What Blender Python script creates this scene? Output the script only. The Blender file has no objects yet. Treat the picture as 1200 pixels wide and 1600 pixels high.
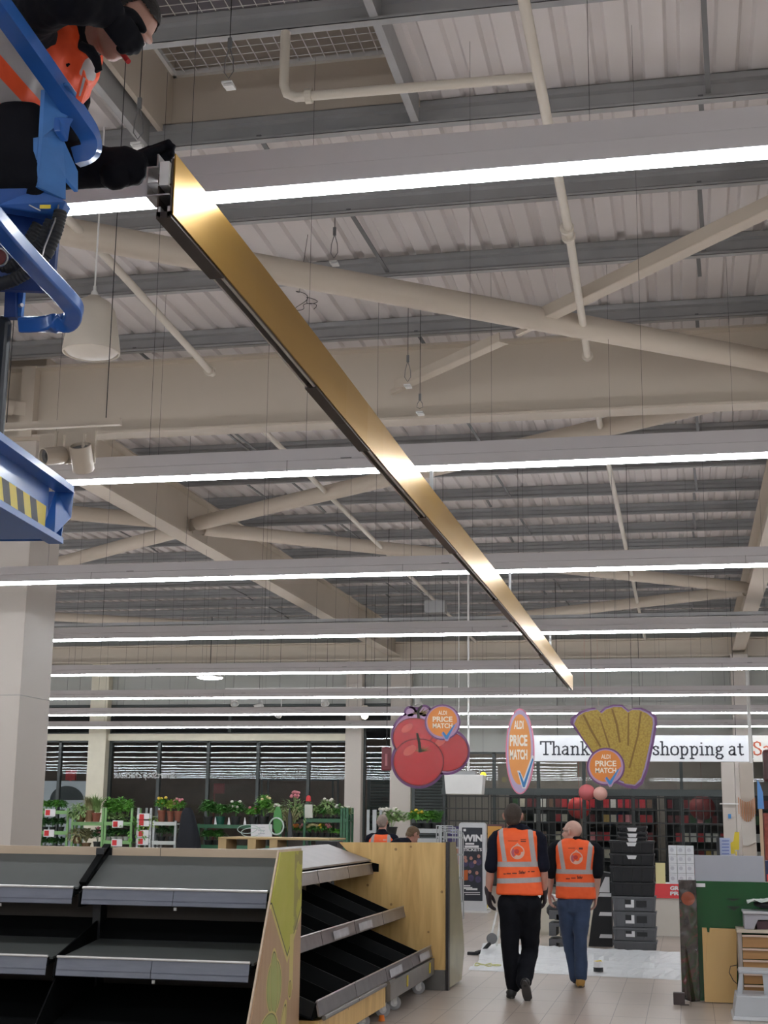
import bpy, bmesh, math, random
from mathutils import Vector, Matrix
from mathutils.bvhtree import BVHTree
random.seed(7)
sc = bpy.context.scene
COL = sc.collection

# ---------------------------------------------------------------- camera
FPX = 2200.0; CAMH = 1.75; ROLL = .0116
PITCH = math.atan(476/FPX)
YAW = math.atan(480/math.hypot(FPX, 476+480*ROLL))
def _axes():
    a, p = YAW, PITCH
    fh = Vector((-math.sin(a), math.cos(a), 0)); r0 = Vector((math.cos(a), math.sin(a), 0))
    f = fh*math.cos(p)+Vector((0, 0, math.sin(p)))
    u0 = -fh*math.sin(p)+Vector((0, 0, math.cos(p)))
    c, s = math.cos(ROLL), math.sin(ROLL)
    return r0*c+u0*s, u0*c-r0*s, f
CR, CU, CF = _axes()
cam_d = bpy.data.cameras.new('camera'); cam = bpy.data.objects.new('camera', cam_d); COL.objects.link(cam)
cam_d.sensor_fit = 'VERTICAL'; cam_d.sensor_height = 36; cam_d.lens = FPX/1600*36
cam_d.clip_start = .05; cam_d.clip_end = 200
m3 = Matrix((CR, CU, -CF)).transposed()
cam.matrix_world = Matrix.Translation((0, 0, CAMH)) @ m3.to_4x4()
sc.camera = cam
def _ray(px, py): return CR*((px-600)/FPX)-CU*((py-800)/FPX)+CF
def at(px, py, Y):
    d = _ray(px, py); t = Y/d.y; return Vector((d.x*t, Y, CAMH+d.z*t))
def atz(px, py, Z):
    d = _ray(px, py); t = (Z-CAMH)/d.z; return Vector((d.x*t, d.y*t, Z))
def atx(px, py, X):
    d = _ray(px, py); t = X/d.x; return Vector((X, d.y*t, CAMH+d.z*t))

# ---------------------------------------------------------------- light and exposure
w = bpy.data.worlds.new('night'); sc.world = w; w.use_nodes = True
w.node_tree.nodes['Background'].inputs[0].default_value = (.012, .015, .022, 1)
w.node_tree.nodes['Background'].inputs[1].default_value = 1.0
STRIP_POWER = 30.0
sc.view_settings.view_transform = 'Standard'; sc.view_settings.look = 'None'
sc.view_settings.gamma = 1; sc.view_settings.use_curve_mapping = False
sc.view_settings.exposure = 0.55
cy = sc.cycles
cy.max_bounces = 8; cy.diffuse_bounces = 5; cy.glossy_bounces = 4; cy.transparent_max_bounces = 12
cy.caustics_reflective = False; cy.caustics_refractive = False; cy.sample_clamp_indirect = 8

# ---------------------------------------------------------------- materials
MATS = {}
def hexc(h):
    v = [int(h[i:i+2], 16)/255 for i in (0, 2, 4)]
    return tuple((x/12.92 if x <= .04045 else ((x+.055)/1.055)**2.4) for x in v)
def mat(name, col, rough=.6, metal=0., noise=.06, scale=6., coat=0., bump=0., stretch=None, emit=0., spec=.5):
    if name in MATS: return MATS[name]
    if isinstance(col, str): col = hexc(col)
    m = bpy.data.materials.new(name); m.use_nodes = True; nt = m.node_tree; N = nt.nodes; L = nt.links
    b = N['Principled BSDF']; b.inputs['Roughness'].default_value = rough; b.inputs['Metallic'].default_value = metal; b.inputs['Specular IOR Level'].default_value = spec
    if coat: b.inputs['Coat Weight'].default_value = coat; b.inputs['Coat Roughness'].default_value = .12
    tc = N.new('ShaderNodeTexCoord'); mp = N.new('ShaderNodeMapping')
    if stretch: mp.inputs['Scale'].default_value = stretch
    nz = N.new('ShaderNodeTexNoise'); nz.inputs['Scale'].default_value = scale; nz.inputs['Detail'].default_value = 5
    L.new(tc.outputs['Object'], mp.inputs[0]); L.new(mp.outputs[0], nz.inputs['Vector'])
    mx = N.new('ShaderNodeMix'); mx.data_type = 'RGBA'
    mx.inputs['A'].default_value = (*[max(0, c*(1-noise)) for c in col], 1); mx.inputs['B'].default_value = (*[min(1, c*(1+noise)) for c in col], 1)
    L.new(nz.outputs['Fac'], mx.inputs['Factor']); L.new(mx.outputs['Result'], b.inputs['Base Color'])
    if bump:
        bp = N.new('ShaderNodeBump'); bp.inputs['Strength'].default_value = bump; bp.inputs['Distance'].default_value = .01
        L.new(nz.outputs['Fac'], bp.inputs['Height']); L.new(bp.outputs[0], b.inputs['Normal'])
    if emit:
        b.inputs['Emission Color'].default_value = (*col, 1); b.inputs['Emission Strength'].default_value = emit
    MATS[name] = m; return m
def mathn(nt, op, a, b=None, c=None):
    n = nt.nodes.new('ShaderNodeMath'); n.operation = op
    for i, v in enumerate((a, b, c)):
        if v is None: continue
        if isinstance(v, (int, float)): n.inputs[i].default_value = v
        else: nt.links.new(v, n.inputs[i])
    return n.outputs[0]
def band(nt, v, lo, hi):
    return mathn(nt, 'MULTIPLY', mathn(nt, 'GREATER_THAN', v, lo), mathn(nt, 'LESS_THAN', v, hi))
def mixc(nt, fac, a, b):
    mx = nt.nodes.new('ShaderNodeMix'); mx.data_type = 'RGBA'
    for k, v in (('Factor', fac), ('A', a), ('B', b)):
        if isinstance(v, (int, float)): mx.inputs[k].default_value = v
        elif isinstance(v, tuple): mx.inputs[k].default_value = (*v, 1)[:4]
        else: nt.links.new(v, mx.inputs[k])
    return mx.outputs['Result']
def objxyz(nt):
    tc = nt.nodes.new('ShaderNodeTexCoord'); sp = nt.nodes.new('ShaderNodeSeparateXYZ'); nt.links.new(tc.outputs['Object'], sp.inputs[0])
    return tc.outputs['Object'], sp.outputs[0], sp.outputs[1], sp.outputs[2]

beige = mat('painted_steel_beige', (.55, .485, .405), .55, 0, .05, 2)
whitep = mat('white_paint', (.72, .72, .71), .5)
offw = mat('column_white', (.50, .455, .415), .5, 0, .04, 1.5)
cream = mat('cream_paint', (.68, .64, .52), .5)
trunk = mat('trunking_white', (.62, .60, .62), .45, 0, .03, 1)
deckm = mat('deck_liner', (.66, .625, .615), .55, 0, .08, 1.2)
galv = mat('galvanised', (.35, .355, .36), .5, .25, .2, 3)
galvd = mat('galvanised_dark', (.17, .172, .178), .55, .3, .2, 3)
black = mat('black_plastic', (.012, .013, .016), .45)
blackm = mat('black_matt', (.02, .021, .024), .7)
steel = mat('bright_steel', (.55, .55, .56), .3, .9, .06, 8)
dgrey = mat('dark_grey_panel', (.075, .082, .08), .6, 0, .08, 9)
shelfb = mat('shelf_black', (.005, .0055, .006), .7, 0, .1, 5, spec=.06)
ticket = mat('ticket_rail', (.10, .11, .15), .25, 0, .25, 5, .3, 0, (1, 1, 6))
lift_blue = mat('lift_blue', (.025, .12, .42), .33, 0, .12, 7, .4)
lift_bluel = mat('lift_blue_worn', (.06, .2, .52), .4, 0, .25, 12, .2)
wood = mat('light_wood', (.50, .39, .26), .5, 0, .18, 4, 0, 0, (1, 1, 9))
yellow = mat('yellow', (.75, .58, .04), .5)
redm = mat('red', (.62, .03, .035), .5)
pale = mat('paper_white', (.75, .75, .77), .6)
glassd = None

def node_mat(name):
    m = bpy.data.materials.new(name); m.use_nodes = True; MATS[name] = m
    return m, m.node_tree, m.node_tree.nodes['Principled BSDF']

# floor tiles
def floor_mat():
    m, nt, b = node_mat('floor_tiles'); o, x, y, z = objxyz(nt)
    fx = mathn(nt, 'FRACT', mathn(nt, 'DIVIDE', mathn(nt, 'ADD', x, 30.02), .302))
    fy = mathn(nt, 'FRACT', mathn(nt, 'DIVIDE', mathn(nt, 'ADD', y, 30.1), .93))
    gx = mathn(nt, 'LESS_THAN', fx, .022); gy = mathn(nt, 'LESS_THAN', fy, .014)
    g = mathn(nt, 'MAXIMUM', gx, gy)
    nz = nt.nodes.new('ShaderNodeTexNoise'); nz.inputs['Scale'].default_value = 1.3; nz.inputs['Detail'].default_value = 6; nt.links.new(o, nz.inputs['Vector'])
    wn = nt.nodes.new('ShaderNodeTexWhiteNoise'); cb = nt.nodes.new('ShaderNodeCombineXYZ')
    nt.links.new(mathn(nt, 'FLOOR', mathn(nt, 'DIVIDE', mathn(nt, 'ADD', x, 30.02), .302)), cb.inputs[0])
    nt.links.new(mathn(nt, 'FLOOR', mathn(nt, 'DIVIDE', mathn(nt, 'ADD', y, 30.1), .93)), cb.inputs[1]); nt.links.new(cb.outputs[0], wn.inputs['Vector'])
    c = mixc(nt, nz.outputs['Fac'], (.37, .305, .26), (.47, .40, .345))
    c = mixc(nt, mathn(nt, 'MULTIPLY', wn.outputs['Value'], .22), c, (.52, .455, .40))
    c = mixc(nt, g, c, (.16, .13, .115))
    nt.links.new(c, b.inputs['Base Color']); b.inputs['Roughness'].default_value = .32
    return m
def plywood_mat():
    m, nt, b = node_mat('plywood'); o, x, y, z = objxyz(nt)
    mp = nt.nodes.new('ShaderNodeMapping'); mp.inputs['Scale'].default_value = (7, 7, .8); nt.links.new(o, mp.inputs[0])
    nz = nt.nodes.new('ShaderNodeTexNoise'); nz.inputs['Scale'].default_value = 1.6; nz.inputs['Detail'].default_value = 7; nz.inputs['Distortion'].default_value = .8
    nt.links.new(mp.outputs[0], nz.inputs['Vector'])
    vo = nt.nodes.new('ShaderNodeTexVoronoi'); vo.inputs['Scale'].default_value = 6.; nt.links.new(o, vo.inputs['Vector'])
    kn = mathn(nt, 'LESS_THAN', vo.outputs['Distance'], .09)
    r = nt.nodes.new('ShaderNodeValToRGB'); r.color_ramp.elements[0].position = .3; r.color_ramp.elements[1].position = .72
    r.color_ramp.elements[0].color = (.80, .55, .22, 1); r.color_ramp.elements[1].color = (.58, .35, .12, 1)
    nt.links.new(nz.outputs['Fac'], r.inputs[0])
    c = mixc(nt, mathn(nt, 'MULTIPLY', kn, .7), r.outputs[0], (.2, .09, .03))
    nt.links.new(c, b.inputs['Base Color']); b.inputs['Roughness'].default_value = .45
    return m
def brass_mat():
    m, nt, b = node_mat('brushed_brass'); o, x, y, z = objxyz(nt)
    mp = nt.nodes.new('ShaderNodeMapping'); mp.inputs['Scale'].default_value = (10, .6, 14); nt.links.new(o, mp.inputs[0])
    nz = nt.nodes.new('ShaderNodeTexNoise'); nz.inputs['Scale'].default_value = 1; nz.inputs['Detail'].default_value = 4; nt.links.new(mp.outputs[0], nz.inputs['Vector'])
    c = mixc(nt, nz.outputs['Fac'], (.36, .205, .040), (.43, .25, .052))
    nt.links.new(c, b.inputs['Base Color']); b.inputs['Metallic'].default_value = .92
    nt.links.new(mathn(nt, 'MULTIPLY_ADD', nz.outputs['Fac'], .06, .33), b.inputs['Roughness'])
    b.inputs['Coat Weight'].default_value = .06; b.inputs['Coat Roughness'].default_value = .3
    return m
def glass_mat(name, refl, tint):
    m = bpy.data.materials.new(name); m.use_nodes = True; nt = m.node_tree; N = nt.nodes; N.remove(N['Principled BSDF'])
    g = N.new('ShaderNodeBsdfGlossy'); g.inputs['Roughness'].default_value = .012; g.inputs['Color'].default_value = (*tint, 1)
    t = N.new('ShaderNodeBsdfTransparent'); t.inputs['Color'].default_value = (.75, .8, .8, 1)
    lw = N.new('ShaderNodeLayerWeight'); lw.inputs['Blend'].default_value = .25
    tc = N.new('ShaderNodeTexCoord'); nz = N.new('ShaderNodeTexNoise'); nz.inputs['Scale'].default_value = .8; bp = N.new('ShaderNodeBump'); bp.inputs['Strength'].default_value = .018; bp.inputs['Distance'].default_value = .02
    nt.links.new(tc.outputs['Object'], nz.inputs['Vector']); nt.links.new(nz.outputs['Fac'], bp.inputs['Height']); nt.links.new(bp.outputs[0], g.inputs['Normal'])
    mx = N.new('ShaderNodeMixShader'); nt.links.new(mathn(nt, 'ADD', lw.outputs['Fresnel'], refl), mx.inputs[0])
    nt.links.new(t.outputs[0], mx.inputs[1]); nt.links.new(g.outputs[0], mx.inputs[2]); nt.links.new(mx.outputs[0], N['Material Output'].inputs[0])
    return m
glassd = glass_mat('window_glass', .012, (.85, .9, .9))
floorm = floor_mat(); ply = plywood_mat(); brass = brass_mat()
emitm = mat('strip_diffuser', (.93, .97, 1.0), .4, emit=STRIP_POWER, noise=0)
emitfill = mat('added_roof_fill', (.97, .97, 1.0), .4, emit=15, noise=0)  # upward glow added to brighten the roof
emitw = mat('lamp_white', (1, 1, .97), .4, emit=9, noise=0)
emitwarm = mat('lamp_warm', (1, .85, .6), .4, emit=12, noise=0)

# ---------------------------------------------------------------- mesh helpers
class MB:
    def __init__(s): s.v = []; s.f = []; s.mi = []
    def add(s, vs, fs, mi=0):
        n = len(s.v); s.v += [tuple(v) for v in vs]; s.f += [tuple(i+n for i in f) for f in fs]; s.mi += [mi]*len(fs); return s
    def box(s, x0, x1, y0, y1, z0, z1, mi=0):
        return s.add([(x0, y0, z0), (x1, y0, z0), (x1, y1, z0), (x0, y1, z0), (x0, y0, z1), (x1, y0, z1), (x1, y1, z1), (x0, y1, z1)],
                     [(0, 3, 2, 1), (4, 5, 6, 7), (0, 1, 5, 4), (1, 2, 6, 5), (2, 3, 7, 6), (3, 0, 4, 7)], mi)
    def bar(s, a, b, w, h, up=(0, 0, 1), mi=0):
        a = Vector(a); b = Vector(b); t = (b-a).normalized(); up = Vector(up)
        if abs(t.dot(up)) > .98: up = Vector((0, 1, 0))
        sd = t.cross(up).normalized(); u = sd.cross(t)
        vs = [p+sd*(i*w/2)+u*(j*h/2) for p in (a, b) for i, j in ((-1, -1), (1, -1), (1, 1), (-1, 1))]
        return s.add(vs, [(0, 1, 2, 3), (7, 6, 5, 4), (0, 4, 5, 1), (1, 5, 6, 2), (2, 6, 7, 3), (3, 7, 4, 0)], mi)
    def tube(s, pts, r, seg=12, mi=0, cap=True):
        pts = [Vector(p) for p in pts]; rs = r if isinstance(r, (list, tuple)) else [r]*len(pts)
        t = (pts[1]-pts[0]).normalized(); u = t.orthogonal().normalized(); rings = []
        for i, p in enumerate(pts):
            tt = ((pts[min(i+1, len(pts)-1)]-p).normalized()+(p-pts[max(i-1, 0)]).normalized()).normalized()
            u = (u-tt*u.dot(tt)).normalized(); v = tt.cross(u)
            rings.append([p+(u*math.cos(2*math.pi*k/seg)+v*math.sin(2*math.pi*k/seg))*rs[i] for k in range(seg)])
        vs = [v for rg in rings for v in rg]; fs = []
        for i in range(len(pts)-1):
            for k in range(seg): k2 = (k+1) % seg; fs.append((i*seg+k, i*seg+k2, (i+1)*seg+k2, (i+1)*seg+k))
        if cap: fs += [tuple(range(seg))[::-1], tuple((len(pts)-1)*seg+k for k in range(seg))]
        return s.add(vs, fs, mi)
    def lathe(s, c, prof, seg=24, mi=0, axis=(0, 0, 1)):
        c = Vector(c); ax = Vector(axis).normalized(); u = ax.orthogonal().normalized(); v = ax.cross(u); n = len(prof)
        vs = [c+ax*h+(u*math.cos(2*math.pi*k/seg)+v*math.sin(2*math.pi*k/seg))*r for k in range(seg) for r, h in prof]
        fs = [(k*n+i, ((k+1) % seg)*n+i, ((k+1) % seg)*n+i+1, k*n+i+1) for k in range(seg) for i in range(n-1)]
        return s.add(vs, fs, mi)
    def prism(s, poly, off, mi=0):
        off = Vector(off); n = len(poly); vs = [Vector(p) for p in poly]; vs = vs+[p+off for p in vs]
        fs = [tuple(range(n)), tuple(range(2*n-1, n-1, -1))]+[(i, i+n, (i+1) % n+n, (i+1) % n) for i in range(n)]
        return s.add(vs, fs, mi)
    def sphere(s, c, r, seg=16, mi=0):
        c = Vector(c); r = (r, r, r) if isinstance(r, (int, float)) else r; n = seg//2
        vs = [c+Vector((r[0]*math.sin(math.pi*j/n)*math.cos(2*math.pi*k/seg), r[1]*math.sin(math.pi*j/n)*math.sin(2*math.pi*k/seg), r[2]*math.cos(math.pi*j/n))) for j in range(n+1) for k in range(seg)]
        return s.add(vs, [(j*seg+k, (j+1)*seg+k, (j+1)*seg+(k+1) % seg, j*seg+(k+1) % seg) for j in range(n) for k in range(seg)], mi)
    def build(s, name, m, parent=None, smooth=False, bevel=0, clean=True):
        me = bpy.data.meshes.new(name); me.from_pydata(s.v, [], s.f)
        for x in (m if isinstance(m, (list, tuple)) else [m]): me.materials.append(x)
        for p, i in zip(me.polygons, s.mi): p.material_index = i
        bm = bmesh.new(); bm.from_mesh(me)
        if clean: bmesh.ops.recalc_face_normals(bm, faces=bm.faces)
        bm.to_mesh(me); bm.free()
        if smooth: me.polygons.foreach_set('use_smooth', [True]*len(me.polygons))
        o = bpy.data.objects.new(name, me); COL.objects.link(o)
        if smooth == 'auto': me.set_sharp_from_angle(angle=.7)
        if bevel:
            b = o.modifiers.new('bevel', 'BEVEL'); b.width = bevel; b.segments = 2; b.limit_method = 'ANGLE'
        if parent: attach(o, parent)
        return o
def attach(o, parent):
    o.parent = parent
    M = Matrix.Identity(4); p = parent
    chain = []
    while p: chain.append(p); p = p.parent
    for q in reversed(chain): M = M @ q.matrix_parent_inverse @ q.matrix_basis
    o.matrix_parent_inverse = M.inverted()
def thing(name, label, cat, loc=(0, 0, 0), group=None):
    o = bpy.data.objects.new(name, None); COL.objects.link(o); o.location = loc; o.empty_display_size = .1
    o['label'] = label; o['category'] = cat
    if group: o['group'] = group
    return o
def tag(o, label, cat, group=None, kind=None):
    o['label'] = label; o['category'] = cat
    if group: o['group'] = group
    if kind: o['kind'] = kind
    return o
def struct(o): o['kind'] = 'structure'; return o
def dup(root, delta, label=None, cat=None):
    r = root.copy(); COL.objects.link(r); r.location = Vector(root.location)+Vector(delta)
    if label: r['label'] = label
    def rec(a, b):
        for ch in a.children:
            c = ch.copy(); COL.objects.link(c); c.parent = b; rec(ch, c)
    rec(root, r); return r
def text_me(s, bold=0., mirror=False):
    cu = bpy.data.curves.new('t', 'FONT'); cu.body = s; cu.offset = bold; cu.resolution_u = 3
    cu.align_x = 'LEFT'; o = bpy.data.objects.new('t', cu); COL.objects.link(o)
    dg = bpy.context.evaluated_depsgraph_get(); me = bpy.data.meshes.new_from_object(o.evaluated_get(dg))
    bpy.data.objects.remove(o)
    vs = [v.co.copy() for v in me.vertices]; fs = [tuple(p.vertices) for p in me.polygons]; bpy.data.meshes.remove(me)
    return vs, fs
def text_quad(s, p00, p10, p01, bold=0., mb=None, mi=0, mirror=False):
    """text filling the parallelogram p00 (lower left), p10 (lower right), p01 (upper left)"""
    vs, fs = text_me(s, bold); mb = mb or MB()
    x0 = min(v.x for v in vs); x1 = max(v.x for v in vs); y0 = min(v.y for v in vs); y1 = max(v.y for v in vs)
    ex = Vector(p10)-Vector(p00); ey = Vector(p01)-Vector(p00)
    def f(v):
        a = (v.x-x0)/(x1-x0); a = 1-a if mirror else a
        return Vector(p00)+ex*a+ey*((v.y-y0)/(y1-y0))
    return mb.add([f(v) for v in vs], fs, mi)
def text_px(s, x0, y0, x1, y1, Y, bold=0., mb=None, mi=0, mirror=False):
    return text_quad(s, at(x0, y1, Y), at(x1, y1, Y), at(x0, y0, Y), bold, mb, mi, mirror)
def ell_px(cx, cy_, rx, ry, n=36, a0=0, rot=0):
    out = []
    for k in range(n):
        a = a0+2*math.pi*k/n; x = rx*math.cos(a); y = ry*math.sin(a)
        out.append((cx+x*math.cos(rot)-y*math.sin(rot), cy_+x*math.sin(rot)+y*math.cos(rot)))
    return out
def flat(mb, poly, Y, th=.003, mi=0):
    """a flat cut-out standing in the plane Y, th thick"""
    return mb.prism([at(x, y, Y) for x, y in poly], (0, th, 0), mi)

# ================================================================= SETTING
XL, XR, YB, YF, ZD = -34., 13., -10., 36., 6.75
struct(MB().box(XL, XR, YB, YF+8, -.2, 0).build('floor', floorm))
wallm = mat('wall_panel', (.40, .41, .39), .6, 0, .05, .6)
sidem = mat('side_wall', (.55, .54, .52), .6)
struct(MB().box(XL-.2, XL, YB, YF, 0, 7.3).build('wall_left', sidem))
struct(MB().box(XR, XR+.2, YB, YF, 0, 7.3).build('wall_right', sidem))
struct(MB().box(XL, XR, YB-.2, YB, 0, 7.3).build('wall_rear', sidem))
b = MB().box(XL, XR, YF, YF+.2, 4.62, 7.3)
for k in range(23):
    x = XL+1+2.0*k; b.box(x, x+.012, YF-.006, YF, 4.62, 7.0, 1)
struct(b.build('wall_front', [wallm, mat('panel_joint', (.2, .2, .2))]))
# roof deck, trapezoidal liner sheets running front to back
def deck():
    p = .236; prof = [(0, 0), (.128, 0), (.15, .035), (.214, .035), (.236, 0)]
    mb = MB(); k = 0; x = XL-.1
    hx0, hx1, hy0, hy1 = -3.62, -1.76, 5.4, 9.2
    while x < XR+.1:
        spans = [(YB, YF)] if not (x+p > hx0+.02 and x < hx1-.02) else [(YB, hy0), (hy1, YF)]
        for y0, y1 in spans:
            vs = []; fs = []
            for (dx, dz) in prof:
                vs += [(x+dx, y0, ZD+dz), (x+dx, y1, ZD+dz)]
            for i in range(len(prof)-1): fs.append((2*i, 2*i+1, 2*i+3, 2*i+2))
            n = len(vs); mb.add(vs, fs)
        x += p
    for y in (13.7, 22.0, 30.0): pass
    o = mb.build('ceiling', deckm, clean=False); struct(o)
    struct(MB().box(XL-.2, -3.9, YB, YF+.2, 6.86, 7.0).box(-1.5, XR+.2, YB, YF+.2, 6.86, 7.0).box(-3.9, -1.5, YB, 5.2, 6.86, 7.0).box(-3.9, -1.5, 9.45, YF+.2, 6.86, 7.0).build('roof_slab', deckm))
deck()
# rooflight kerb with mesh guard over the opening
def rooflight():
    x0, x1, y0, y1, z0, z1 = -3.64, -1.74, 5.4, 9.22, 6.70, 7.5
    k = MB().box(x0-.04, x0, y0, y1, z0, z1).box(x1, x1+.04, y0, y1, z0, z1).box(x0, x1, y1, y1+.04, z0, z1).box(x0, x1, y0-.04, y0, z0, z1)
    struct(k.build('rooflight_kerb', beige))
    zm = 7.24
    g = MB()
    n = 19
    for i in range(n+1):
        x = x0+(x1-x0)*i/n; g.tube([(x, y0, zm), (x, y1, zm)], .0035, 5)
    m = 38
    for i in range(m+1):
        y = y0+(y1-y0)*i/m; g.tube([(x0, y, zm+.006), (x1, y, zm+.006)], .0035, 5)
    g.box(x0, x1, y1-.04, y1, zm-.02, zm+.02).box(x0, x1, y0, y0+.04, zm-.02, zm+.02).box(x0, x0+.03, y0, y1, zm-.02, zm+.02).box(x1-.03, x1, y0, y1, zm-.02, zm+.02)
    tag(g.build('mesh_guard', whitep), 'white wire mesh guard under the rooflight opening', 'mesh guard')
    struct(MB().box(x0-.05, x1+.05, y0-.05, y1+.05, 7.5, 7.54).build('rooflight_dome', mat('dome_grey', (.2, .19, .22), .5)))
rooflight()
# purlins : zed sections
PY = [5.0, 6.3, 7.62, 8.98, 10.33, 11.72, 13.3, 14.85, 16.3, 17.8, 19.4, 20.95, 22.4, 23.9, 25.4, 26.9, 28.4, 29.9, 31.4, 32.9, 34.4]
PY = [-8.5, -7, -5.5, -4, -2.5, -1, .5, 2.0, 3.5]+PY
def zed(x0, x1, y, z1=6.75, h=.18, f=.065):
    mb = MB(); t = .004
    pr = [(0, 0), (0, -.05), (.022, -.07), (.022, -h+.07), (0, -h+.05), (0, -h)]
    mb.prism([(x0, y+a, z1+b) for a, b in pr]+[(x0, y+a+t, z1+b) for a, b in pr[::-1]], (x1-x0, 0, 0))
    mb.box(x0, x1, y-f, y, z1-h, z1-h+t).box(x0, x1, y-f, y-f+t, z1-h, z1-h+.022)
    mb.box(x0, x1, y, y+f, z1-t, z1).box(x0, x1, y+f-t, y+f, z1-.022, z1)
    return mb
PY = [y*1.008 if y > 4 else y for y in PY]
for y in PY:
    if 5.4 < y < 7:
        mb = zed(XL, -3.70, y); m2 = zed(-1.68, XR, y); mb.add(m2.v, m2.f); struct(mb.build('purlin', galv))
    else: struct(zed(XL, XR, y, h=.22 if y < 14 else .19).build('purlin', galv))
for x in (-3.72, -1.70):
    struct(MB().box(x, x+.004, 5.0, 8.98, 6.55, 6.75).box(x-.05, x, 5.0, 8.98, 6.55, 6.555).box(x-.05, x, 5.0, 8.98, 6.745, 6.75).build('trimmer', galv))
# short sag bars between purlins
mb_i = 0
for i in range(len(PY)-1):
    if PY[i] < 7: continue
    for x in (-9.6, -5.6, -2.55 if i % 2 else -2.9, .25, -6.6+((i*37) % 10)*.1, 3.5):
        if PY[i] < 9 and -4 < x < -1: continue
        a = (x, PY[i]+.01, 6.60); c = (x+.05, PY[i+1]-.06, 6.58)
        if i % 2 == 0: c = (x+.02, PY[i]+.5, 6.56)
        struct(MB().bar(a, c, .035, .012).build('sag_bar', galvd))
# main cross beam (I section), rafters
def ibeam(a, b, h, f, name, tf=.025):
    """a,b = centre of bottom flange ends"""
    a = Vector(a); b = Vector(b); up = Vector((0, 0, 1)); mb = MB()
    mb.bar(a+up*tf/2, b+up*tf/2, f, tf).bar(a+up*(h-tf/2), b+up*(h-tf/2), f, tf).bar(a+up*h/2, b+up*h/2, .02, h-2*tf)
    return struct(mb.build(name, beige))
ibeam((-7.2, 13.72, 5.72), (XR, 13.72, 5.72), .80, .26, 'cross_beam')
ibeam((XL, 13.72, 5.72), (-7.2, 13.72, 5.72), .80, .26, 'cross_beam')
struct(MB().box(-6.83, -6.80, 13.6, 13.85, 5.74, 6.5).box(-6.96, -6.80, 13.58, 13.6, 5.72, 6.52).build('beam_end_plate', beige))
for x in (-7.25, 1.35):
    ibeam((x, 13.85, 5.80), (x, 35.6, 5.80), .68, .30, 'rafter')
    ibeam((x, YB, 5.80), (x, 13.6, 5.80), .68, .30, 'rafter')
struct(MB().box(XL, XR, 35.45, 35.75, 5.70, 5.74).box(XL, XR, 35.58, 35.61, 5.74, 6.12).box(XL, XR, 35.45, 35.75, 6.12, 6.16).build('eaves_beam', beige))
# columns
def column(x, y, w, d, h, name='column', m=offw):
    mb = MB().box(x-w/2, x+w/2, y-d/2, y+d/2, 0, h)
    mb.box(x-w/2-.003, x+w/2+.003, y-d/2-.003, y+d/2+.003, 2.95, 2.96, 1)
    return struct(mb.build(name, [m, mat('joint', (.35, .34, .32))], bevel=.01))
column(-7.12, 14.1, .62, .72, 5.72)
struct(MB().box(-7.36, -6.86, 13.95, 14.4, 5.7, 6.75).build('column_head', beige))
column(1.35, 35.3, .42, .42, 5.7)
# roof bracing tubes
def brace(p, q, r, name='roof_brace', flat_ends=True):
    mb = MB().tube([p, q], r, 20)
    d = (Vector(q)-Vector(p)).normalized()
    for e, s in ((Vector(p), -1), (Vector(q), 1)): mb.bar(e-d*.05*s, e+d*.22*s, .012, r*1.7)
    return struct(mb.build(name, beige, smooth='auto'))
brace((-7.0, 7.25, 6.03), (1.2, 13.5, 6.03), .108)
brace((1.2, 14.0, 6.03), (-7.05, 19.7, 6.03), .108)
brace((-7.1, 20.1, 6.03), (1.2, 26.95, 6.03), .108)
brace((-15.3, 14.2, 6.03), (-7.4, 19.55, 6.03), .108)
brace((-7.4, 20.1, 6.03), (-15.3, 26.2, 6.03), .108)
brace((1.2, 27.3, 6.03), (-7.05, 32.6, 6.03), .108)
brace((-7.1, 33.1, 6.03), (-15.3, 28.0, 6.03), .10)
brace((-7.0, 13.5, 6.03), (-14, 8.0, 6.03), .09)
# angle-section braces
def angle_bar(p, q, w=.12):
    p = Vector(p); q = Vector(q); d = (q-p).normalized(); sd = d.cross(Vector((0, 0, 1))).normalized()
    mb = MB().bar(p, q, w, .012).bar(p+sd*w/2+Vector((0, 0, w*.4)), q+sd*w/2+Vector((0, 0, w*.4)), .012, w*.85)
    mb.bar(p-d*.12, p+d*.1, .05, .05)
    return struct(mb.build('angle_brace', beige))
angle_bar((-1.27, 11.95, 6.02), (3.0, 7.3, 6.02))
angle_bar((-2.72, 13.4, 5.98), (-1.5, 12.2, 6.0), .10)
# galvanised cable tray across the far bays
struct(MB().box(-15, 13, 26.9, 27.2, 5.5, 5.51).box(-15, 13, 26.9, 26.91, 5.5, 5.57).box(-15, 13, 27.19, 27.2, 5.5, 5.57).box(-4.85, -4.45, 26.6, 26.9, 5.62, 5.85).build('cable_tray', galv))
# sprinkler and service pipes
pipe_m = mat('pipe_cream', (.62, .57, .49), .45)
def pipe(pts, r, label, collars=()):
    o = thing('sprinkler_pipe', label, 'pipe', pts[0])
    MB().tube(pts, r, 12).build('pipe_run', pipe_m, o, smooth='auto')
    for c, ax in collars:
        c = Vector(c); ax = Vector(ax); MB().tube([c-ax*.02, c+ax*.02], r*1.6, 12).build('collar', pipe_m, o)
    return o
pipe([(-.70, 2, 6.02), (-.72, 9.9, 6.02), (-.78, 12.85, 6.02)], .033, 'thin cream pipe running front to back above the gold beam, right of centre', [((-.73, 9.95, 6.02), (0, 1, 0)), ((-.73, 9.8, 6.02), (0, 1, 0)), ((-.78, 12.78, 6.02), (0, 1, 0))])
pipe([(-.80, 14.3, 6.02), (-.86, 34.5, 6.02)], .033, 'thin cream pipe running front to back beyond the big cross beam, right side')
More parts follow.
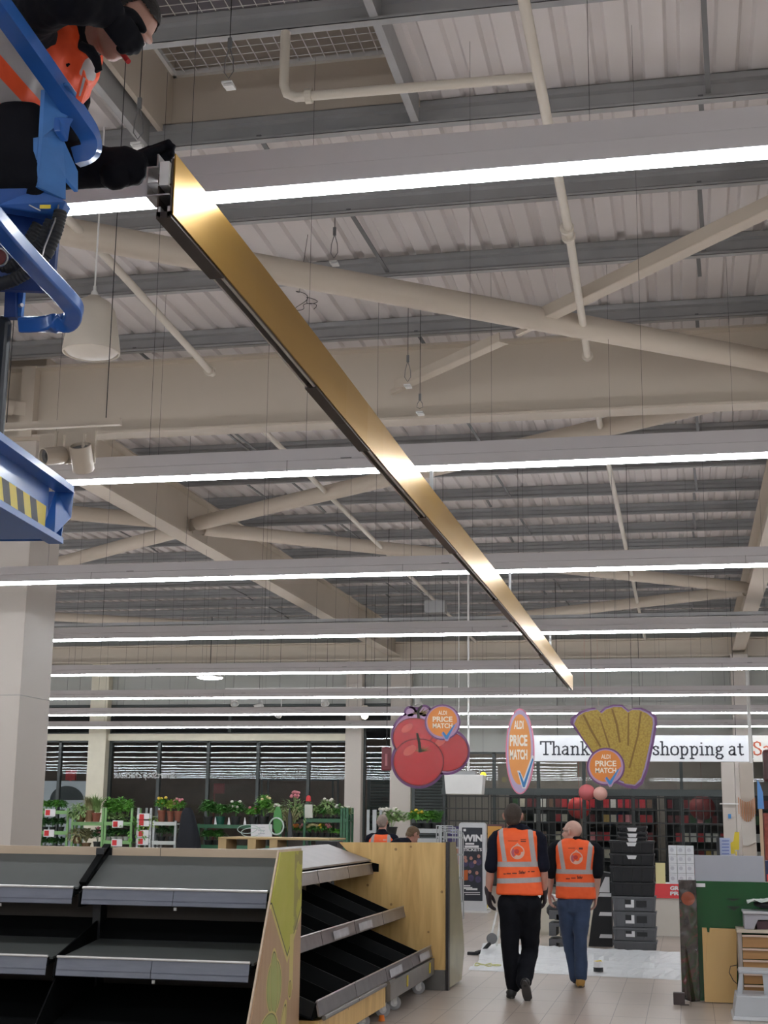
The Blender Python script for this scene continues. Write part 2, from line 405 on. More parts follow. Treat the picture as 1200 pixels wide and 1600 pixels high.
pipe([(-4.30, 5, 6.02), (-4.32, 9.7, 6.02), (-4.46, 12.7, 6.02)], .033, 'thin cream pipe ending before the cross beam, beside the bell lamp', [((-4.46, 12.6, 6.02), (0, 1, 0))])
pipe([(-4.55, 14.3, 6.02), (-5.0, 34.5, 6.02)], .033, 'thin cream pipe running back beyond the cross beam, left of centre')
pipe([(-2.28, 7.6, 6.5), (-2.28, 7.6, 6.14), (-2.26, 7.6, 6.08), (-2.2, 7.6, 6.05), (-.71, 7.6, 6.03)], .030, 'cream pipe elbow dropping from the mesh guard and running right', [((-2.12, 7.6, 6.05), (1, 0, 0))])
# ---- windows of the front wall
mull = mat('mullion_dark', (.035, .045, .045), .4)
def wframe(n, xs, z0, z1, y=YF+.02):
    mb = MB()
    for x in xs: mb.box(x-.04, x+.04, y-.06, y+.06, z0, z1)
    mb.box(xs[0], xs[-1], y-.06, y+.06, z0, z0+.06).box(xs[0], xs[-1], y-.06, y+.06, z1-.06, z1)
    root = struct(mb.build('window_%d' % n, mull))
    for a, c in zip(xs[:-1], xs[1:]):
        MB().add([(a, y, z0), (c, y, z0), (c, y, z1), (a, y, z1)], [(0, 1, 2, 3)]).build('pane', glassd, root)
    return root
X = lambda px, py=1200: at(px, py, YF).x
wframe(1, [-33.5, -30, -27, -24, -21.5, -19, X(20), X(93), X(148)], .1, 3.68)
wframe(2, [X(172), X(248), X(325), X(403), X(482), X(545)], .1, 3.68)
wframe(3, [-33.5, -24, X(148, 1120)], 3.82, 4.62)
wframe(4, [X(172, 1120), X(360, 1120), X(545, 1120)], 3.82, 4.62)
wframe(5, [X(568), X(612)], .1, 4.62)
wframe(6, [X(655), X(696), X(772), X(841), X(912), X(988), X(1064), X(1132)], .1, 3.4)
wframe(7, [X(1160), X(1290), X(1500), 12.9], .1, 3.4)
struct(MB().box(XL, X(545), YF-.15, YF+.1, 3.66, 3.84).build('trim_1', cream))
struct(MB().box(X(640), XR, YF-.1, YF+.2, 3.38, 4.62).build('trim_2', wallm))
for a, c, z1, m in ((X(143), X(170), 5.7, cream), (X(543), X(568), 5.7, offw), (X(613), X(645), 5.7, offw), (X(1132), X(1148), 3.4, offw)):
    struct(MB().box(a, c, YF-.3, YF-.02, 0, z1).build('column', m))
# shutters seen through the glass left of the entrance
slat = mat('roller_shutter', (.045, .055, .055), .5, .3, .2, 2)
def shutter(x0, x1, z0, z1, y, label):
    o = thing('roller_shutter', label, 'shutter', ((x0+x1)/2, y, z0))
    mb = MB(); z = z0
    while z < z1-.03:
        mb.prism([(x0, y, z), (x0, y-.02, z+.035), (x0, y, z+.07)], (x1-x0, 0, 0)); z += .075
    mb.build('slats', slat, o); MB().box(x0, x0+.08, y-.03, y+.03, z0, z1).build('guide_rail', mull, o); MB().box(x1-.08, x1, y-.03, y+.03, z0, z1).build('guide_rail', mull, o)
shutter(X(568), X(612), 0, 3.4, YF+.5, 'dark roller shutter behind the glass, right of the white column')
shutter(X(648), X(700), 0, 3.0, YF-.35, 'dark roller shutter left of the lattice grilles')
# brown wall added behind the entrance glass, in place of its reflections
struct(MB().box(X(645), XR, 40.2, 40.3, 0, 5).build('wall_reflection_tone', mat('reflected_brown', (.20, .17, .15), .7, 0, .2, 2)))
# outside
struct(MB().box(X(645), XR, YF+.2, YF+7.9, 5.0, 5.1).build('canopy', mat('canopy_dark', (.05, .05, .05), .7)))
struct(MB().box(XL, XR, YF+7.9, YF+8, 0, 6).build('wall_outside', mat('outside_dark', (.02, .018, .017))))
struct(MB().box(XL, -7.3, YF+5, YF+5.1, 0, 4).build('wall_opposite', mat('outside_brick', (.10, .065, .05), .7, 0, .3, 3)))

# ================================================================= STRIP LIGHTS
ROWS = [(4.36, 'nearest'), (8.33, 'second nearest'), (12.1, 'third nearest'), (16.33, 'fourth nearest'), (20.6, 'fifth nearest'), (24.95, 'sixth nearest'), (29.2, 'seventh nearest'), (33.5, 'furthest')]
ZS = 3.85
def strip_row(y, which, hidden=False):
    o = thing('strip_light', 'long white suspended strip light, %s of the rows to the camera' % which, 'light', (-2, y, ZS), 'rows of strip lights across the store')
    x0, x1 = XL+1.2, XR-1
    w = .032
    h = MB().prism([(x0, y-w, ZS+.02), (x0, y+w, ZS+.02), (x0, y+w, ZS+.085), (x0, y+w-.008, ZS+.09), (x0, y+w-.008, ZS+.165), (x0, y+w-.012, ZS+.165), (x0, y+w-.012, ZS+.135), (x0, y-w+.012, ZS+.135), (x0, y-w+.012, ZS+.165), (x0, y-w+.008, ZS+.165), (x0, y-w+.008, ZS+.09), (x0, y-w, ZS+.085)], (x1-x0, 0, 0))
    k = 0; x = x0+.9
    while x < x1:
        h.box(x, x+.004, y-w-.001, y+w+.001, ZS+.02, ZS+.09, 1).box(x+.35, x+.42, y-w-.003, y-w, ZS+.088, ZS+.094, 1); x += 2.95
    h.build('housing', [trunk, galvd], o)
    MB().prism([(x0, y-.023, ZS+.02), (x0, y-.023, ZS+.002), (x0, y-.013, ZS-.006), (x0, y+.013, ZS-.006), (x0, y+.023, ZS+.002), (x0, y+.023, ZS+.02)], (x1-x0, 0, 0)).build('diffuser', emitm, o)
    MB().box(x0, x1, y-.0185, y+.0185, ZS+.136, ZS+.140).build('added_roof_fill_strip', emitfill, o)  # added glowing strip that lights the roof, hidden between the housing lips
    if hidden: return o
    x = -.62*y-5+y % 1.3
    while x < x1:
        if x > .2*y+4: break
        MB().tube([(x, y, ZS+.14), (x, y, 6.745)], .0010+.00004*y, 4).build('suspension_wire', blackm, o)
        x += 1.05 if y > 8 else 1.4
    return o
for y, wch in ROWS: strip_row(y, wch)
for y in (0.2, -4.2, -8.2):
    o = strip_row(y, 'behind', True); o['label'] = 'long white strip light in the rows behind the camera'

# ================================================================= GOLD BEAM
def gold_beam():
    H = .205; up = Vector((0, 0, 1)); rt = Vector((1, 0, 0))
    key = [(at(275, 240, 3.86)-up*H, 0), (at(408, 411, 4.70)-up*H, 0), (at(567, 620, 6.15)-up*H, 0), (at(647, 727, 7.62)-up*H, 0), (at(785, 905, 11.3)-up*H, 0), (at(895, 1056, 19.8)-up*H, 0)]
    key = [k for k, _ in key]
    def at_y(y):
        # smooth sag along the length (Catmull-Rom through the hang points)
        for i in range(len(key)-1):
            if y <= key[i+1].y or i == len(key)-2:
                p1, p2 = key[i], key[i+1]; p0 = key[i-1] if i else p1-(p2-p1); p3 = key[i+2] if i+2 < len(key) else p2+(p2-p1)
                t = (y-p1.y)/(p2.y-p1.y)
                m1 = (p2-p0)/(p2.y-p0.y)*(p2.y-p1.y); m2 = (p3-p1)/(p3.y-p1.y)*(p2.y-p1.y)
                q = p1*(2*t**3-3*t*t+1)+m1*(t**3-2*t*t+t)+p2*(-2*t**3+3*t*t)+m2*(t**3-t*t); q.y = y; return q
    o = thing('gold_beam', 'long brushed gold beam being lifted by the worker, crossing under the strip lights', 'beam', key[0])
    y0, y1 = key[0].y, key[-1].y
    def sec(x0, x1, z0, z1, t0=0, t1=1, mb=None, mi=0, n=None):
        mb = mb or MB(); n = n or max(2, int(40*(t1-t0))); vs = []
        for k in range(n+1):
            p = at_y(y0+(y1-y0)*(t0+(t1-t0)*k/n))
            vs += [p+rt*x+up*z for x, z in ((x0, z0), (x1, z0), (x1, z1), (x0, z1))]
        fs = [(3, 2, 1, 0), tuple(4*n+i for i in range(4))]+[(4*k+i, 4*k+(i+1) % 4, 4*k+4+(i+1) % 4, 4*k+4+i) for k in range(n) for i in range(4)]
        return mb.add(vs, fs, mi)
    sec(-.004, 0, 0, H).build('gold_face', brass, o)
    br = mat('bronze_channel', (.13, .10, .085), .35, .7)
    c = sec(-.055, -.050, .0, .14); sec(-.050, -.006, .10, .105, mb=c); sec(-.012, -.006, .0, .19, mb=c)
    c.build('channel', br, o)
    for xa, xb in ((-.050, -.043), (-.020, -.011)): sec(xa, xb, -.005, .03).build('rail', mat('rail_steel', (.62, .60, .58), .35, .7), o)
    for t0, t1 in ((0, .030), (.098, .155), (.262, .33), (.45, .53), (.70, .77)):
        sec(-.056, -.006, -.010, .012, t0, t1).build('cover_strip', mat('cover_dark', (.05, .038, .033), .4, .4), o)
    sec(-.046, -.016, .095, .175, -.0008, .012).build('end_block', whitep, o)
    k = MB()
    for z0, z1, xa, xb in ((.06, .065, -.085, -.01), (.155, .16, -.085, -.05), (.06, .16, -.088, -.083), (.1, .105, -.085, -.05), (.16, .20, -.055, -.050)):
        sec(xa, xb, z0, z1, -.001, .004, k)
    k.build('end_clip', steel, o)
    for y in (8.33, 12.1, 16.33):
        p = at_y(y); MB().box(p.x-.04, p.x-.02, y-.012, y+.012, p.z+.13, ZS+.02).build('hanger', steel, o)
gold_beam()

# ================================================================= CEILING FITTINGS
def bell_lamp():
    c = at(142, 558, 9.0); o = thing('bell_lamp', 'beige bell-shaped pendant lamp hanging on a long cord at the left', 'lamp', (c.x, 9, c.z))
    x, y, z = c.x, 9.0, c.z+.03
    MB().lathe((x, y, z), [(.0, .43), (.045, .43), (.06, .415), (.085, .40), (.125, .375), (.155, .32), (.175, .22), (.195, .10), (.205, .03), (.205, .0), (.195, -.002), (.19, .03)], 40).build('shade', mat('lamp_beige', (.60, .55, .475), .5), o, smooth='auto')
    MB().lathe((x, y, z+.01), [(.0, -.045), (.10, -.035), (.17, -.012), (.198, .012)], 36).build('diffuser', mat('lamp_diffuser', (.62, .57, .5), .4), o, smooth=True)
    MB().tube([(x, y, z+.43), (x-.0, y, 6.8)], .007, 8).build('cord', whitep, o)
    MB().lathe((x, y, z+.43), [(.03, 0), (.025, .03), (.012, .05), (.012, .08)], 16).build('cord_grip', whitep, o, smooth='auto')
bell_lamp()
def spotlight(px, py, Y, aim, label, r=.075, L=.21, plate=True):
    c = at(px, py, Y); aim = Vector(aim).normalized()
    o = thing('spotlight', label, 'spotlight', c)
    b = c-aim*L/2
    MB().lathe(b, [(.0, 0), (r*.9, 0), (r, .01), (r, L), (r*.86, L), (r*.86, L-.03)], 28, axis=aim).build('lamp_body', beige, o, smooth='auto')
    MB().lathe(b+aim*(L-.02), [(r*.86, 0), (r*.5, -.01), (r*.4, -.04), (0, -.04)], 24, axis=aim).build('reflector', galvd, o, smooth='auto')
    MB().tube([c, c+Vector((0, .02, .16))], .012, 8).build('stem', beige, o)
    return o
sp_c = at(125, 690, 7.9)
o = spotlight(128, 716, 7.9, (.05, -.55, .8), 'white cylindrical spotlight pointing up beside the basket corner', .068, .17)
MB().box(sp_c.x-.13, sp_c.x+.07, 7.97, 7.99, sp_c.z-.12, sp_c.z+.09).build('mounting_plate', beige, o)
o = spotlight(84, 712, 7.9, (-.5, -.75, -.25), 'white cylindrical spotlight turned left, half hidden by the blue basket', .055, .15)
p = at(75, 700, 7.95)
MB().box(p.x-.07, p.x+.09, 7.97, 7.99, p.z-.10, p.z+.09).build('mounting_plate', beige, o)
# track they hang from
a = at(55, 668, 7.98); c = at(165, 666, 7.98)
t = thing('lighting_track', 'short beige lighting track above the two white spotlights', 'lighting track', (a.x, 7.98, a.z))
MB().box(a.x-.3, c.x+.1, 7.96, 8.0, a.z-.01, a.z+.035).build('track', beige, t)
MB().tube([(a.x-.2, 7.98, a.z+.03), (a.x-.2, 7.98, 6.75)], .003, 5).build('suspension_wire', black, t)
MB().tube([(c.x, 7.98, a.z+.03), (c.x, 7.98, 6.75)], .003, 5).build('suspension_wire', black, t)
# wire hangers with clips
def clip(px, py, Y, label, loop=.22):
    c = at(px, py, Y); o = thing('cable_clip', label, 'cable clip', c)
    MB().tube([(c.x, c.y, 6.75), (c.x, c.y, c.z+loop)], .003, 5).build('cable', black, o)
    pts = [(c.x, c.y, c.z+loop), (c.x-.025, c.y, c.z+loop*.6), (c.x-.03, c.y, c.z+loop*.25), (c.x, c.y, c.z+.01), (c.x+.03, c.y, c.z+loop*.25), (c.x+.025, c.y, c.z+loop*.6), (c.x, c.y, c.z+loop)]
    MB().tube(pts, .0035, 5).build('cable_loop', galvd, o)
    MB().box(c.x-.012, c.x+.012, c.y-.008, c.y+.008, c.z+loop-.01, c.z+loop+.06).build('cable_grip', galvd, o)
    MB().box(c.x-.035, c.x+.03, c.y-.03, c.y+.03, c.z-.035, c.z-.02).box(c.x-.02, c.x+.04, c.y-.03, c.y+.03, c.z-.055, c.z-.04).build('clip_plate', whitep, o)
clip(357, 125, 7.4, 'white clip hanging on a cable loop beneath the mesh guard')
clip(215, 220, 7.3, 'white clip on a cable above the worker gloved hand')
clip(522, 405, 10.6, 'small white clip on a cable loop just under the nearest strip light')
clip(637, 598, 12.9, 'white clip on a cable loop in front of the big cross beam')
clip(656, 640, 12.9, 'white clip at the lower edge of the big cross beam', .1)
# curls of thin cable
o = MB()
c = at(478, 484, 11.2)
pts = [(c.x+.07*math.cos(a*.7)+.03*math.sin(a*2.3), c.y+.02*math.sin(a), c.z+.05*math.sin(a*1.1)+.01*a) for a in [i*.35 for i in range(40)]]
o.tube(pts, .003, 5).tube([pts[-1], (c.x, c.y, 6.75)], .0025, 4)
tag(o.build('coiled_wire', black), 'thin coiled wire dangling from the roof left of the gold beam', 'wire')
# oval LED bay light on the far side
c = at(328, 1060, 33.8)
o = thing('bay_light', 'round glowing bay light above the plant racks', 'light', c)
MB().lathe(c+Vector((0, 0, .02)), [(.0, .18), (.2, .18), (.3, .1), (.33, 0)], 32).build('housing', whitep, o, smooth='auto')
MB().lathe(c, [(0, -.03), (.2, -.02), (.31, .0), (.32, .02)], 32).build('diffuser', emitw, o, smooth=True)
MB().tube([c+Vector((0, 0, .2)), (c.x, c.y, 6.745)], .01, 6).build('stem', black, o)
# far track with spotlights
c0 = at(352, 1078, 31); c1 = at(700, 1080, 31)
t = thing('lighting_track', 'long white lighting track with spotlights over the plant racks', 'lighting track', c0)
MB().box(c0.x, c1.x, 30.98, 31.02, c0.z, c0.z+.04).build('track', whitep, t)
for k in range(5):
    x = c0.x+.2+k*1.1; MB().tube([(x, 31, c0.z+.03), (x, 31, 6.75)], .004, 5).build('suspension_wire', black, t)
for i, (px, py, aim, lab) in enumerate(((366, 1095, (.3, -.5, -.8), 'small white spotlight at the left end of the far track'), (405, 1104, (-.8, -.2, -.5), 'small white spotlight aimed left on the far track'), (437, 1113, (-.2, -.6, -.5), 'small white spotlight hanging lowest on the far track'), (507, 1095, (.3, -.5, -.8), 'small white spotlight at the right of the far track'), (653, 1096, (.3, -.4, -.8), 'small white spotlight above the tomato sign'))):
    c = at(px, py, 30.9); o = thing('spotlight', lab, 'spotlight', c); aim = Vector(aim).normalized()
    MB().lathe(c-aim*.1, [(0, 0), (.05, 0), (.10, .2), (.08, .2)], 16, axis=aim).build('lamp_body', whitep, o, smooth='auto')
    MB().tube([c-aim*.08, (c.x, 31.0, c0.z)], .012, 6).build('stem', whitep, o)
c = at(570, 1117, 30.0); o = thing('spotlight', 'lit warm spotlight in front of the white column', 'spotlight', c)
MB().lathe(c, [(0, .2), (.06, .2), (.11, .05), (.11, 0)], 20).build('lamp_body', beige, o, smooth='auto')
MB().sphere(c-Vector((0, 0, .02)), .075).build('bulb', emitwarm, o, smooth=True)
MB().tube([c+Vector((0, 0, .2)), (c.x, c.y, 6.75)], .008, 6).build('stem', black, o)
# white box unit hanging on two poles
c = at(727, 1224, 26); o = thing('insect_killer', 'white hanging box unit on two poles, lower right of the tomato sign', 'hanging unit', c)
MB().prism([(c.x-.33, 25.8, c.z-.2), (c.x-.36, 25.8, c.z+.15), (c.x+.36, 25.8, c.z+.15), (c.x+.33, 25.8, c.z-.2)], (0, .35, 0)).build('casing', whitep, o, bevel=.01)
MB().box(c.x-.25, c.x+.2, 25.85, 26.1, c.z+.15, c.z+.22).build('bracket', galv, o)
for dx in (-.12, .06): MB().tube([(c.x+dx, 26, c.z+.2), (c.x+dx, 26, 6.75)], .02 if dx > 0 else .008, 8).build('pole', whitep, o)

# ================================================================= SHELVING ISLAND
# -- near cross gondola facing the camera (three bays), Y 9..10.3
def shelf_tier(o, x0, x1, yb, yf, zb, zf, rail_h, name='shelf', lip=.07, chrome=True, tm=None):
    """sloping black shelf from back (yb,zb) to front (yf,zf) with ticket rail"""
    t = MB().prism([(x0, yb, zb), (x0, yf, zf), (x0, yf, zf-.02), (x0, yb, zb-.02)], (x1-x0, 0, 0)).box(x0, x1, yf-.006, yf+.006, zf-.03, zf+.03)
    s = t.build(name, shelfb, o)
    n = 2; w = (x1-x0-.01)/n
    r = MB()
    for k in range(n):
        a = x0+.005+k*w
        r.prism([(a, yf-.008, zf+.025), (a, yf-.03, zf-rail_h+.03), (a, yf-.026, zf-rail_h+.026), (a, yf-.004, zf+.025)], (w-.004, 0, 0))
        r.box(a, a+w-.004, yf-.026, yf-.018, zf-rail_h*.45, zf-rail_h*.45+.006)
    r.build('ticket_rail', tm or ticket, s)
    if chrome: MB().tube([(x0+.004, yf-.012, zf+.035), (x1-.004, yf-.012, zf+.035)], .009, 8).build('chrome_edge', mat('rail_white', (.75, .75, .75), .25, .5), s)
    MB().box((x0+x1)/2+.01, (x0+x1)/2+.03, yf-.03, yf-.02, zf-rail_h+.0, zf-rail_h+.02).build('rail_clip', steel, s)
    return s
endm = None
def artwork_mat():
    """routed and painted vegetables on the light-wood end panel: shapes in y,z"""
    m, nt, b = node_mat('painted_end_panel'); o, x, y, z = objxyz(nt)
    mp = nt.nodes.new('ShaderNodeMapping'); mp.inputs['Scale'].default_value = (9, 9, 1); nt.links.new(o, mp.inputs[0])
    nz = nt.nodes.new('ShaderNodeTexNoise'); nz.inputs['Scale'].default_value = 2; nz.inputs['Detail'].default_value = 6; nt.links.new(mp.outputs[0], nz.inputs['Vector'])
    c = mixc(nt, nz.outputs['Fac'], (.36, .22, .13), (.47, .32, .2))
    n2 = nt.nodes.new('ShaderNodeTexNoise'); n2.inputs['Scale'].default_value = 5; n2.inputs['Detail'].default_value = 6; nt.links.new(o, n2.inputs['Vector'])
    g = mixc(nt, n2.outputs['Fac'], (.36, .38, .02), (.50, .47, .12))
    g2 = mixc(nt, n2.outputs['Fac'], (.28, .33, .08), (.40, .42, .17))
    line = (.07, .08, .02); rim = (.55, .47, .16)
    def ell(cy_, cz, ry, rz, rot):
        co, si = math.cos(rot), math.sin(rot)
        dy = mathn(nt, 'SUBTRACT', y, cy_); dz = mathn(nt, 'SUBTRACT', z, cz)
        u = mathn(nt, 'DIVIDE', mathn(nt, 'ADD', mathn(nt, 'MULTIPLY', dy, co), mathn(nt, 'MULTIPLY', dz, si)), ry)
        v = mathn(nt, 'DIVIDE', mathn(nt, 'SUBTRACT', mathn(nt, 'MULTIPLY', dz, co), mathn(nt, 'MULTIPLY', dy, si)), rz)
        return mathn(nt, 'SQRT', mathn(nt, 'ADD', mathn(nt, 'MULTIPLY', u, u), mathn(nt, 'MULTIPLY', v, v)))
    def shape(c, d, fill, e=.1):
        c = mixc(nt, mathn(nt, 'LESS_THAN', d, 1+e*1.6), c, rim); c = mixc(nt, mathn(nt, 'LESS_THAN', d, 1+e*.5), c, line)
        return mixc(nt, mathn(nt, 'LESS_THAN', d, 1.), c, fill)
    # large leaf: pointed lower end, reaching over the top of the panel
    dy = mathn(nt, 'ABSOLUTE', mathn(nt, 'SUBTRACT', y, 9.93)); 
    d = mathn(nt, 'ADD', mathn(nt, 'DIVIDE', dy, .47), mathn(nt, 'DIVIDE', mathn(nt, 'MAXIMUM', mathn(nt, 'SUBTRACT', 1.22, z), 0.), .42))
    c = shape(c, d, g, .09)
    st = mathn(nt, 'MULTIPLY', band(nt, y, 9.99, 10.09), band(nt, z, .55, .93)); c = mixc(nt, st, c, rim)
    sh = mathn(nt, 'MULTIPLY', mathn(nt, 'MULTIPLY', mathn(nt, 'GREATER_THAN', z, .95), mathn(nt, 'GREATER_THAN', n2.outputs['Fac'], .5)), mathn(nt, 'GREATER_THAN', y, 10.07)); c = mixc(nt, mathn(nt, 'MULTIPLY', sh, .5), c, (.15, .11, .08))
    c = shape(c, ell(10.02, .56, .035, .05, 0), (.40, .33, .08), .3)
    c = shape(c, ell(9.62, .62, .17, .17, .0), g2, .07)
    c = shape(c, ell(9.62, .64, .085, .2, .12), g2, .1)
    c = shape(c, ell(9.47, .27, .26, .17, .3), g2, .07)
    c = shape(c, ell(9.86, .33, .05, .14, -.4), rim, .2)
    nt.links.new(c, b.inputs['Base Color']); b.inputs['Roughness'].default_value = .42
    return m
artm = artwork_mat()
XE = -2.80
g = thing('shelving_gondola', 'empty black produce shelving in the foreground with wooden top rail, facing the camera', 'shelving unit', (-4.2, 9.7, 0))
MB().box(-6.6, XE, 10.14, 10.20, .1, 1.5).build('back_panel', mat('back_dark', (.03, .03, .03), .6), g)
MB().box(-6.6, XE, 10.12, 10.139, .12, 1.44).build('back_board', mat('wood_back', (.055, .045, .038), .6, 0, .3, 3), g)
for x0, x1 in ((-6.6, -4.30), (-4.18, XE-.03)):
    MB().box(x0, x1, 10.09, 10.21, 1.447, 1.505).box((x0+x1)/2-.3, (x0+x1)/2-.297, 10.088, 10.09, 1.447, 1.505, 1).build('top_rail', [mat('rail_wood', (.47, .37, .27), .5, 0, .12, 4, 0, 0, (1, 1, 8)), black], g)
bays = ((-6.6, -5.48), (-5.42, -4.27), (-4.21, XE-.04))
for x0, x1 in bays:
    # top panel leans from back rail down to first ticket rail
    MB().prism([(x0, 10.10, 1.45), (x0, 9.72, 1.235), (x0, 9.72, 1.22), (x0, 10.10, 1.43)], (x1-x0, 0, 0)).build('top_display_panel', dgrey, g)
    shelf_tier(g, x0, x1, 10.10, 9.66, 1.24, 1.20, .105)
    MB().prism([(x0, 10.10, 1.0), (x0, 10.10, .72), (x0, 9.9, .70), (x0, 9.9, .715)], (x1-x0, 0, 0)).build('upstand', shelfb, g)
    MB().prism([(x0, 10.08, .87), (x0, 9.36, .79), (x0, 9.36, .775), (x0, 10.08, .855)], (x1-x0, 0, 0)).build('tray_liner', dgrey, g)
    shelf_tier(g, x0, x1, 10.08, 9.30, .84, .765, .115)
    shelf_tier(g, x0, x1, 10.05, 8.98, .55, .30, .12)
    MB().box(x0, x1, 9.05, 9.07, .08, .2).build('plinth', shelfb, g)
for x in (-5.45, -4.24):
    MB().box(x-.03, x+.03, 10.0, 10.15, .1, 1.5).build('upright', black, g)
    d = MB().prism([(x, 10.12, 1.38), (x, 9.66, 1.20), (x, 9.66, 1.10), (x, 10.12, 1.12)], (.012, 0, 0))
    d.prism([(x, 10.12, 1.02), (x, 9.34, .80), (x, 9.30, .66), (x, 10.12, .60)], (.012, 0, 0))
    d.prism([(x, 10.12, .60), (x, 9.34, .66), (x, 8.98, .30), (x, 9.1, .1), (x, 10.12, .1)], (.012, 0, 0)).prism([(x-.02, 10.12, 1.50), (x-.02, 9.72, 1.25), (x-.02, 9.70, 1.27), (x-.02, 10.12, 1.53)], (.05, 0, 0))
    d.build('divider', shelfb, g)
for x in (-6.6, -5.45, -4.24, XE-.02): MB().box(x-.03, x+.02, 9.1, 10.15, 0, .1).build('foot', black, g)
prof = [(9.70, 1.50), (10.28, 1.50), (10.28, .02), (8.99, .02), (8.99, .25)]
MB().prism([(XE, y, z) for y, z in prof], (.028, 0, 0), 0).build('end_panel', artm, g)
edge = MB()
for (y0, z0), (y1, z1) in zip(prof, prof[1:]+prof[:1]):
    edge.bar((XE+.012, y0, z0), (XE+.012, y1, z1), .034, .012, up=(1, 0, 0))
edge.build('edge_banding', mat('edge_wood', (.56, .44, .33), .5), g)
# -- middle gondola, fronts facing right, run back along Y
m = thing('mobile_gondola', 'empty black sloping shelves on castors between the painted panel and the plywood end', 'shelving unit', (-3.3, 12.6, 0))
Y0, Y1 = 10.34, 15.06
tiers = [(-3.72, 1.34, -3.31, 1.23), (-3.72, 1.12, -2.96, .80), (-3.72, .84, -2.67, .41)]
MB().box(-3.80, -3.74, Y0, Y1, .12, 1.44).build('back_panel', galvd, m)
MB().prism([(-3.78, Y0, 1.455), (-3.31, Y0, 1.30), (-3.31, Y0, 1.285), (-3.78, Y0, 1.44)], (0, Y1-Y0, 0)).build('top_panel', mat('scuffed_grey', (.24, .22, .22), .4, .3, .2, 4), m)
wr = mat('worn_rail', (.23, .215, .22), .35, .5, .3, 9)
ys = [Y0, 11.55, 12.75, 13.95, Y1]
for k in range(4):
    a, c = ys[k]+.01, ys[k+1]-.01
    for ti, (xb, zb, xf, zf) in enumerate(tiers):
        if ti == 0: s = MB().prism([(xb, a, zb), (xf, a, zf), (xf, a, zf-.03), (xb, a, zb-.1)], (0, c-a, 0)).build('shelf', shelfb, m)
        else:
            s = MB().prism([(xb, a, zb-.20), (xf-.03, a, zf-.085), (xf, a, zf+.02), (xf+.012, a, zf+.02), (xf-.022, a, zf-.10), (xb, a, zb-.215)], (0, c-a, 0)).build('shelf', shelfb, m)
            for dy in (0, (c-a)/2): MB().prism([(xb, a+dy, zb), (xf, a+dy, zf+.015), (xf-.03, a+dy, zf-.085), (xb, a+dy, zb-.20)], (0, .01, 0)).build('divider', mat('divider_grey', (.014, .015, .016), .6, 0, .1, 5, spec=.2) if dy == 0 else shelfb, s)
        MB().prism([(xf, a, zf+.03), (xf+.012, a, zf+.03), (xf+.035, a, zf-.075), (xf+.02, a, zf-.075)], (0, c-a, 0)).build('ticket_rail', wr, s)
        MB().tube([(xf+.012, a, zf+.034), (xf+.012, c, zf+.034)], .007, 8).build('chrome_edge', steel, s)
        if (k, ti) in ((2, 2), (3, 2), (2, 1), (1, 1)):
            yy = a+.25*(k % 2)+.1; MB().prism([(xf+.026, yy, zf+.005), (xf+.040, yy, zf-.06), (xf+.042, yy, zf-.06), (xf+.028, yy, zf+.005)], (0, .55, 0)).build('ticket', mat('old_ticket', (.42, .42, .45), .4, 0, .4, 12), s)
# base trims and castors
bm_ = mat('base_steel', (.22, .21, .20), .4, .6, .25, 5)
MB().prism([(-3.7, 13.9-1.1, .32), (-2.62, 12.8, .32), (-2.62, 12.8, .16), (-2.7, 12.8, .13), (-3.7, 12.8, .13)], (0, Y1-12.8, 0)).build('base', bm_, m)
MB().box(-3.7, -2.66, 10.4, 12.78, .12, .30).build('wood_base', ply, m)
for y in (10.45, 11.55, 12.75): MB().tube([(-2.63, y, .315), (-2.63, min(y+1.08, 13), .315)], .018, 8).build('bumper_bar', bm_, m)
for y in (13.55, 14.75): MB().box(-2.618, -2.612, y, y+.05, .2, .3).build('yellow_tag', yellow, m)
def castor(x, y, p, r=.066, turn=.35):
    ax = Vector((math.sin(turn), -math.cos(turn), 0)); tg = Vector((math.cos(turn), math.sin(turn), 0)); o_ = Vector((x, y, r))
    c = MB().lathe(o_-ax*.016, [(0, 0), (r*.5, 0), (r, .004), (r, .028), (r*.5, .032), (0, .032)], 24, axis=ax).build('castor', mat('castor_grey', (.30, .30, .31), .4), p, smooth='auto')
    MB().lathe(o_-ax*.02, [(0, 0), (r*.5, 0), (r*.5, .04), (0, .04)], 16, axis=ax).build('hub', steel, c)
    f = MB()
    for s_ in (-1, 1):
        q = o_+ax*(.024*s_); z = Vector((0, 0, 1)); f.prism([q+tg*(-.035)+z*(.16-r), q+tg*.03+z*(.16-r), q+tg*.022-z*.005, q+tg*.0-z*.012], ax*.004)
    f.bar(o_+Vector((0, 0, .155-r))-tg*.035, o_+Vector((0, 0, .155-r))+tg*.035, .055, .012).build('fork', whitep, c)
for x, y in ((-2.72, 12.95), (-2.72, 13.45), (-2.72, 14.7), (-3.5, 12.95), (-3.5, 14.7), (-2.74, 10.6), (-3.5, 10.6), (-2.74, 12.2)): castor(x, y, m)
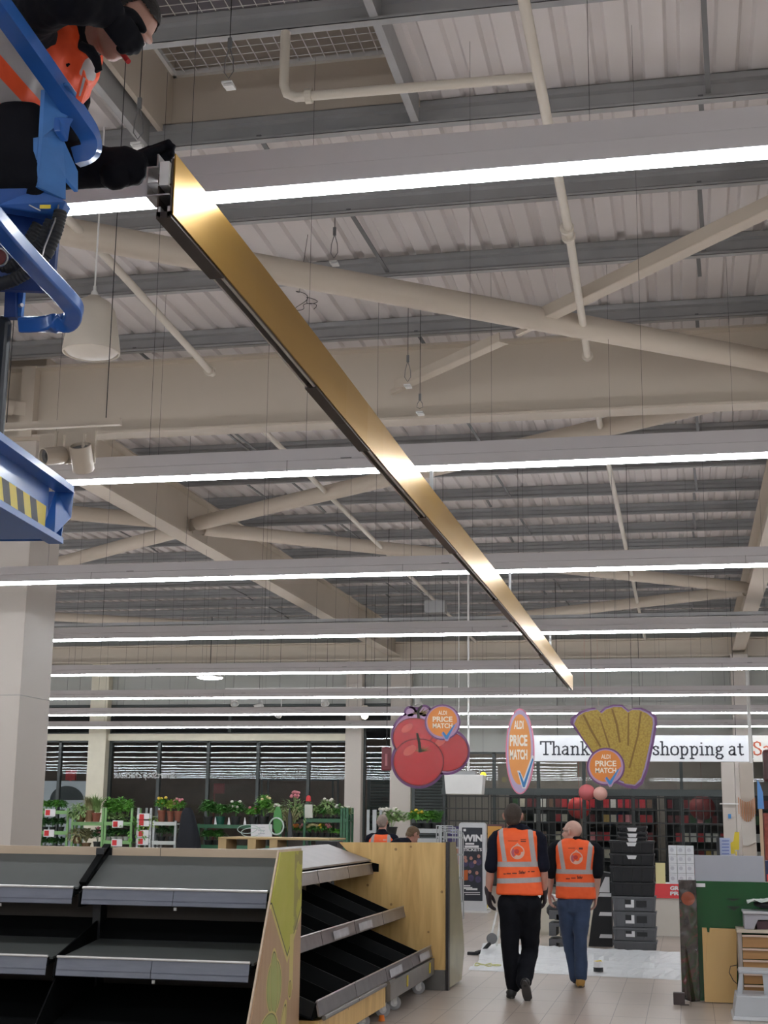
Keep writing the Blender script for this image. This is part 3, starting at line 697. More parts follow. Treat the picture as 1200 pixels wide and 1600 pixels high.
# -- far cross gondola : plywood back towards camera, end panel facing right
f = thing('plywood_gondola', 'plywood-backed shelving unit closing off the far end of the island', 'shelving unit', (-3.1, 15.4, 0))
P = [(-3.75, 1.50), (-2.51, 1.50), (-2.51, .24), (-2.78, .24), (-2.78, .16), (-3.4, .16)]
top = [at(530, 1316, 15.1), at(541, 1328, 15.1), at(556, 1338, 15.1), at(575, 1346, 15.1), at(592, 1350, 15.1)]
poly = [(p.x, 15.1, p.z) for p in top]+[(top[-1].x, 15.1, 1.175), (-3.72, 15.1, 1.175), (-3.70, 15.1, .2), (-2.51, 15.1, .2), (-2.51, 15.1, 1.49)]
MB().prism(poly, (0, .03, 0)).build('plywood_back', ply, f)
MB().box(-2.95, -2.51, 15.08, 15.13, .0, .2).build('kick_plate', bm_, f)
MB().box(-2.505, -2.475, 15.08, 15.16, .0, 1.50).build('corner_post', mat('post_dark', (.06, .055, .055), .35, .6), f)
MB().prism([(-2.50, 15.16, 1.49), (-2.50, 15.55, 1.49), (-2.50, 15.72, 1.2), (-2.50, 16.1, .45), (-2.50, 16.15, .3), (-2.50, 15.95, .02), (-2.50, 15.16, .02)], (.028, 0, 0)).build('end_panel', mat('end_panel_worn', (.36, .33, .2), .35, .25, .45, 2.5), f)
MB().box(-3.6, -2.51, 15.13, 15.2, .1, 1.46).prism([(-3.6, 15.2, 1.3), (-3.6, 15.75, 1.1), (-3.6, 15.75, 1.08), (-3.6, 15.2, 1.27)], (1.08, 0, 0)).prism([(-3.6, 15.2, .9), (-3.6, 16.0, .6), (-3.6, 16.0, .57), (-3.6, 15.2, .87)], (1.08, 0, 0)).box(-3.6, -2.51, 15.2, 15.9, .05, .25).build('shelf', shelfb, f)
MB().box(-3.6, -2.6, 15.3, 15.8, 0, .06).build('foot', black, f)
# small orange stopper on floor by castors
tag(MB().lathe((-2.68, 12.72, 0), [(0, .05), (.022, .05), (.03, .0), (0, 0)], 12).build('door_wedge', mat('orange_plastic', (.8, .2, .02), .4)), 'small orange rubber wedge on the floor by the castors', 'wedge')

# ================================================================= RIGHT-HAND GREEN BIN AND FURNITURE
greenm = mat('green_panel', (.008, .078, .02), .16, 0, .12, 1.5)
o = thing('green_cabinet', 'tall glossy green cabinet with grey top panel at the right', 'cabinet', (.4, 15.2, 0))
y = 15.05
xl, xr = at(1087, 1460, y).x, 1.3
MB().box(xl, xr, y, y+.03, 0, 1.15).build('front_panel', greenm, o)
MB().box(xl, xr, y+.03, y+.65, .0, 1.13).build('carcass', mat('green_dark', (.01, .06, .02), .4), o)
MB().prism([(xl-.005, y-.0, 1.10), (xl-.005, y+.9, 1.10), (xl-.005, y+.9, 0), (xl-.005, y, 0)], (-.02, 0, 0)).build('side_panel', galvd, o)
k = MB()
for x0, x1, z, dz in ((1133, 1158, 1405, 3), (1135, 1158, 1417, 6)):
    a = at(x0, z, y-.002); c = at(x1, z, y-.002)
    k.prism([(a.x, a.y, a.z+.008), ((a.x+c.x)/2, a.y, a.z-dz*.006), (c.x, c.y, a.z+.008)], (0, .004, 0))
k.build('hand_slot', mat('slot', (.003, .02, .006), .6), o)
a = at(1087, 1380, y-.01); c = at(1102, 1386, y-.01); MB().box(a.x, c.x, y-.006, y, c.z, a.z).build('rating_label', pale, o)
a = at(1085, 1336, y+.02); c = at(1195, 1380, y+.02)
tag(MB().box(a.x, c.x, y+.05, y+.09, 1.151, a.z).build('display_board', mat('panel_lilac_grey', (.36, .37, .42), .4)), 'flat pale grey board standing on top of the green cabinet', 'board')
# wrapped dark panel against its left side
def wrap_mat():
    m, nt, b = node_mat('printed_wrap'); o_, x, y_, z = objxyz(nt)
    n = nt.nodes.new('ShaderNodeTexNoise'); n.inputs['Scale'].default_value = 4.5; n.inputs['Detail'].default_value = 8; n.inputs['Distortion'].default_value = 1.2; nt.links.new(o_, n.inputs['Vector'])
    r = nt.nodes.new('ShaderNodeValToRGB'); cr = r.color_ramp
    for pos, col in ((.3, (.015, .012, .012)), (.45, (.05, .035, .03)), (.55, (.03, .045, .02)), (.66, (.12, .03, .03))):
        e = cr.elements.new(pos); e.color = (*col, 1)
    nt.links.new(n.outputs['Fac'], r.inputs[0])
    d = nt.nodes.new('ShaderNodeVectorMath'); d.operation = 'DISTANCE'; nt.links.new(o_, d.inputs[0]); d.inputs[1].default_value = (-.02, 15.0, .98)
    c = mixc(nt, mathn(nt, 'MULTIPLY', mathn(nt, 'LESS_THAN', d.outputs['Value'], .07), .8), r.outputs[0], (.30, .05, .01))
    nt.links.new(c, b.inputs['Base Color']); b.inputs['Roughness'].default_value = .25; b.inputs['Coat Weight'].default_value = .6
    w = nt.nodes.new('ShaderNodeTexWave'); w.inputs['Scale'].default_value = 2.4; w.inputs['Distortion'].default_value = 12; w.inputs['Detail'].default_value = 3; w.bands_direction = 'X'; nt.links.new(o_, w.inputs['Vector'])
    bp = nt.nodes.new('ShaderNodeBump'); bp.inputs['Strength'].default_value = .6; bp.inputs['Distance'].default_value = .02; nt.links.new(w.outputs['Fac'], bp.inputs['Height']); nt.links.new(bp.outputs[0], b.inputs['Normal'])
    return m
a = at(1060, 1378, 14.98); c = at(1088, 1378, 14.98)
tag(MB().prism([(a.x, 14.98, 1.16), (c.x-.002, 14.98, 1.16), (c.x-.002, 14.98, .0), ((a.x+c.x)/2, 14.90, .0), (a.x, 14.98, .02)], (0, .035, 0)).build('printed_sheet', wrap_mat(), bevel=.004), 'dark printed panel in shiny plastic wrap, leaning on the left of the green cabinet', 'panel')
a = at(1053, 1572, 14.9)
tag(MB().box(a.x, a.x+.11, 14.62, 14.72, 0, .11).box(a.x+.06, a.x+.15, 14.6, 14.62, 0, .012).build('corner_block', mat('dark_block', (.05, .035, .035), .5), bevel=.004), 'small dark brown block on the floor at the foot of the wrapped panel', 'block')
# leaning board
A = at(1097, 1450, 15.0); B = at(1151, 1452, 15.0); C = at(1152, 1568, 14.86); D = at(1101, 1563, 14.86)
tag(MB().prism([(A.x, 15.02, A.z), (A.x+.045, 15.02, A.z), (A.x+.05, 15.01, A.z-.04), (A.x+.07, 15.01, A.z-.045), (A.x+.075, 15.02, A.z), (B.x, 15.02, B.z), (C.x, 14.88, .006), (D.x, 14.88, .006)], (0, .02, .002)).build('wooden_board', mat('oak_board', (.50, .31, .10), .4, 0, .15, 3, 0, 0, (1, 1, .25))), 'plain oak-coloured board leaning against the green cabinet', 'board')
# drawer unit
o = thing('drawer_unit', 'low wooden drawer unit with pale rails at the right edge', 'drawer unit', (.8, 14.8, 0))
y = 14.6; x0 = at(1153, 1460, y).x; x1 = 1.25; zt = at(1153, 1452, y).z
MB().box(x0-.01, x1, y-.02, y+.5, zt-.03, zt).build('top', mat('top_pale', (.52, .45, .36), .5), o)
MB().box(x0, x0+.035, y, y+.5, 0, zt-.03).box(x1-.035, x1, y, y+.5, 0, zt-.03).box(x0, x1, y+.47, y+.5, 0, zt-.03).build('carcass', mat('carcass_grey', (.33, .29, .26), .5), o)
zz = [at(1165, p, y).z for p in (1460, 1481, 1499, 1520, 1538, 1553)]
for i in range(len(zz)-1):
    d = MB().box(x0+.04, x1-.04, y+.005, y+.025, zz[i+1]+.004, zz[i]-.022).build('drawer', mat('drawer_wood', (.36, .19, .07), .45, 0, .2, 3, 0, 0, (.5, 1, 8)), o)
    MB().box(x0+.038, x1-.038, y-.012, y+.02, zz[i]-.022, zz[i]-.004).build('handle_rail', mat('rail_pinkish', (.62, .47, .38), .4), d)
MB().box(x0+.04, x1-.04, y+.03, y+.45, 0, zz[-1]).build('base', mat('carcass_grey', (.33, .29, .26)), o)
# grey tray unit on top + film
a = at(1164, 1452, 14.5); o = thing('grey_trolley_top', 'grey plastic tray unit standing on the drawer unit', 'tray', (a.x+.2, 14.8, zt))
gp = mat('grey_plastic', (.34, .33, .37), .35)
tz = at(1164, 1428, 14.6).z
MB().prism([(a.x, 14.62, zt), (a.x, 14.62, tz), (1.15, 14.62, tz), (1.15, 14.62, zt), (1.08, 14.62, zt), (1.06, 14.62, zt+.09), (a.x+.13, 14.62, zt+.09), (a.x+.09, 14.62, zt)], (0, .38, 0)).build('tray_body', gp, o, bevel=.006)
MB().box(a.x-.01, 1.16, 14.60, 15.02, tz, tz+.025).build('tray_rim', mat('grey_plastic_light', (.5, .5, .53), .3), o, bevel=.006)
MB().box(a.x+.12, 1.0, 14.66, 14.98, zt+.001, zt+.08).build('inner_box', mat('maroon', (.06, .02, .03), .5), o)
o = thing('wrapped_bag', 'crumpled clear plastic and black bag lying on the grey tray', 'bag', (a.x+.25, 14.8, tz+.03))
mb = MB(); random.seed(3)
mb.sphere((a.x+.30, 14.8, tz+.085), (.2, .14, .05), 14); mb.sphere((a.x+.55, 14.8, tz+.08), (.16, .14, .05), 14)
mb.build('black_bag', black, o, smooth=True)
ob = MB(); n = 9; vs = []; fs = []
for j in range(n):
    for i in range(n):
        vs.append((a.x+.04+i*.065, 14.63+j*.04, tz+.12+.012*math.sin(i*2.1+j)+.014*random.random()+(.01*i if i > 4 else 0)-(.02 if i == 0 else 0)))
for j in range(n-1):
    for i in range(n-1): fs.append((j*n+i, j*n+i+1, (j+1)*n+i+1, (j+1)*n+i))
film = ob.add(vs, fs).build('film', mat('milky_film', (.6, .66, .62), .25), o, clean=False); film.modifiers.new('s', 'SOLIDIFY').thickness = .008
# step stool
o = thing('step_stool', 'pale grey plastic step stool in front of the drawer unit', 'step stool', (.65, 13.95, 0))
sg = mat('stool_grey', (.42, .44, .47), .4); y = 13.9; xl = .41; xr = .98; zt2 = .41
MB().prism([(xl+.0, y-.0, zt2-.03), (xr, y, zt2-.03), (xr, y, zt2), (xl+.01, y, zt2)], (0, .32, 0)).build('top_step', sg, o, bevel=.008)
for s, xx in ((0, xl), (1, xr-.03)):
    MB().prism([(xx+.01, y, zt2-.03), (xx+.04, y, zt2-.03), (xx+.03+(0 if s == 0 else .03), y, .20), (xx-.02+(0 if s == 0 else .03), y, .20)], (0, .04, 0)).build('leg', sg, o)
MB().prism([((xl+xr)/2-.07, y, zt2-.03), ((xl+xr)/2+.02, y, zt2-.03), ((xl+xr)/2+.0, y, .2), ((xl+xr)/2-.06, y, .2)], (0, .03, 0)).build('centre_web', sg, o)
MB().prism([(xl-.03, y-.2, .205), (xr+.03, y-.2, .205), (xr+.06, y-.22, .03), (xl-.06, y-.22, .03)], (0, .5, 0)).build('lower_step', sg, o, bevel=.008)
MB().prism([(xl-.075, y-.24, 0), (xr+.075, y-.24, 0), (xr+.065, y-.235, .035), (xl-.065, y-.235, .035)], (0, .56, 0)).build('base_ring', mat('stool_grey_light', (.55, .57, .60), .35), o, bevel=.008)
# thin black cable loop by the board
c = at(1147, 1525, 14.7)
tag(MB().tube([(c.x+.03, 14.72, c.z+.1), (c.x-.03, 14.7, c.z+.09), (c.x-.045, 14.7, c.z+.03), (c.x-.01, 14.7, c.z-.04), (c.x+.045, 14.7, c.z-.09), (c.x+.05, 14.7, .2), (c.x+.045, 14.72, .006)], .004, 6).build('cable', black), 'thin dark cable looping beside the oak board', 'cable')

# ================================================================= MIDDLE FLOOR: boards, crates
sheet = mat('white_sheet', (.62, .64, .66), .3, 0, .22, 6, 0, .9, (.6, 6, 6))
o = thing('dust_sheet', 'long crinkled white plastic-wrapped panels lying on the floor across the aisle', 'panels', (-1.2, 18, 0))
A0 = [atz(745, 1498, 0), atz(1062, 1524, 0), atz(1060, 1488, 0), atz(745, 1482, 0)]
def sheetm(pts, h, name, seed):
    random.seed(seed); n, m_ = 40, 10; vs = []; fs = []
    p00, p10, p11, p01 = pts
    for j in range(m_+1):
        for i in range(n+1):
            u, v = i/n, j/m_; p = (p00*(1-u)+p10*u)*(1-v)+(p01*(1-u)+p11*u)*v
            vs.append((p.x, p.y, h+random.uniform(-.011, .011)+.012*math.sin(v*16+u*3) if 0 < j < m_ else h*.0+.003))
    for j in range(m_):
        for i in range(n): q = j*(n+1)+i; fs.append((q, q+1, q+n+2, q+n+1))
    return MB().add(vs, fs).build(name, sheet, o, clean=False)
sheetm([atz(732, 1516, 0), atz(1064, 1532, 0), atz(1064, 1500, 0), atz(750, 1502, 0)], .02, 'lower_panel', 1)
sheetm([atz(748, 1506, 0), atz(1064, 1516, 0), atz(1062, 1492, 0), atz(755, 1480, 0)], .065, 'upper_panel', 2)
# cup of tape / tin
c = atz(935, 1521, 0); o = thing('paint_tin', 'small white and black tin on the floor beside the second walker', 'tin', c)
MB().lathe(c+Vector((0, 0, .02)), [(0, 0), (.055, 0), (.055, .11), (.05, .115), (0, .11)], 20).build('tin_body', [pale], o, smooth='auto'); MB().lathe(c+Vector((0, 0, .02)), [(.0565, .0), (.0565, .05), (.0, .05)], 20).build('dark_band', black, o)
MB().tube([c+Vector((-.05, 0, .13)), c+Vector((.03, -.02, .145)), c+Vector((.05, 0, .12))], .008, 6).build('yellow_tape', yellow, o)
c = atz(755, 1512, 0)
tag(MB().tube([c+Vector((.10*math.cos(a), .10*math.sin(a), .035+.012*math.sin(3*a))) for a in [i*.5 for i in range(14)]], .008, 6).tube([c+Vector((.16+.05*math.cos(a), .06*math.sin(a), .035)) for a in [i*.6 for i in range(11)]], .008, 6).build('strap_coil', mat('pale_yellow', (.62, .62, .3), .5)), 'pale yellow strap coiled on the floor at the left end of the white panels', 'strap')
# broom-like mop leaning with caster base, left of walkers
c = atz(745, 1492, 0); o = thing('sack_truck', 'white-handled floor trolley tilted behind the first walker', 'trolley', c)
h = at(776, 1425, c.y+.1)
MB().tube([c+Vector((.16, 0, .12)), h], .014, 8).tube([c+Vector((.26, 0, .12)), h+Vector((.06, 0, 0))], .012, 8).build('handle', whitep, o)
MB().tube([c+Vector((-.02, 0, .02)), c+Vector((.08, 0, .05)), c+Vector((.18, 0, .16))], .025, 8).box(c.x-.12, c.x+.02, c.y-.04, c.y+.04, 0.0, .035).build('foot', blackm, o)
MB().lathe((c.x+.2, c.y-.02, .21), [(0, 0), (.07, 0), (.07, .04), (0, .04)], 18, axis=(0, 1, 0)).build('wheel', galvd, o)
# stacks of crates
def crate(x0, x1, y0, y1, z0, h, m_, lip, tagm=None, label='', group='', arched=False, name='crate'):
    o = thing(name, label, 'crate', ((x0+x1)/2, (y0+y1)/2, z0), group)
    b = MB().prism([(x0+.02, y0+.015, z0), (x1-.02, y0+.015, z0), (x1-.005, y0, z0+h-.02), (x0+.005, y0, z0+h-.02)], (0, y1-y0-.02, 0))
    b.box(x0, x1, y0-.008, y1, z0+h-.035, z0+h-.006)
    for k in range(5): xx = x0+.05+k*(x1-x0-.1)/4; b.box(xx-.006, xx+.006, y0-.004, y0+.02, z0+.01, z0+h-.03)
    b.build('crate_body', m_, o, bevel=.003)
    cx = (x0+x1)/2
    if tagm == 'w': MB().prism([(cx-.07, y0-.012, z0+h-.03), (cx+.07, y0-.012, z0+h-.03), (cx+.05, y0-.012, z0+h-.08), (cx-.05, y0-.012, z0+h-.08)], (0, .006, 0)).build('hand_grip', pale, o)
    if tagm == 'l':
        MB().prism([(cx-.12, y0-.012, z0+.05), (cx+.0, y0-.012, z0+.05), (cx+.0, y0-.012, z0+h-.05), (cx-.04, y0-.012, z0+h-.05), (cx-.04, y0-.012, z0+.09), (cx-.12, y0-.012, z0+.09)], (0, .006, 0)).build('tag_card', pale, o)
        MB().box(cx-.12, cx-.045, y0-.011, y0-.004, z0+.095, z0+h-.05).build('slot', black, o); MB().box(cx+.03, cx+.17, y0-.011, y0-.004, z0+.06, z0+h-.06).build('slot', black, o)
    return o
gcr = mat('grey_crate', (.10, .105, .115), .45)
yc = 20.3
zs = [at(990, p, yc).z for p in (1486, 1470, 1449, 1424, 1400)]; zs[0] = 0
names = ['lowest', 'second from the bottom', 'third from the bottom', 'topmost grey']
for k in range(4):
    crate(at(957, 1440, yc).x, at(1026, 1440, yc).x, yc, yc+.4, zs[k], zs[k+1]-zs[k], gcr, 0, 'l' if k else None, 'grey stacking crate, %s of the stack under the black crates' % names[k], 'grey crates')
zb = zs[-1]; blk = mat('black_crate', (.008, .009, .012), .4)
lv = [1400, 1378, 1352, 1333, 1313, 1306, 1299, 1290]
nm = ['bottom one, wide', 'second up, wide', 'third up, wide', 'fourth up, wide', 'fifth up, narrower', 'sixth up, narrower', 'very top one']
for k in range(7):
    a, c = (952, 1023) if k < 4 else (966, 1012)
    zz0, zz1 = at(990, lv[k], yc).z, at(990, lv[k+1], yc).z
    crate(at(a, 1350, yc).x, at(c, 1350, yc).x, yc+.01, yc+.39, zz0, zz1-zz0, blk, 0, 'w' if k >= 2 else None, 'black stacking crate on the tall stack, %s' % nm[k], 'black crates')
# pallets and dark sheets left of the stack
o = thing('dolly_stack', 'dark plastic dolly loaded with black sheeting left of the crate stack', 'dolly', at(925, 1480, 20.6))
a = at(918, 1395, 20.8); c = at(955, 1395, 20.8)
MB().prism([(a.x, 20.8, 0), (c.x, 20.8, 0), (c.x, 20.8, 1.0), (c.x-.16, 20.8, 1.02), (a.x+.05, 20.8, .35)], (0, .4, 0)).build('black_sheet', blackm, o)
for z in (.12, .42, .68): MB().prism([(c.x-.18, 20.78, z), (c.x, 20.78, z), (c.x, 20.78, z+.05), (c.x-.16, 20.78, z+.05)], (0, .02, 0)).build('white_flap', pale, o)
MB().prism([(c.x-.18, 20.78, .74), (c.x-.02, 20.78, .74), (c.x-.02, 20.78, .95), (c.x-.08, 20.78, .95)], (0, .02, 0)).build('white_flap', pale, o)
for i, (p0, p1, y_) in enumerate(((1486, 1468, 20.6), (1462, 1443, 20.6), (1436, 1424, 20.6))):
    a = at(858, p0, y_); c = at(905, p1, y_)
    z0 = max(a.z, 0)
    o = thing('plastic_pallet', 'grey plastic pallet between the two walkers, %s of three' % ('lowest', 'middle', 'topmost')[i], 'pallet', (a.x, y_, z0), 'grey pallets')
    MB().box(a.x, c.x, y_, y_+.5, c.z-.05, c.z).box(a.x, a.x+.1, y_, y_+.5, z0, c.z-.05).box(c.x-.1, c.x, y_, y_+.5, z0, c.z-.05).box((a.x+c.x)/2-.06, (a.x+c.x)/2+.04, y_, y_+.5, z0, c.z-.05).build('deck', gcr, o)
c = at(875, 1413, 20.6)
tag(MB().sphere((c.x, 20.85, c.z-.1), (.22, .2, .14), 14).build('black_sack', blackm, smooth=True), 'crumpled black sack on top of the grey pallets', 'sack')
# pale counters behind
for px0, px1, pt, lab in ((838, 950, 1404, 'pale cream checkout counter seen between the walkers'),):
    a = at(px0, pt, 22.5); c = at(px1, pt, 22.5)
    yb = 22.5
    o = thing('counter', lab, 'counter', ((a.x+c.x)/2, yb, 0))
    zt_ = a.z
    MB().box(a.x, c.x, yb, yb+.6, 0.05, zt_).box(a.x+.02, c.x-.02, yb+.02, yb+.6, 0, .05).build('body', mat('counter_cream', (.62, .59, .50), .4), o)
    MB().box(a.x-.01, c.x+.01, yb-.01, yb+.6, zt_, zt_+.04).build('counter_top', pale, o)

# ================================================================= PRICE SIGNS
purple = mat('sign_purple', (.14, .05, .16), .4); lilac = mat('sign_lilac', (.42, .26, .42), .4); orange = mat('sign_orange', (.68, .22, .035), .4)
tomred = mat('tomato_red', (.42, .012, .016), .25, 0, .25, 2.5); tomhi = mat('tomato_light', (.55, .10, .08), .3); calyx = mat('calyx', (.20, .14, .05), .5, 0, .3, 8); stalk = mat('stalk', (.02, .02, .01), .5)
tick = mat('tick_blue', (.05, .22, .50), .4); txt = mat('sign_text', (.85, .74, .58), .5); bluerim = mat('lilac_rim', (.30, .22, .38), .4)
def tickpoly(x, y, s): return [(x+a*s, y+b*s) for a, b in ((0, .05), (.28, .42), (1.0, -.62), (1.14, -.66), (.40, .78), (.22, .80), (-.12, .20))]
def badge(cx, cy_, r, Y, parent, sx=1., y_off=0):
    mb = MB(); flat(mb, ell_px(cx, cy_, r*1.12*sx, r*1.12), Y, .012); mb.build('badge_rim', purple, parent)
    mb = MB(); flat(mb, ell_px(cx, cy_, r*1.03*sx, r*1.03), Y-.003); mb.build('badge_ring', lilac, parent)
    mb = MB(); flat(mb, ell_px(cx-.02*r, cy_-.04*r, r*.93*sx, r*.93), Y-.006); mb.build('badge_face', orange, parent)
    mb = text_px('ALDI', cx-r*.27*sx, cy_-r*.72, cx+r*.27*sx, cy_-r*.47, Y-.008, .02)
    text_px('PRICE', cx-r*.62*sx, cy_-r*.36, cx+r*.62*sx, cy_-r*.02, Y-.008, .03, mb)
    text_px('MATCH', cx-r*.62*sx, cy_+r*.06, cx+r*.62*sx, cy_+r*.38, Y-.008, .03, mb)
    mb.build('badge_lettering', txt, parent, clean=False)
    mb = MB(); flat(mb, tickpoly(cx+.02*r*sx, cy_+r*.55, r*.72*1.12), Y-.009, .001); mb.build('tick_outline', lilac if sx == 1 else pale, parent)
    mb = MB(); flat(mb, tickpoly(cx+.06*r*sx, cy_+r*.55, r*.64), Y-.011, .001); mb.build('tick_mark', tick, parent)
YS = 18.0
# tomatoes
o = thing('hanging_sign', 'hanging cut-out price sign picturing three red tomatoes with a round orange badge', 'sign', at(670, 1102, YS))
# shapes carried in photo units, one cut-out board 2 cm thick
circ = [(651, 1150, 40), (654, 1189, 43), (697, 1174, 37), (641, 1113, 10), (663, 1112, 11)]
mb = MB()
for x, y_, r in circ: flat(mb, ell_px(x, y_, r, r, 48), YS, .02)
flat(mb, [(640, 1104), (690, 1108), (715, 1140), (640, 1150)], YS, .02)
mb.build('backing_board', purple, o)
mb = MB()
for x, y_, r in circ: flat(mb, ell_px(x, y_, r-3.5, r-3.5, 48), YS-.003)
mb.build('lilac_border', lilac, o)
def tom(x, y_, r, d, sq=.96):
    p = []
    for k in range(48):
        a = 2*math.pi*k/48; rr = r*(1-.05*max(0, -math.sin(a))**8); p.append((x+rr*math.cos(a), y_+rr*sq*math.sin(a)))
    mb = MB(); flat(mb, [(x+(a_-x)*1.045, y_+(b2-y_)*1.045) for a_, b2 in p], YS-d+.001); mb.build('tomato_outline', mat('tomato_dark', (.16, .008, .012), .4), o)
    mb = MB(); flat(mb, p, YS-d); mb.build('tomato_print', tomred, o)
    mb = MB(); flat(mb, ell_px(x-r*.36, y_-r*.46, r*.30, r*.17, 24, 0, -.6), YS-d-.003, .002); mb.build('highlight_print', tomhi, o)
tom(648, 1153, 33, .006); tom(699, 1174, 31.5, .008); tom(654, 1190, 38, .012)
mb = MB()
for cx, cy_, s in ((655, 1108, 1.15), (656, 1167, 1.)):
    for a in (-2.9, -2.4, -.7, -.25, -1.2, 2.9, .2): flat(mb, [(cx, cy_+6*s), (cx+15*s*math.cos(a)+3, cy_+4+13*s*math.sin(a)*.55), (cx+2*s, cy_+8*s)], YS-.014, .002)
mb.build('calyx_print', calyx, o)
mb = MB(); flat(mb, [(652, 1122), (651, 1112), (658, 1102), (661, 1103), (655, 1112), (656, 1123)], YS-.016, .002); flat(mb, [(654, 1176), (653, 1160), (650, 1146), (653, 1145), (657, 1160), (659, 1175)], YS-.016, .002); mb.build('stalk_print', stalk, o)
badge(691.5, 1128.5, 25, YS-.016, o)
for px in (641, 691): MB().tube([at(px, 1106, YS+.01), (at(px, 1106, YS).x, YS+.01, 6.75)], .003, 5).build('hanging_wire', black, o)
# slim oval sign seen at an angle
o = thing('hanging_sign', 'slim oval orange hanging price sign between the tomatoes and the corn', 'sign', at(812, 1108, YS))
def ovp(rx, ry, dx=0): return ell_px(812.5+dx, 1174, rx, ry, 48, 0, 0)
pink = mat('sign_pink_edge', (.75, .22, .33), .4)
c_, c_2 = at(812.5, 1174, YS), None
mb = MB(); flat(mb, ovp(22.5, 67), YS, .03); mb.build('backing_board', pink, o)
mb = MB(); flat(mb, ovp(20.5, 65), YS-.003); mb.build('lilac_border', mat('pale_lilac', (.52, .42, .62), .4), o)
mb = MB(); flat(mb, ell_px(812, 1171, 17.5, 55, 48), YS-.006); mb.build('orange_face', mat('sign_orange_bright', (.80, .33, .09), .4), o)
mb = text_px('ALDI', 803, 1126, 818, 1139, YS-.008, .03); text_px('PRICE', 796.5, 1148, 824, 1166, YS-.008, .04, mb); text_px('MATCH', 796.5, 1171, 824, 1187, YS-.008, .04, mb)
mb.build('lettering', mat('sign_text_light', (.9, .82, .7), .5), o, clean=False)
mb = MB(); flat(mb, [(808, 1204), (812, 1204), (818, 1217), (831, 1180), (834, 1181), (834, 1188), (822, 1232), (816, 1232)], YS-.010, .001); mb.build('tick_outline', pale, o)
mb = MB(); flat(mb, [(810, 1206), (813, 1208), (818.5, 1222), (832, 1184), (833.5, 1187), (820, 1230), (817, 1230)], YS-.012, .001); mb.build('tick_mark', tick, o)
MB().tube([at(812, 1110, YS+.01), (at(812, 1110, YS).x, YS+.01, 6.75)], .003, 5).build('hanging_wire', black, o)
# corn
def corn_mat():
    m, nt, b = node_mat('corn_print'); o_, x, y_, z = objxyz(nt)
    vo = nt.nodes.new('ShaderNodeTexVoronoi'); vo.inputs['Scale'].default_value = 42; nt.links.new(o_, vo.inputs['Vector'])
    c = mixc(nt, vo.outputs['Distance'], (.44, .31, .04), (.27, .16, .015)); nt.links.new(c, b.inputs['Base Color']); b.inputs['Roughness'].default_value = .4
    return m
o = thing('hanging_sign', 'hanging cut-out price sign picturing three yellow corn cobs with a round badge', 'sign', at(960, 1102, YS))
outer = [(891, 1130), (892, 1122), (905, 1112), (918, 1107), (929, 1105.5), (937, 1112), (945, 1105), (958, 1101), (972, 1101), (983, 1110), (990, 1106), (1003, 1106), (1017, 1112), (1026, 1120), (1027, 1130), (1022, 1160), (1012, 1205), (1004, 1225), (994, 1233), (980, 1231), (958, 1222), (930, 1185), (910, 1156)]
mb = MB(); flat(mb, outer, YS, .02); mb.build('backing_board', purple, o)
gx = sum(p[0] for p in outer)/len(outer); gy = sum(p[1] for p in outer)/len(outer)
mb = MB(); flat(mb, [(gx+(x-gx)*.935, gy+(y_-gy)*.945) for x, y_ in outer], YS-.002); mb.build('lilac_border', bluerim, o)
cm = corn_mat()
mb = MB(); flat(mb, [(gx+(x-gx)*.89, gy+(y_-gy)*.91) for x, y_ in outer], YS-.004); mb.build('corn_print', cm, o)
for k, pl in enumerate(([(897, 1131), (903, 1119), (915, 1112), (928, 1112), (936, 1124), (952, 1165), (985, 1225), (960, 1212), (930, 1180), (910, 1152)], [(938, 1121), (948, 1111), (962, 1107), (974, 1109), (981, 1120), (985, 1160), (990, 1222), (978, 1222), (955, 1180)], [(983, 1118), (992, 1111), (1005, 1112), (1016, 1119), (1020, 1130), (1012, 1175), (1002, 1215), (992, 1226), (975, 1224), (978, 1180), (980, 1140)])):
    mb = MB(); flat(mb, pl, YS-.005-.003*k); mb.build('cob_print', cm, o)
ln = mat('corn_line', (.20, .11, .01), .5)
mb = MB()
for pl in ([(910, 1117), (913, 1116), (925, 1140), (940, 1167), (937, 1167), (922, 1142)], [(955, 1108), (958, 1108), (965, 1130), (970, 1160), (967, 1160), (962, 1132)], [(1000, 1112), (1003, 1112), (998, 1150), (985, 1200), (982, 1200), (995, 1150)], [(936, 1120), (938, 1120), (954, 1168), (951, 1168)], [(981, 1114), (983, 1114), (983, 1165), (980, 1165)]): flat(mb, pl, YS-.0135, .001)
mb.build('cob_lines', ln, o)
badge(946.5, 1198, 26.5, YS-.016, o)
for px in (925, 988): MB().tube([at(px, 1108, YS+.01), (at(px, 1108, YS).x, YS+.01, 6.75)], .003, 5).build('hanging_wire', black, o)

# ================================================================= THANK-YOU FASCIA
YT = 30.0
o = thing('fascia_sign', 'long white fascia sign with dark thank-you lettering over the entrance grilles', 'sign', at(835, 1170, YT))
a = at(833, 1150, YT); b_ = at(1175, 1191, YT)
zt_, zb_ = at(1000, 1149, YT).z, at(1000, 1190, YT).z
xL, xR = at(834, 1170, YT).x, at(1174, 1170, YT).x
MB().box(xL, xR, YT, YT+.06, zb_, zt_).build('sign_board', mat('fascia_white', (.74, .76, .80), .4), o, bevel=.01)
dk = mat('fascia_text', (.05, .055, .07), .5)
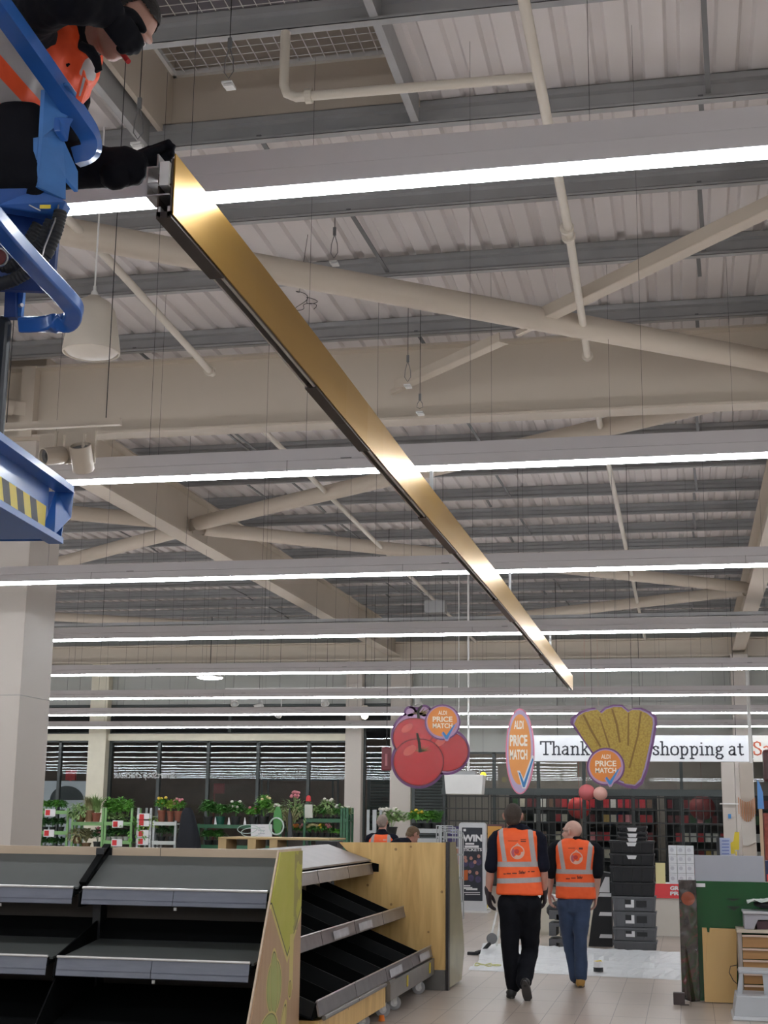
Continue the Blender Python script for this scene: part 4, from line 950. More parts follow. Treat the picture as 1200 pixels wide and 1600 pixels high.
# slab lettering drawn with strokes : each glyph = list of polylines on a 0..1 em grid
G = {
 'T': (.72, [[(0, .8), (0, 1), (.72, 1), (.72, .8)], [(.36, 1), (.36, 0)], [(.2, 0), (.52, 0)]]),
 'h': (.62, [[(0, 1.0), (.12, 1.0), (.12, 0)], [(0, 0), (.24, 0)], [(.12, .5), (.3, .66), (.44, .62), (.48, .5), (.48, 0)], [(.38, 0), (.6, 0)]]),
 'a': (.52, [[(.05, .58), (.22, .66), (.36, .6), (.38, .48), (.38, .0), (.48, 0)], [(.38, .38), (.15, .36), (.02, .24), (.03, .08), (.14, 0), (.28, .04), (.38, .16)]]),
 'n': (.62, [[(0, .64), (.12, .64), (.12, 0)], [(0, 0), (.24, 0)], [(.12, .5), (.3, .66), (.44, .62), (.48, .5), (.48, 0)], [(.38, 0), (.6, 0)]]),
 'k': (.6, [[(0, 1.0), (.12, 1.0), (.12, 0)], [(0, 0), (.24, 0)], [(.46, .64), (.14, .3)], [(.24, .4), (.5, 0)], [(.4, 0), (.6, 0)], [(.36, .64), (.56, .64)]]),
 'y': (.58, [[(.08, .64), (.3, 0), (.2, -.22), (.06, -.28)], [(.3, 0), (.5, .64)], [(0, .64), (.2, .64)], [(.38, .64), (.58, .64)]]),
 'o': (.56, [[(.27, .66), (.1, .6), (.02, .44), (.02, .2), (.1, .04), (.27, -.01), (.44, .04), (.52, .2), (.52, .44), (.44, .6), (.27, .66)]]),
 'u': (.62, [[(0, .64), (.12, .64), (.12, .14), (.2, .0), (.36, .02), (.48, .16)], [(.38, .64), (.48, .64), (.48, 0), (.6, 0)]]),
 'f': (.42, [[(.42, .98), (.28, 1.0), (.18, .9), (.18, 0)], [(.04, .62), (.36, .62)], [(.06, 0), (.32, 0)]]),
 'r': (.46, [[(0, .64), (.12, .64), (.12, 0)], [(0, 0), (.26, 0)], [(.12, .46), (.26, .64), (.42, .64)]]),
 's': (.46, [[(.38, .48), (.37, .6), (.22, .66), (.08, .6), (.06, .48), (.16, .38), (.32, .3), (.40, .18), (.36, .04), (.2, -.01), (.06, .04), (.04, .16)]]),
 'p': (.6, [[(0, .64), (.12, .64), (.12, -.28)], [(0, -.28), (.26, -.28)], [(.12, .48), (.3, .66), (.46, .58), (.53, .4), (.5, .16), (.38, 0), (.24, 0), (.12, .12)]]),
 'i': (.28, [[(0, .64), (.13, .64), (.13, 0)], [(0, 0), (.26, 0)], [(.09, .9), (.15, .9)]]),
 'g': (.58, [[(.24, .66), (.08, .56), (.08, .36), (.24, .26), (.38, .36), (.38, .56), (.24, .66)], [(.36, .6), (.54, .64)], [(.14, .28), (.06, .16), (.18, .06), (.42, .02), (.5, -.12), (.38, -.28), (.14, -.28), (.02, -.16), (.12, .04)]]),
 't': (.4, [[(.16, .84), (.16, .12), (.24, 0), (.38, .04)], [(0, .62), (.36, .62)]]),
 'S': (.6, [[(.5, .72), (.48, .92), (.28, 1.0), (.1, .92), (.06, .74), (.16, .6), (.4, .46), (.54, .3), (.5, .1), (.28, 0), (.08, .06), (.04, .26)]]),
 'b': (.6, [[(0, 1.0), (.12, 1.0), (.12, 0)], [(.12, .48), (.3, .66), (.46, .58), (.53, .4), (.5, .16), (.38, 0), (.24, 0), (.12, .12)]]),
 ' ': (.16, []), "'": (.2, [[(.1, 1), (.08, .8)]]),
}
def slab(s, p0, ex, ez, Y, tw, mb):
    """p0 baseline start (x,z); ex width per em, ez height per em"""
    x = p0[0]
    for ch in s:
        wd, pls = G[ch]
        for pl in pls:
            pts = [Vector((x+a_*ex, Y, p0[1]+b2*ez)) for a_, b2 in pl]
            for q0, q1 in zip(pts[:-1], pts[1:]):
                d = (q1-q0).normalized(); horiz = abs(d.x) > abs(d.z); mb.bar(q0-d*tw*.3, q1+d*tw*.3, .003, tw*(.75 if horiz else 1), up=Vector((-d.z, 0, d.x)))
        x += (wd+.1)*ex
    return x
def slab_width(s): return sum(G[c][0]+.1 for c in s)
def slab_fit(s, x0, x1, zbase, zcap, Y, tw, name, m_, par):
    mb = MB(); slab(s, (x0, zbase), (x1-x0)/slab_width(s), zcap-zbase, Y, tw, mb); mb.build(name, m_, par)
zc, z0_ = at(900, 1159, YT).z, at(900, 1179, YT).z
slab_fit('Thank you for', at(845, 1170, YT).x, at(1019, 1170, YT).x, z0_, zc, YT-.004, .035, 'lettering', dk, o)
slab_fit('shopping at', at(1020, 1170, YT).x, at(1164, 1170, YT).x, z0_, zc, YT-.004, .035, 'lettering', dk, o)
o2 = thing('fascia_sign', 'white fascia sign with orange-red lettering continuing past the post at the right edge', 'sign', at(1190, 1170, YT))
MB().box(xR+.03, xR+2.8, YT, YT+.06, zb_, zt_).build('sign_board', mat('fascia_cream', (.72, .71, .68), .4), o2, bevel=.01)
slab_fit("Sainsbury's"[:3], at(1177, 1170, YT).x, at(1215, 1170, YT).x, z0_, zc, YT-.004, .035, 'lettering', mat('fascia_red', (.75, .16, .08), .5), o2)
for xx in (xL+.5, (xL+xR)/2, xR-.3): MB().tube([(xx, YT+.03, zt_), (xx, YT+.03, 6.75)], .006, 6).build('hanging_rod', black, o)
for xx in (xR+.6, xR+2.3): MB().tube([(xx, YT+.03, zt_), (xx, YT+.03, 6.75)], .006, 6).build('hanging_rod', black, o2)
# slim post in front of the joint, white signs and banners around the right
c = at(1174, 1200, 28.3)
tag(MB().tube([(c.x, 28.3, 0), (c.x, 28.3, 4.6)], .035, 12).tube([(c.x, 28.3, 0), (c.x, 28.3, .02)], .15, 16).build('post', whitep), 'slim white post in front of the joint between the two fascia signs', 'post')
a = at(1155, 1190, 27.5); c = at(1182, 1330, 27.5)
o = thing('feature_pillar', 'pale pillar hung with a fringed orange textile banner at the right', 'pillar', ((a.x+c.x)/2, 27.7, 0))
MB().box(a.x, c.x, 27.5, 27.9, 0, at(1165, 1192, 27.5).z).build('pillar_body', mat('pillar_beige', (.52, .46, .40), .5), o)
mb = MB(); random.seed(11)
x0_, x1_ = at(1153, 1246, 27.4).x, at(1180, 1246, 27.4).x; zt3 = at(1165, 1246, 27.4).z; zb3 = at(1165, 1322, 27.4).z; zf = at(1165, 1272, 27.4).z
MB().prism([(x0_+.03, 27.46, zf), (x1_-.03, 27.46, zf), (x1_-.01, 27.46, zb3+.08), ((x0_+x1_)/2, 27.46, zb3), (x0_+.06, 27.46, zb3+.02)], (0, .01, 0)).build('cloth', mat('banner_cloth', (.58, .55, .51), .7), o)
for k in range(10):
    x = x0_+.01+(x1_-x0_-.02)*k/9; zz_ = zf-.14*math.sin(math.pi*k/9)-.0; mb.box(x-.008, x+.008, 27.43, 27.445, zz_, zt3-.08*math.sin(math.pi*k/9))
mb.build('fringe', mat('fringe_orange', (.50, .22, .10), .7), o)
o = thing('blue_banner', 'blue and tan feather banner at the right edge', 'banner', at(1188, 1260, 27))
pl = [(1183, 1218), (1187, 1224), (1192, 1238), (1194, 1264), (1184, 1264)]
mb = MB(); flat(mb, pl, 27, .01); mb.build('blue_sail', mat('banner_blue', (.10, .27, .60), .5), o)
a = at(1186, 1264, 27); c = at(1194, 1330, 27); MB().box(a.x, c.x, 27, 27.08, 0, a.z).build('tan_board', mat('tan', (.52, .38, .25), .5), o)
o = thing('dark_red_sign', 'dark rounded sign with red edge hanging at the right edge under the fascia', 'sign', at(1196, 1195, 25))
a = at(1191, 1171, 25); c = at(1191, 1222, 25)
MB().box(a.x, a.x+.6, 25, 25.1, c.z, a.z).build('sign_box', mat('sign_darkred', (.05, .008, .01), .35), o, bevel=.05); MB().box(a.x+.09, a.x+.5, 24.98, 25, c.z+.08, a.z-.08).build('sign_face', redm, o)
MB().tube([(a.x+.3, 25.05, a.z), (a.x+.3, 25.05, 6.75)], .01, 6).build('rod', black, o)
o = thing('dark_red_sign', 'dark red hanging sign panel left of the tomato sign', 'sign', at(603, 1187, 24))
a = at(596, 1167, 24); c = at(611, 1204, 24)
MB().box(a.x, c.x, 24, 24.06, c.z, a.z).build('sign_box', mat('sign_maroon', (.16, .015, .025), .35), o, bevel=.02)
MB().box((a.x+c.x)/2-.02, (a.x+c.x)/2+.02, 23.99, 24.0, c.z+.08, a.z-.12).build('sign_marks', mat('pink', (.45, .15, .17), .5), o)
MB().tube([((a.x+c.x)/2, 24.03, a.z), ((a.x+c.x)/2, 24.03, 6.75)], .006, 6).build('rod', black, o)

# ================================================================= BACK OF STORE, RIGHT: grilles and stock
ygr = 35.2
def grille(px0, px1, z1, label):
    x0, x1 = X(px0, 1260), X(px1, 1260)
    o = thing('security_grille', label, 'grille', ((x0+x1)/2, ygr, 0))
    b = MB(); n = max(3, int((x1-x0)/.15))
    for i in range(n+1):
        x = x0+(x1-x0)*i/n; b.box(x-.010, x+.010, ygr, ygr+.02, 0, z1)
    for j in range(8): z = .15+j*(z1-.2)/7; b.box(x0, x1, ygr-.012, ygr, z, z+.03)
    b.build('lattice', mat('grille_black', (.012, .014, .014), .5), o)
    MB().box(x0-.03, x1+.03, ygr-.04, ygr+.06, z1, z1+.16).build('head_box', mull, o)
for i, (p0, p1) in enumerate(((700, 770), (774, 839), (843, 910), (914, 986), (990, 1062), (1066, 1130))):
    grille(p0, p1, at(900, 1243, ygr).z, 'black lattice security grille, %s bay of the entrance wall counted from the left' % ('first', 'second', 'third', 'fourth', 'fifth', 'sixth')[i])
# stock behind the grilles
random.seed(21)
cols = [('red', (.45, .02, .03)), ('white', (.62, .58, .55)), ('dark green', (.04, .10, .04)), ('gold', (.45, .28, .06)), ('maroon', (.16, .015, .02)), ('cream', (.55, .48, .38)), ('brown', (.15, .08, .05)), ('pink', (.6, .2, .22))]
SY = 38.5
for s in range(4):
    xs0 = X(770)+s*2.05+.1; o = thing('stock_shelf', 'dark stock rack behind the lattice grilles, %s from the left' % ('first', 'second', 'third', 'fourth')[s], 'rack', (xs0+.9, SY, 0))
    b = MB()
    for z in (.3, .75, 1.2, 1.65, 2.05): b.box(xs0, xs0+1.85, SY, SY+.5, z-.03, z)
    for x in (xs0, xs0+1.82): b.box(x, x+.03, SY, SY+.5, 0, 2.4)
    b.box(xs0, xs0+1.85, SY+.5, SY+.52, 0, 2.4)
    b.build('rack_frame', blackm, o)
base = {}
for nme, c in cols:
    m_ = mat('stock_'+nme.replace(' ', '_'), c, .45, 0, .3, 20)
    base[nme] = MB().box(-.075, .075, 0, .15, 0, .22).box(-.05, .05, -.004, 0, .05, .15).build('carton', m_); tag(base[nme], 'small %s stock item on the racks behind the lattice grilles' % nme, 'stock', '%s stock items behind the grilles' % nme)
first = {k: True for k in base}
for s in range(4):
    xs0 = X(770)+s*2.05+.1
    for z in (.3, .75, 1.2, 1.65, 2.05):
        x = xs0+.15
        while x < xs0+1.75:
            if random.random() < .82:
                wts = [5, 2, 1.4, 1, 3, 1, 1.2, 1] if s in (1, 2) else [1.5, 4, 1.2, 1, 1.5, 2, 2, .4]
                nme = random.choices([c[0] for c in cols], wts)[0]
                ob = base[nme] if first[nme] else base[nme].copy()
                if not first[nme]: COL.objects.link(ob)
                first[nme] = False; ob.location = (x, SY+.1, z)
            x += .19
# red paper lanterns/balloons
def ball(px, py, r, Y, m_, lab, grp=None):
    c = at(px, py, Y); ob = MB().sphere(c, (r, r, r*.95), 20).tube([c+Vector((0, 0, r*.9)), (c.x, c.y, 6.6 +.14 if Y < 36 else 5.02)], .004, 4).build('paper_lantern', m_, smooth=True); tag(ob, lab, 'lantern', grp)
ball(917, 1238, .20, 34.6, mat('lantern_pink', (.55, .13, .14), .6), 'pink paper lantern hanging lowest behind the corn sign', None)
ball(938, 1240, .17, 34.5, mat('lantern_pale', (.62, .35, .30), .6), 'pale pink paper lantern hanging behind the foot of the corn sign', None)
ball(905, 1262, .30, 37.6, redm, 'large red paper lantern behind the left grilles')
ball(1097, 1262, .33, 37.6, mat('lantern_maroon', (.22, .02, .025), .6), 'large maroon paper lantern behind the right grilles')
c = at(755, 1211, 34); o = thing('warning_lamp', 'small glowing yellow lamp right of the hanging white box', 'lamp', c); MB().sphere(c, .07).build('bulb', mat('lamp_yellow', (.9, .75, .02), .4, emit=1.5, noise=0), o, smooth=True); MB().tube([c, (c.x, c.y, 6.74)], .004, 4).build('cord', black, o)
for i, (xx, lab) in enumerate(((-4.6, 'added strip light brightening the stock behind the left grilles'), (-1.2, 'added strip light brightening the stock behind the right grilles'))):
    o = thing('added_stock_light', lab, 'light', (xx, 37.6, 4.9)); MB().box(xx-1.4, xx+1.4, 37.5, 37.7, 4.93, 5.0).build('housing', whitep, o); MB().box(xx-1.35, xx+1.35, 37.54, 37.66, 4.90, 4.93).build('diffuser', mat('added_stock_glow', (1, .97, .9), .4, emit=42, noise=0), o)  # lamps added under the canopy to brighten the stock
# entrance bulkhead soffit line lights far
# ---- totem and posters
YW = 27.4
o = thing('advert_totem', 'white rounded advertising totem reading WIN beside the first walker', 'totem', at(738, 1425, YW))
a = at(717, 1285, YW); c = at(759, 1425, YW)
def rrect(x0, x1, z0, z1, r, Y, n=6):
    pts = []
    for cx, cz, a0 in ((x1-r, z1-r, 0), (x0+r, z1-r, math.pi/2), (x0+r, z0+r, math.pi), (x1-r, z0+r, 1.5*math.pi)):
        for k in range(n+1): t = a0+math.pi/2*k/n; pts.append((cx+r*math.cos(t), Y, cz+r*math.sin(t)))
    return pts
MB().prism(rrect(a.x, c.x, .01, a.z, .06, YW), (0, .2, 0)).build('totem_body', mat('totem_white', (.62, .63, .66), .35), o)
MB().box(a.x-.06, c.x+.06, YW-.1, YW+.3, 0, .03).build('foot_plate', whitep, o)
pa = at(722, 1293, YW); pc = at(754, 1408, YW)
MB().box(pa.x, pc.x, YW-.006, YW, pc.z, pa.z).build('poster', mat('poster_navy', (.022, .026, .04), .4, 0, .4, 3), o)
mb = text_px('WIN', 722.5, 1304, 753.5, 1315, YW-.012, .05)
for (t, x0, y0, x1, y1) in (('TEAM', 727, 1317, 741, 1320), ('SPONSORS', 726, 1321, 748, 1324.5), ('TICKETS', 724, 1325, 753, 1330)):
    if t == 'TICKETS': text_px(t, x0, y0, x1, y1, YW-.012, .03, mb)
    else: mb.prism([at(x0, y1, YW-.012), at(x1, y1, YW-.012), at(x1, y0, YW-.012), at(x0, y0, YW-.012)], (0, .002, 0))
for x0, y0, x1, y1 in ((724, 1383, 735, 1385), (724, 1386, 738, 1389), (728, 1388, 746, 1391), (725, 1394, 750, 1395), (727, 1397, 750, 1398), (724, 1295, 728, 1299)): mb.prism([at(x0, y1, YW-.012), at(x1, y1, YW-.012), at(x1, y0, YW-.012), at(x0, y0, YW-.012)], (0, .002, 0))
mb.build('poster_lettering', pale, o, clean=False)
random.seed(5); fm = MB(); fb = MB(); fo = MB()
for x, y_ in ((727, 1340), (736, 1341), (748, 1338), (728, 1345), (742, 1347), (734, 1362), (745, 1364)): flat(fm, ell_px(x, y_, 2.6, 3.0, 14), YW-.014, .001); fm.build('poster_face', mat('poster_skin', (.45, .22, .18), .5), o); fm = MB()
for x, y_ in ((727, 1349), (737, 1351), (748, 1347), (736, 1372), (747, 1374)): flat(fb, ell_px(x, y_, 4.6, 5.4, 14), YW-.010, .001); fb.build('poster_figure', mat('poster_blue', (.06, .05, .12), .5, 0, .5, 30), o); fb = MB()
flat(fo, [(722.5, 1360), (731, 1359), (731, 1375), (722.5, 1376)], YW-.013, .001)
fo.build('poster_patch', mat('poster_orange', (.55, .13, .03), .5), o)
def panel(px0, py0, px1, py1, Y, m_, name, lab, cat, th=.03, ground=True):
    a = at(px0, py0, Y); c = at(px1, py1, Y); z0 = 0 if ground else c.z
    o = thing(name, lab, cat, ((a.x+c.x)/2, Y, z0))
    MB().box(a.x, c.x, Y, Y+th, c.z, a.z).build('board', m_, o)
    if ground: MB().box(a.x, a.x+.03, Y, Y+th, 0, c.z).box(c.x-.03, c.x, Y, Y+th, 0, c.z).box(a.x, c.x, Y-.1, Y+.15, 0, .02).build('stand', whitep, o)
    return o
o = panel(700, 1291, 719, 1362, 29, mat('poster_purple', (.05, .035, .13), .5), 'poster_stand', 'purple and orange poster stand left of the white totem', 'poster')
a = at(700, 1323, 28.98); c = at(719, 1326, 28.98); MB().box(a.x, c.x, 28.97, 29, c.z, a.z).build('white_stripe', pale, o); c2 = at(719, 1358, 28.98); MB().box(a.x, c.x, 28.98, 29, c2.z, c.z).build('orange_print', mat('poster_orange', (.55, .13, .03), .5), o)
mb = MB()
for y_ in (1297, 1302, 1307): mb.prism([at(704, y_+1, 28.98), at(714, y_+1, 28.98), at(714, y_, 28.98), at(704, y_, 28.98)], (0, .002, 0))
mb.build('print_lines', mat('print_blue', (.3, .3, .6), .5), o)
o = panel(762, 1288, 788, 1335, 28.6, mat('poster_maroon', (.15, .07, .08), .5), 'poster_stand', 'maroon stand with a yellow-orange notice right of the white totem', 'poster')
a = at(762, 1291, 28.58); c = at(784, 1310, 28.58); MB().box(a.x, c.x, 28.58, 28.6, c.z, a.z).build('orange_notice', mat('notice_orange', (.70, .36, .08), .5), o)
a = at(764, 1319, 28.58); c = at(782, 1336, 28.58); MB().box(a.x, c.x, 28.58, 28.6, c.z, a.z).build('white_notice', pale, o)
for px0, px1, py0, py1, lab in ((707, 716, 1350, 1402, 'yellow upright barrier left of the white totem'), (757, 766, 1350, 1400, 'yellow upright barrier right of the white totem'), (836, 858, 1375, 1455, 'yellow and cream column casing seen between the two walkers')):
    a = at(px0, py0, 28.8); c = at(px1, py1, 28.8); tag(MB().box(a.x, c.x, 28.8, 28.9, 0, a.z).box(a.x-.05, c.x+.05, 28.7, 29, 0, .03).build('barrier', yellow, bevel=.02), lab, 'barrier')
# white boxes stack, yellow leaflet, red price strip
yb = 22.8
lev = [1381, 1364, 1349, 1335, 1321]
tb = thing('display_table', 'black display table carrying the white boxes', 'table', at(1050, 1400, yb))
a = at(1020, 1382, yb); c = at(1100, 1382, yb); ztb = at(1060, 1381, yb).z
MB().box(a.x, c.x+.4, yb-.05, yb+.5, ztb-.03, ztb).build('table_top', pale, tb)
for xx in (a.x+.03, c.x+.35): MB().box(xx-.02, xx+.02, yb+.4, yb+.44, 0, ztb-.03).build('leg', galv, tb); MB().box(xx-.02, xx+.02, yb, yb+.04, 0, ztb-.03).build('leg', galv, tb)
MB().box(a.x, c.x+.4, yb-.07, yb-.05, at(1040, 1403, yb).z, ztb+.0).build('price_strip', mat('strip_red', (.72, .06, .07), .4), tb)
MB().box(a.x+.02, c.x+.38, yb-.05, yb-.04, .02, at(1040, 1404, yb).z).build('skirt', mat('skirt_white', (.60, .57, .52), .5), tb)
mb = text_px('GREAT', 1047, 1384.5, 1078, 1391, yb-.075, .05); text_px('PRICE', 1047, 1393, 1078, 1399, yb-.075, .05, mb); mb.build('price_lettering', pale, tb, clean=False)
bwm = mat('carton_white', (.66, .68, .72), .5); inkm = mat('carton_ink', (.48, .49, .55), .5)
rown = ['bottom', 'second', 'third', 'top']; coln = ['left', 'middle', 'right']
for r in range(4):
    for k in range(3):
        x0 = at(1045+k*13.4, 1350, yb).x; x1 = at(1045+(k+1)*13.4-.5, 1350, yb).x; z0 = at(1060, lev[r], yb).z; z1 = at(1060, lev[r+1], yb).z-.004
        if r == 0: z0 = ztb
        o = thing('white_carton', 'small white carton stacked by the green cabinet, %s row, %s one' % (rown[r], coln[k]), 'carton', ((x0+x1)/2, yb+.15, z0), 'stack of small white cartons')
        MB().box(x0, x1, yb, yb+.3, z0, z1).build('carton_body', bwm, o, bevel=.003)
        cx, cz = (x0+x1)/2, (z0+z1)/2
        MB().lathe((cx-.01, yb-.001, cz), [(0, 0), (.03, 0)], 12, axis=(0, -1, 0)).box(x0+.015, x1-.015, yb-.002, yb, z1-.03, z1-.025).build('print', inkm, o)
o = panel(1024, 1348, 1040, 1381.2, 22.8, mat('leaflet_yellow', (.68, .62, .32), .5), 'leaflet_holder', 'pale yellow leaflet standing between the black crates and the white cartons', 'leaflet', .02, False)
# pieces at the right behind the green cabinet
o = panel(1122, 1309, 1142, 1337, 24, mat('notice_blue', (.42, .48, .66), .5), 'notice_stand', 'small blue and white notice above the grey board', 'notice')
mb = MB()
for y_ in (1313, 1318, 1323, 1328, 1333): mb.prism([at(1128, y_+1.5, 23.98), at(1139, y_+1.5, 23.98), at(1139, y_, 23.98), at(1128, y_, 23.98)], (0, .002, 0))
mb.build('print_lines', mat('ink_blue', (.15, .2, .5), .5), o)
a = at(1122, 1309, 23.99); MB().box(a.x-.03, a.x+.02, 23.97, 23.99, at(1122, 1337, 24).z, a.z).build('dark_edge', black, o)
mb = MB(); flat(mb, [(1148, 1300), (1155, 1300), (1155, 1328), (1148, 1328), (1148, 1334), (1142, 1334), (1141, 1318), (1146, 1314)], 24.2, .05)
a = at(1150, 1330, 24.2); mb.box(a.x-.01, a.x+.01, 24.2, 24.24, 0, a.z); tag(mb.build('yellow_sign', yellow), 'yellow cut-out sign right of the small blue notice', 'sign')
a = at(1135, 1218, 26)
for px, z0, z1 in ((1139, 0, 1175),):
    x = at(px, 1250, 26).x; o = thing('slim_pillar', 'slim white-grey pillar left of the fringed banner', 'pillar', (x, 26, 0))
    MB().box(x-.11, x+.11, 26, 26.2, 0, at(px, 1191, 26).z).build('pillar_body', offw, o)
    MB().box(x-.16, x+.16, 25.97, 26, at(px, 1256, 26).z-.01, at(px, 1256, 26).z+.01).build('band', whitep, o)
    MB().box(x-.025, x+.025, 25.985, 26, at(px, 1279, 26).z, at(px, 1272, 26).z).build('blue_label', tick, o)
# coloured stand at the far right edge behind
a = at(1187, 1260, 23.5)
o = thing('magazine_rack', 'dark rack with navy and red panels behind the right end of the grey board', 'rack', (a.x+.3, 23.5, 0))
MB().box(a.x+.05, a.x+.9, 23.5, 23.8, 0, at(1195, 1345, 23.5).z).build('navy_panel', mat('navy', (.02, .03, .09), .5), o)
MB().box(a.x+.06, a.x+.9, 23.48, 23.5, at(1195, 1380, 23.5).z, at(1195, 1366, 23.5).z).build('red_panel', redm, o)
# aisle shelves far right of entrance, reddish goods glimpsed past the banner
a = at(1194, 1265, 29)
o = thing('stock_shelf', 'tall shelf of reddish goods beyond the banner at the right edge', 'shelf', (a.x+.5, 29, 0))
MB().box(a.x, a.x+2, 29, 29.5, 0, 1.9).build('shelf_body', mat('goods_red', (.3, .06, .04), .5, 0, .8, 14), o)

# ================================================================= PLANT RACKS
rgreen = mat('rack_green', (.20, .40, .15), .45, 0, .1, 4); rdgreen = mat('rack_dark_green', (.03, .12, .06), .45); rgrey = mat('rack_grey', (.38, .40, .41), .35, .5)
shelfw = mat('rack_shelf', (.55, .58, .56), .4)
YR = 31.0
def rack(px0, px1, ptop, m_, label, levels, strips=True, Y=YR, shm=None):
    x0, x1 = at(px0, 1280, Y).x, at(px1, 1280, Y).x; zt = at(px0, ptop, Y).z
    o = thing('plant_rack', label, 'plant rack', ((x0+x1)/2, Y, 0))
    for x in (x0, x1-.05):
        for y in (Y, Y+.5): MB().box(x, x+.05, y, y+.04, 0, zt).build('post', m_, o)
    for pz in levels:
        z = at(px0, pz, Y).z
        s = MB().box(x0, x1, Y+.0, Y+.54, z-.03, z).box(x0, x1, Y-.012, Y, z-.05, z+.03).build('shelf', shm or m_, o)
        if strips:
            cx = x0+(x1-x0)*.5
            MB().box(cx-.13, cx+.13, Y-.03, Y-.015, z-.10, z+.06).build('price_card', pale, s); MB().box(cx-.11, cx, Y-.034, Y-.03, z-.08, z+.04).build('red_print', redm, s)
    return o
leafc = [mat('leaf_%d' % i, c, .5, 0, .35, 9) for i, c in enumerate(((.07, .22, .045), (.14, .38, .06), (.045, .125, .04), (.26, .40, .15), (.34, .33, .17), (.32, .50, .08)))]
potm = {'black': mat('pot_black', (.02, .022, .022), .5), 'terracotta': mat('pot_terracotta', (.22, .07, .04), .6), 'green': mat('pot_green', (.01, .09, .06), .4), 'white': mat('pot_white', (.6, .6, .58), .4), 'brown': mat('pot_brown', (.20, .12, .06), .6)}
flm = {'pink': mat('petal_pink', (.62, .22, .26), .5), 'yellow': mat('petal_yellow', (.75, .5, .05), .5), 'white': mat('petal_white', (.7, .66, .6), .5), 'orange': mat('petal_orange', (.72, .2, .04), .5), 'cream': mat('petal_cream', (.66, .55, .3), .5)}
def leaf(mb, p, d, L, W, mi=0):
    d = Vector(d).normalized(); s = d.cross(Vector((0, 0, 1)));
    s = s.normalized() if s.length > .1 else Vector((1, 0, 0)); n = s.cross(d)
    p = Vector(p); q = p+d*L*.5+n*.12*L; e = p+d*L-n*.1*L
    mb.add([p, q+s*W/2, e, q-s*W/2, q+n*.03*L], [(0, 1, 4), (1, 2, 4), (2, 3, 4), (3, 0, 4)], mi)
def plant(x, y, z, w_, h, lc, label, pot='black', flower=None, nf=0, kind='bushy', group=None, pot_h=None, n=150, name='potted_plant'):
    o = thing(name, label, 'plant', (x, y, z), group)
    ph = pot_h if pot_h is not None else min(.16, h*.35); pr = min(w_*.35, .11)
    if ph > 0:
        MB().lathe((x, y, z), [(0, 0), (pr*.75, 0), (pr*.98, ph*.85), (pr*1.08, ph*.85), (pr*1.08, ph), (pr*.9, ph), (0, ph*.9)], 16).build('pot', potm[pot], o, smooth='auto')
    mb = MB(); n = int(n*1.7)
    for i in range(n):
        a = random.uniform(0, 6.283); t = random.random()
        if kind == 'bushy':
            el = random.uniform(-.2, 1.3); r = random.uniform(.15, 1)**.6
            c = Vector((x+math.cos(a)*math.cos(el)*w_/2*r, y+math.sin(a)*math.cos(el)*w_/2*r*.8, z+ph+(h-ph)*(.35+.55*math.sin(el)*r)))
            d = (math.cos(a), math.sin(a), random.uniform(-.3, 1.0)); leaf(mb, c, d, random.uniform(.07, .13), random.uniform(.04, .07))
        elif kind == 'grass':
            d = Vector((math.cos(a)*random.uniform(.05, .6), math.sin(a)*.4, 1)); leaf(mb, (x+random.uniform(-.3, .3)*w_, y, z+ph), d, (h-ph)*random.uniform(.5, 1.1), .018)
        elif kind == 'spray':
            d = Vector((math.cos(a)*.8, math.sin(a)*.6, random.uniform(-.2, 1))); L = random.uniform(.4, 1)*(h-ph); c = Vector((x, y, z+ph))+d.normalized()*L*.7
            leaf(mb, c, d+Vector((0, 0, -.5)), .12, .045)
    for i in range(5):
        a = random.uniform(0, 6.28); mb.tube([(x, y, z+ph*.8), (x+math.cos(a)*w_*.25, y+math.sin(a)*w_*.2, z+ph+(h-ph)*.7)], .005, 4)
    mb.build('foliage', lc, o, clean=False)
    if flower:
        f = MB()
        for i in range(nf):
            a = random.uniform(0, 6.28); r = random.uniform(.1, .9)
            f.sphere((x+math.cos(a)*w_*.45*r, y-abs(math.sin(a))*w_*.35*r-.03, z+h*random.uniform(.75, 1.0)), (.04, .04, .032), 8)
        f.build('flowers', flm[flower], o, smooth=True)
    return o
def px_plant(px, pbase, ptop, wpx, lc, label, Y=YR+.2, **k):
    c = at(px, pbase, Y); t = at(px, ptop, Y); s = wpx/70.; return plant(c.x, Y, c.z, s, t.z-c.z, leafc[lc], label, **k)
# rack A
rack(50, 107, 1262, rgreen, 'light green plant rack at the far left', (1268, 1300, 1328))
for i, px in enumerate((56, 64, 72, 80, 88, 97)): px_plant(px, 1267, 1250, 13, 0 if i % 2 else 1, 'low dark green seedling tray plant on top of the far left green rack', pot_h=.03, n=70, group='seedlings on top of the far left rack')
for i, px in enumerate((58, 70, 82, 95)): px_plant(px, 1299, 1278, 15, 2, 'dark leafy plant on the middle shelf of the far left green rack', n=80, group='dark plants on the far left rack')
for i, px in enumerate((58, 70, 82, 95)): px_plant(px, 1327, 1309, 15, 2 if i % 2 else 0, 'leafy plant on the lowest visible shelf of the far left green rack', n=60, group='low plants on the far left rack')
px_plant(126, 1284, 1245, 34, 3, 'tall pale grassy arrangement between the two green racks', kind='spray', n=260, pot='brown', Y=YR+.1)
px_plant(120, 1318, 1288, 26, 4, 'pale dried foliage below the grassy arrangement', kind='spray', n=160, pot='brown', Y=YR+.1)
px_plant(139, 1284, 1242, 22, 4, 'tan ornamental grass in a brown paper pot', kind='grass', n=120, pot='brown', pot_h=.26, Y=YR)
px_plant(150, 1284, 1240, 20, 3, 'upright green grass beside the tan grass', kind='grass', n=110, pot='terracotta', pot_h=.2, Y=YR)
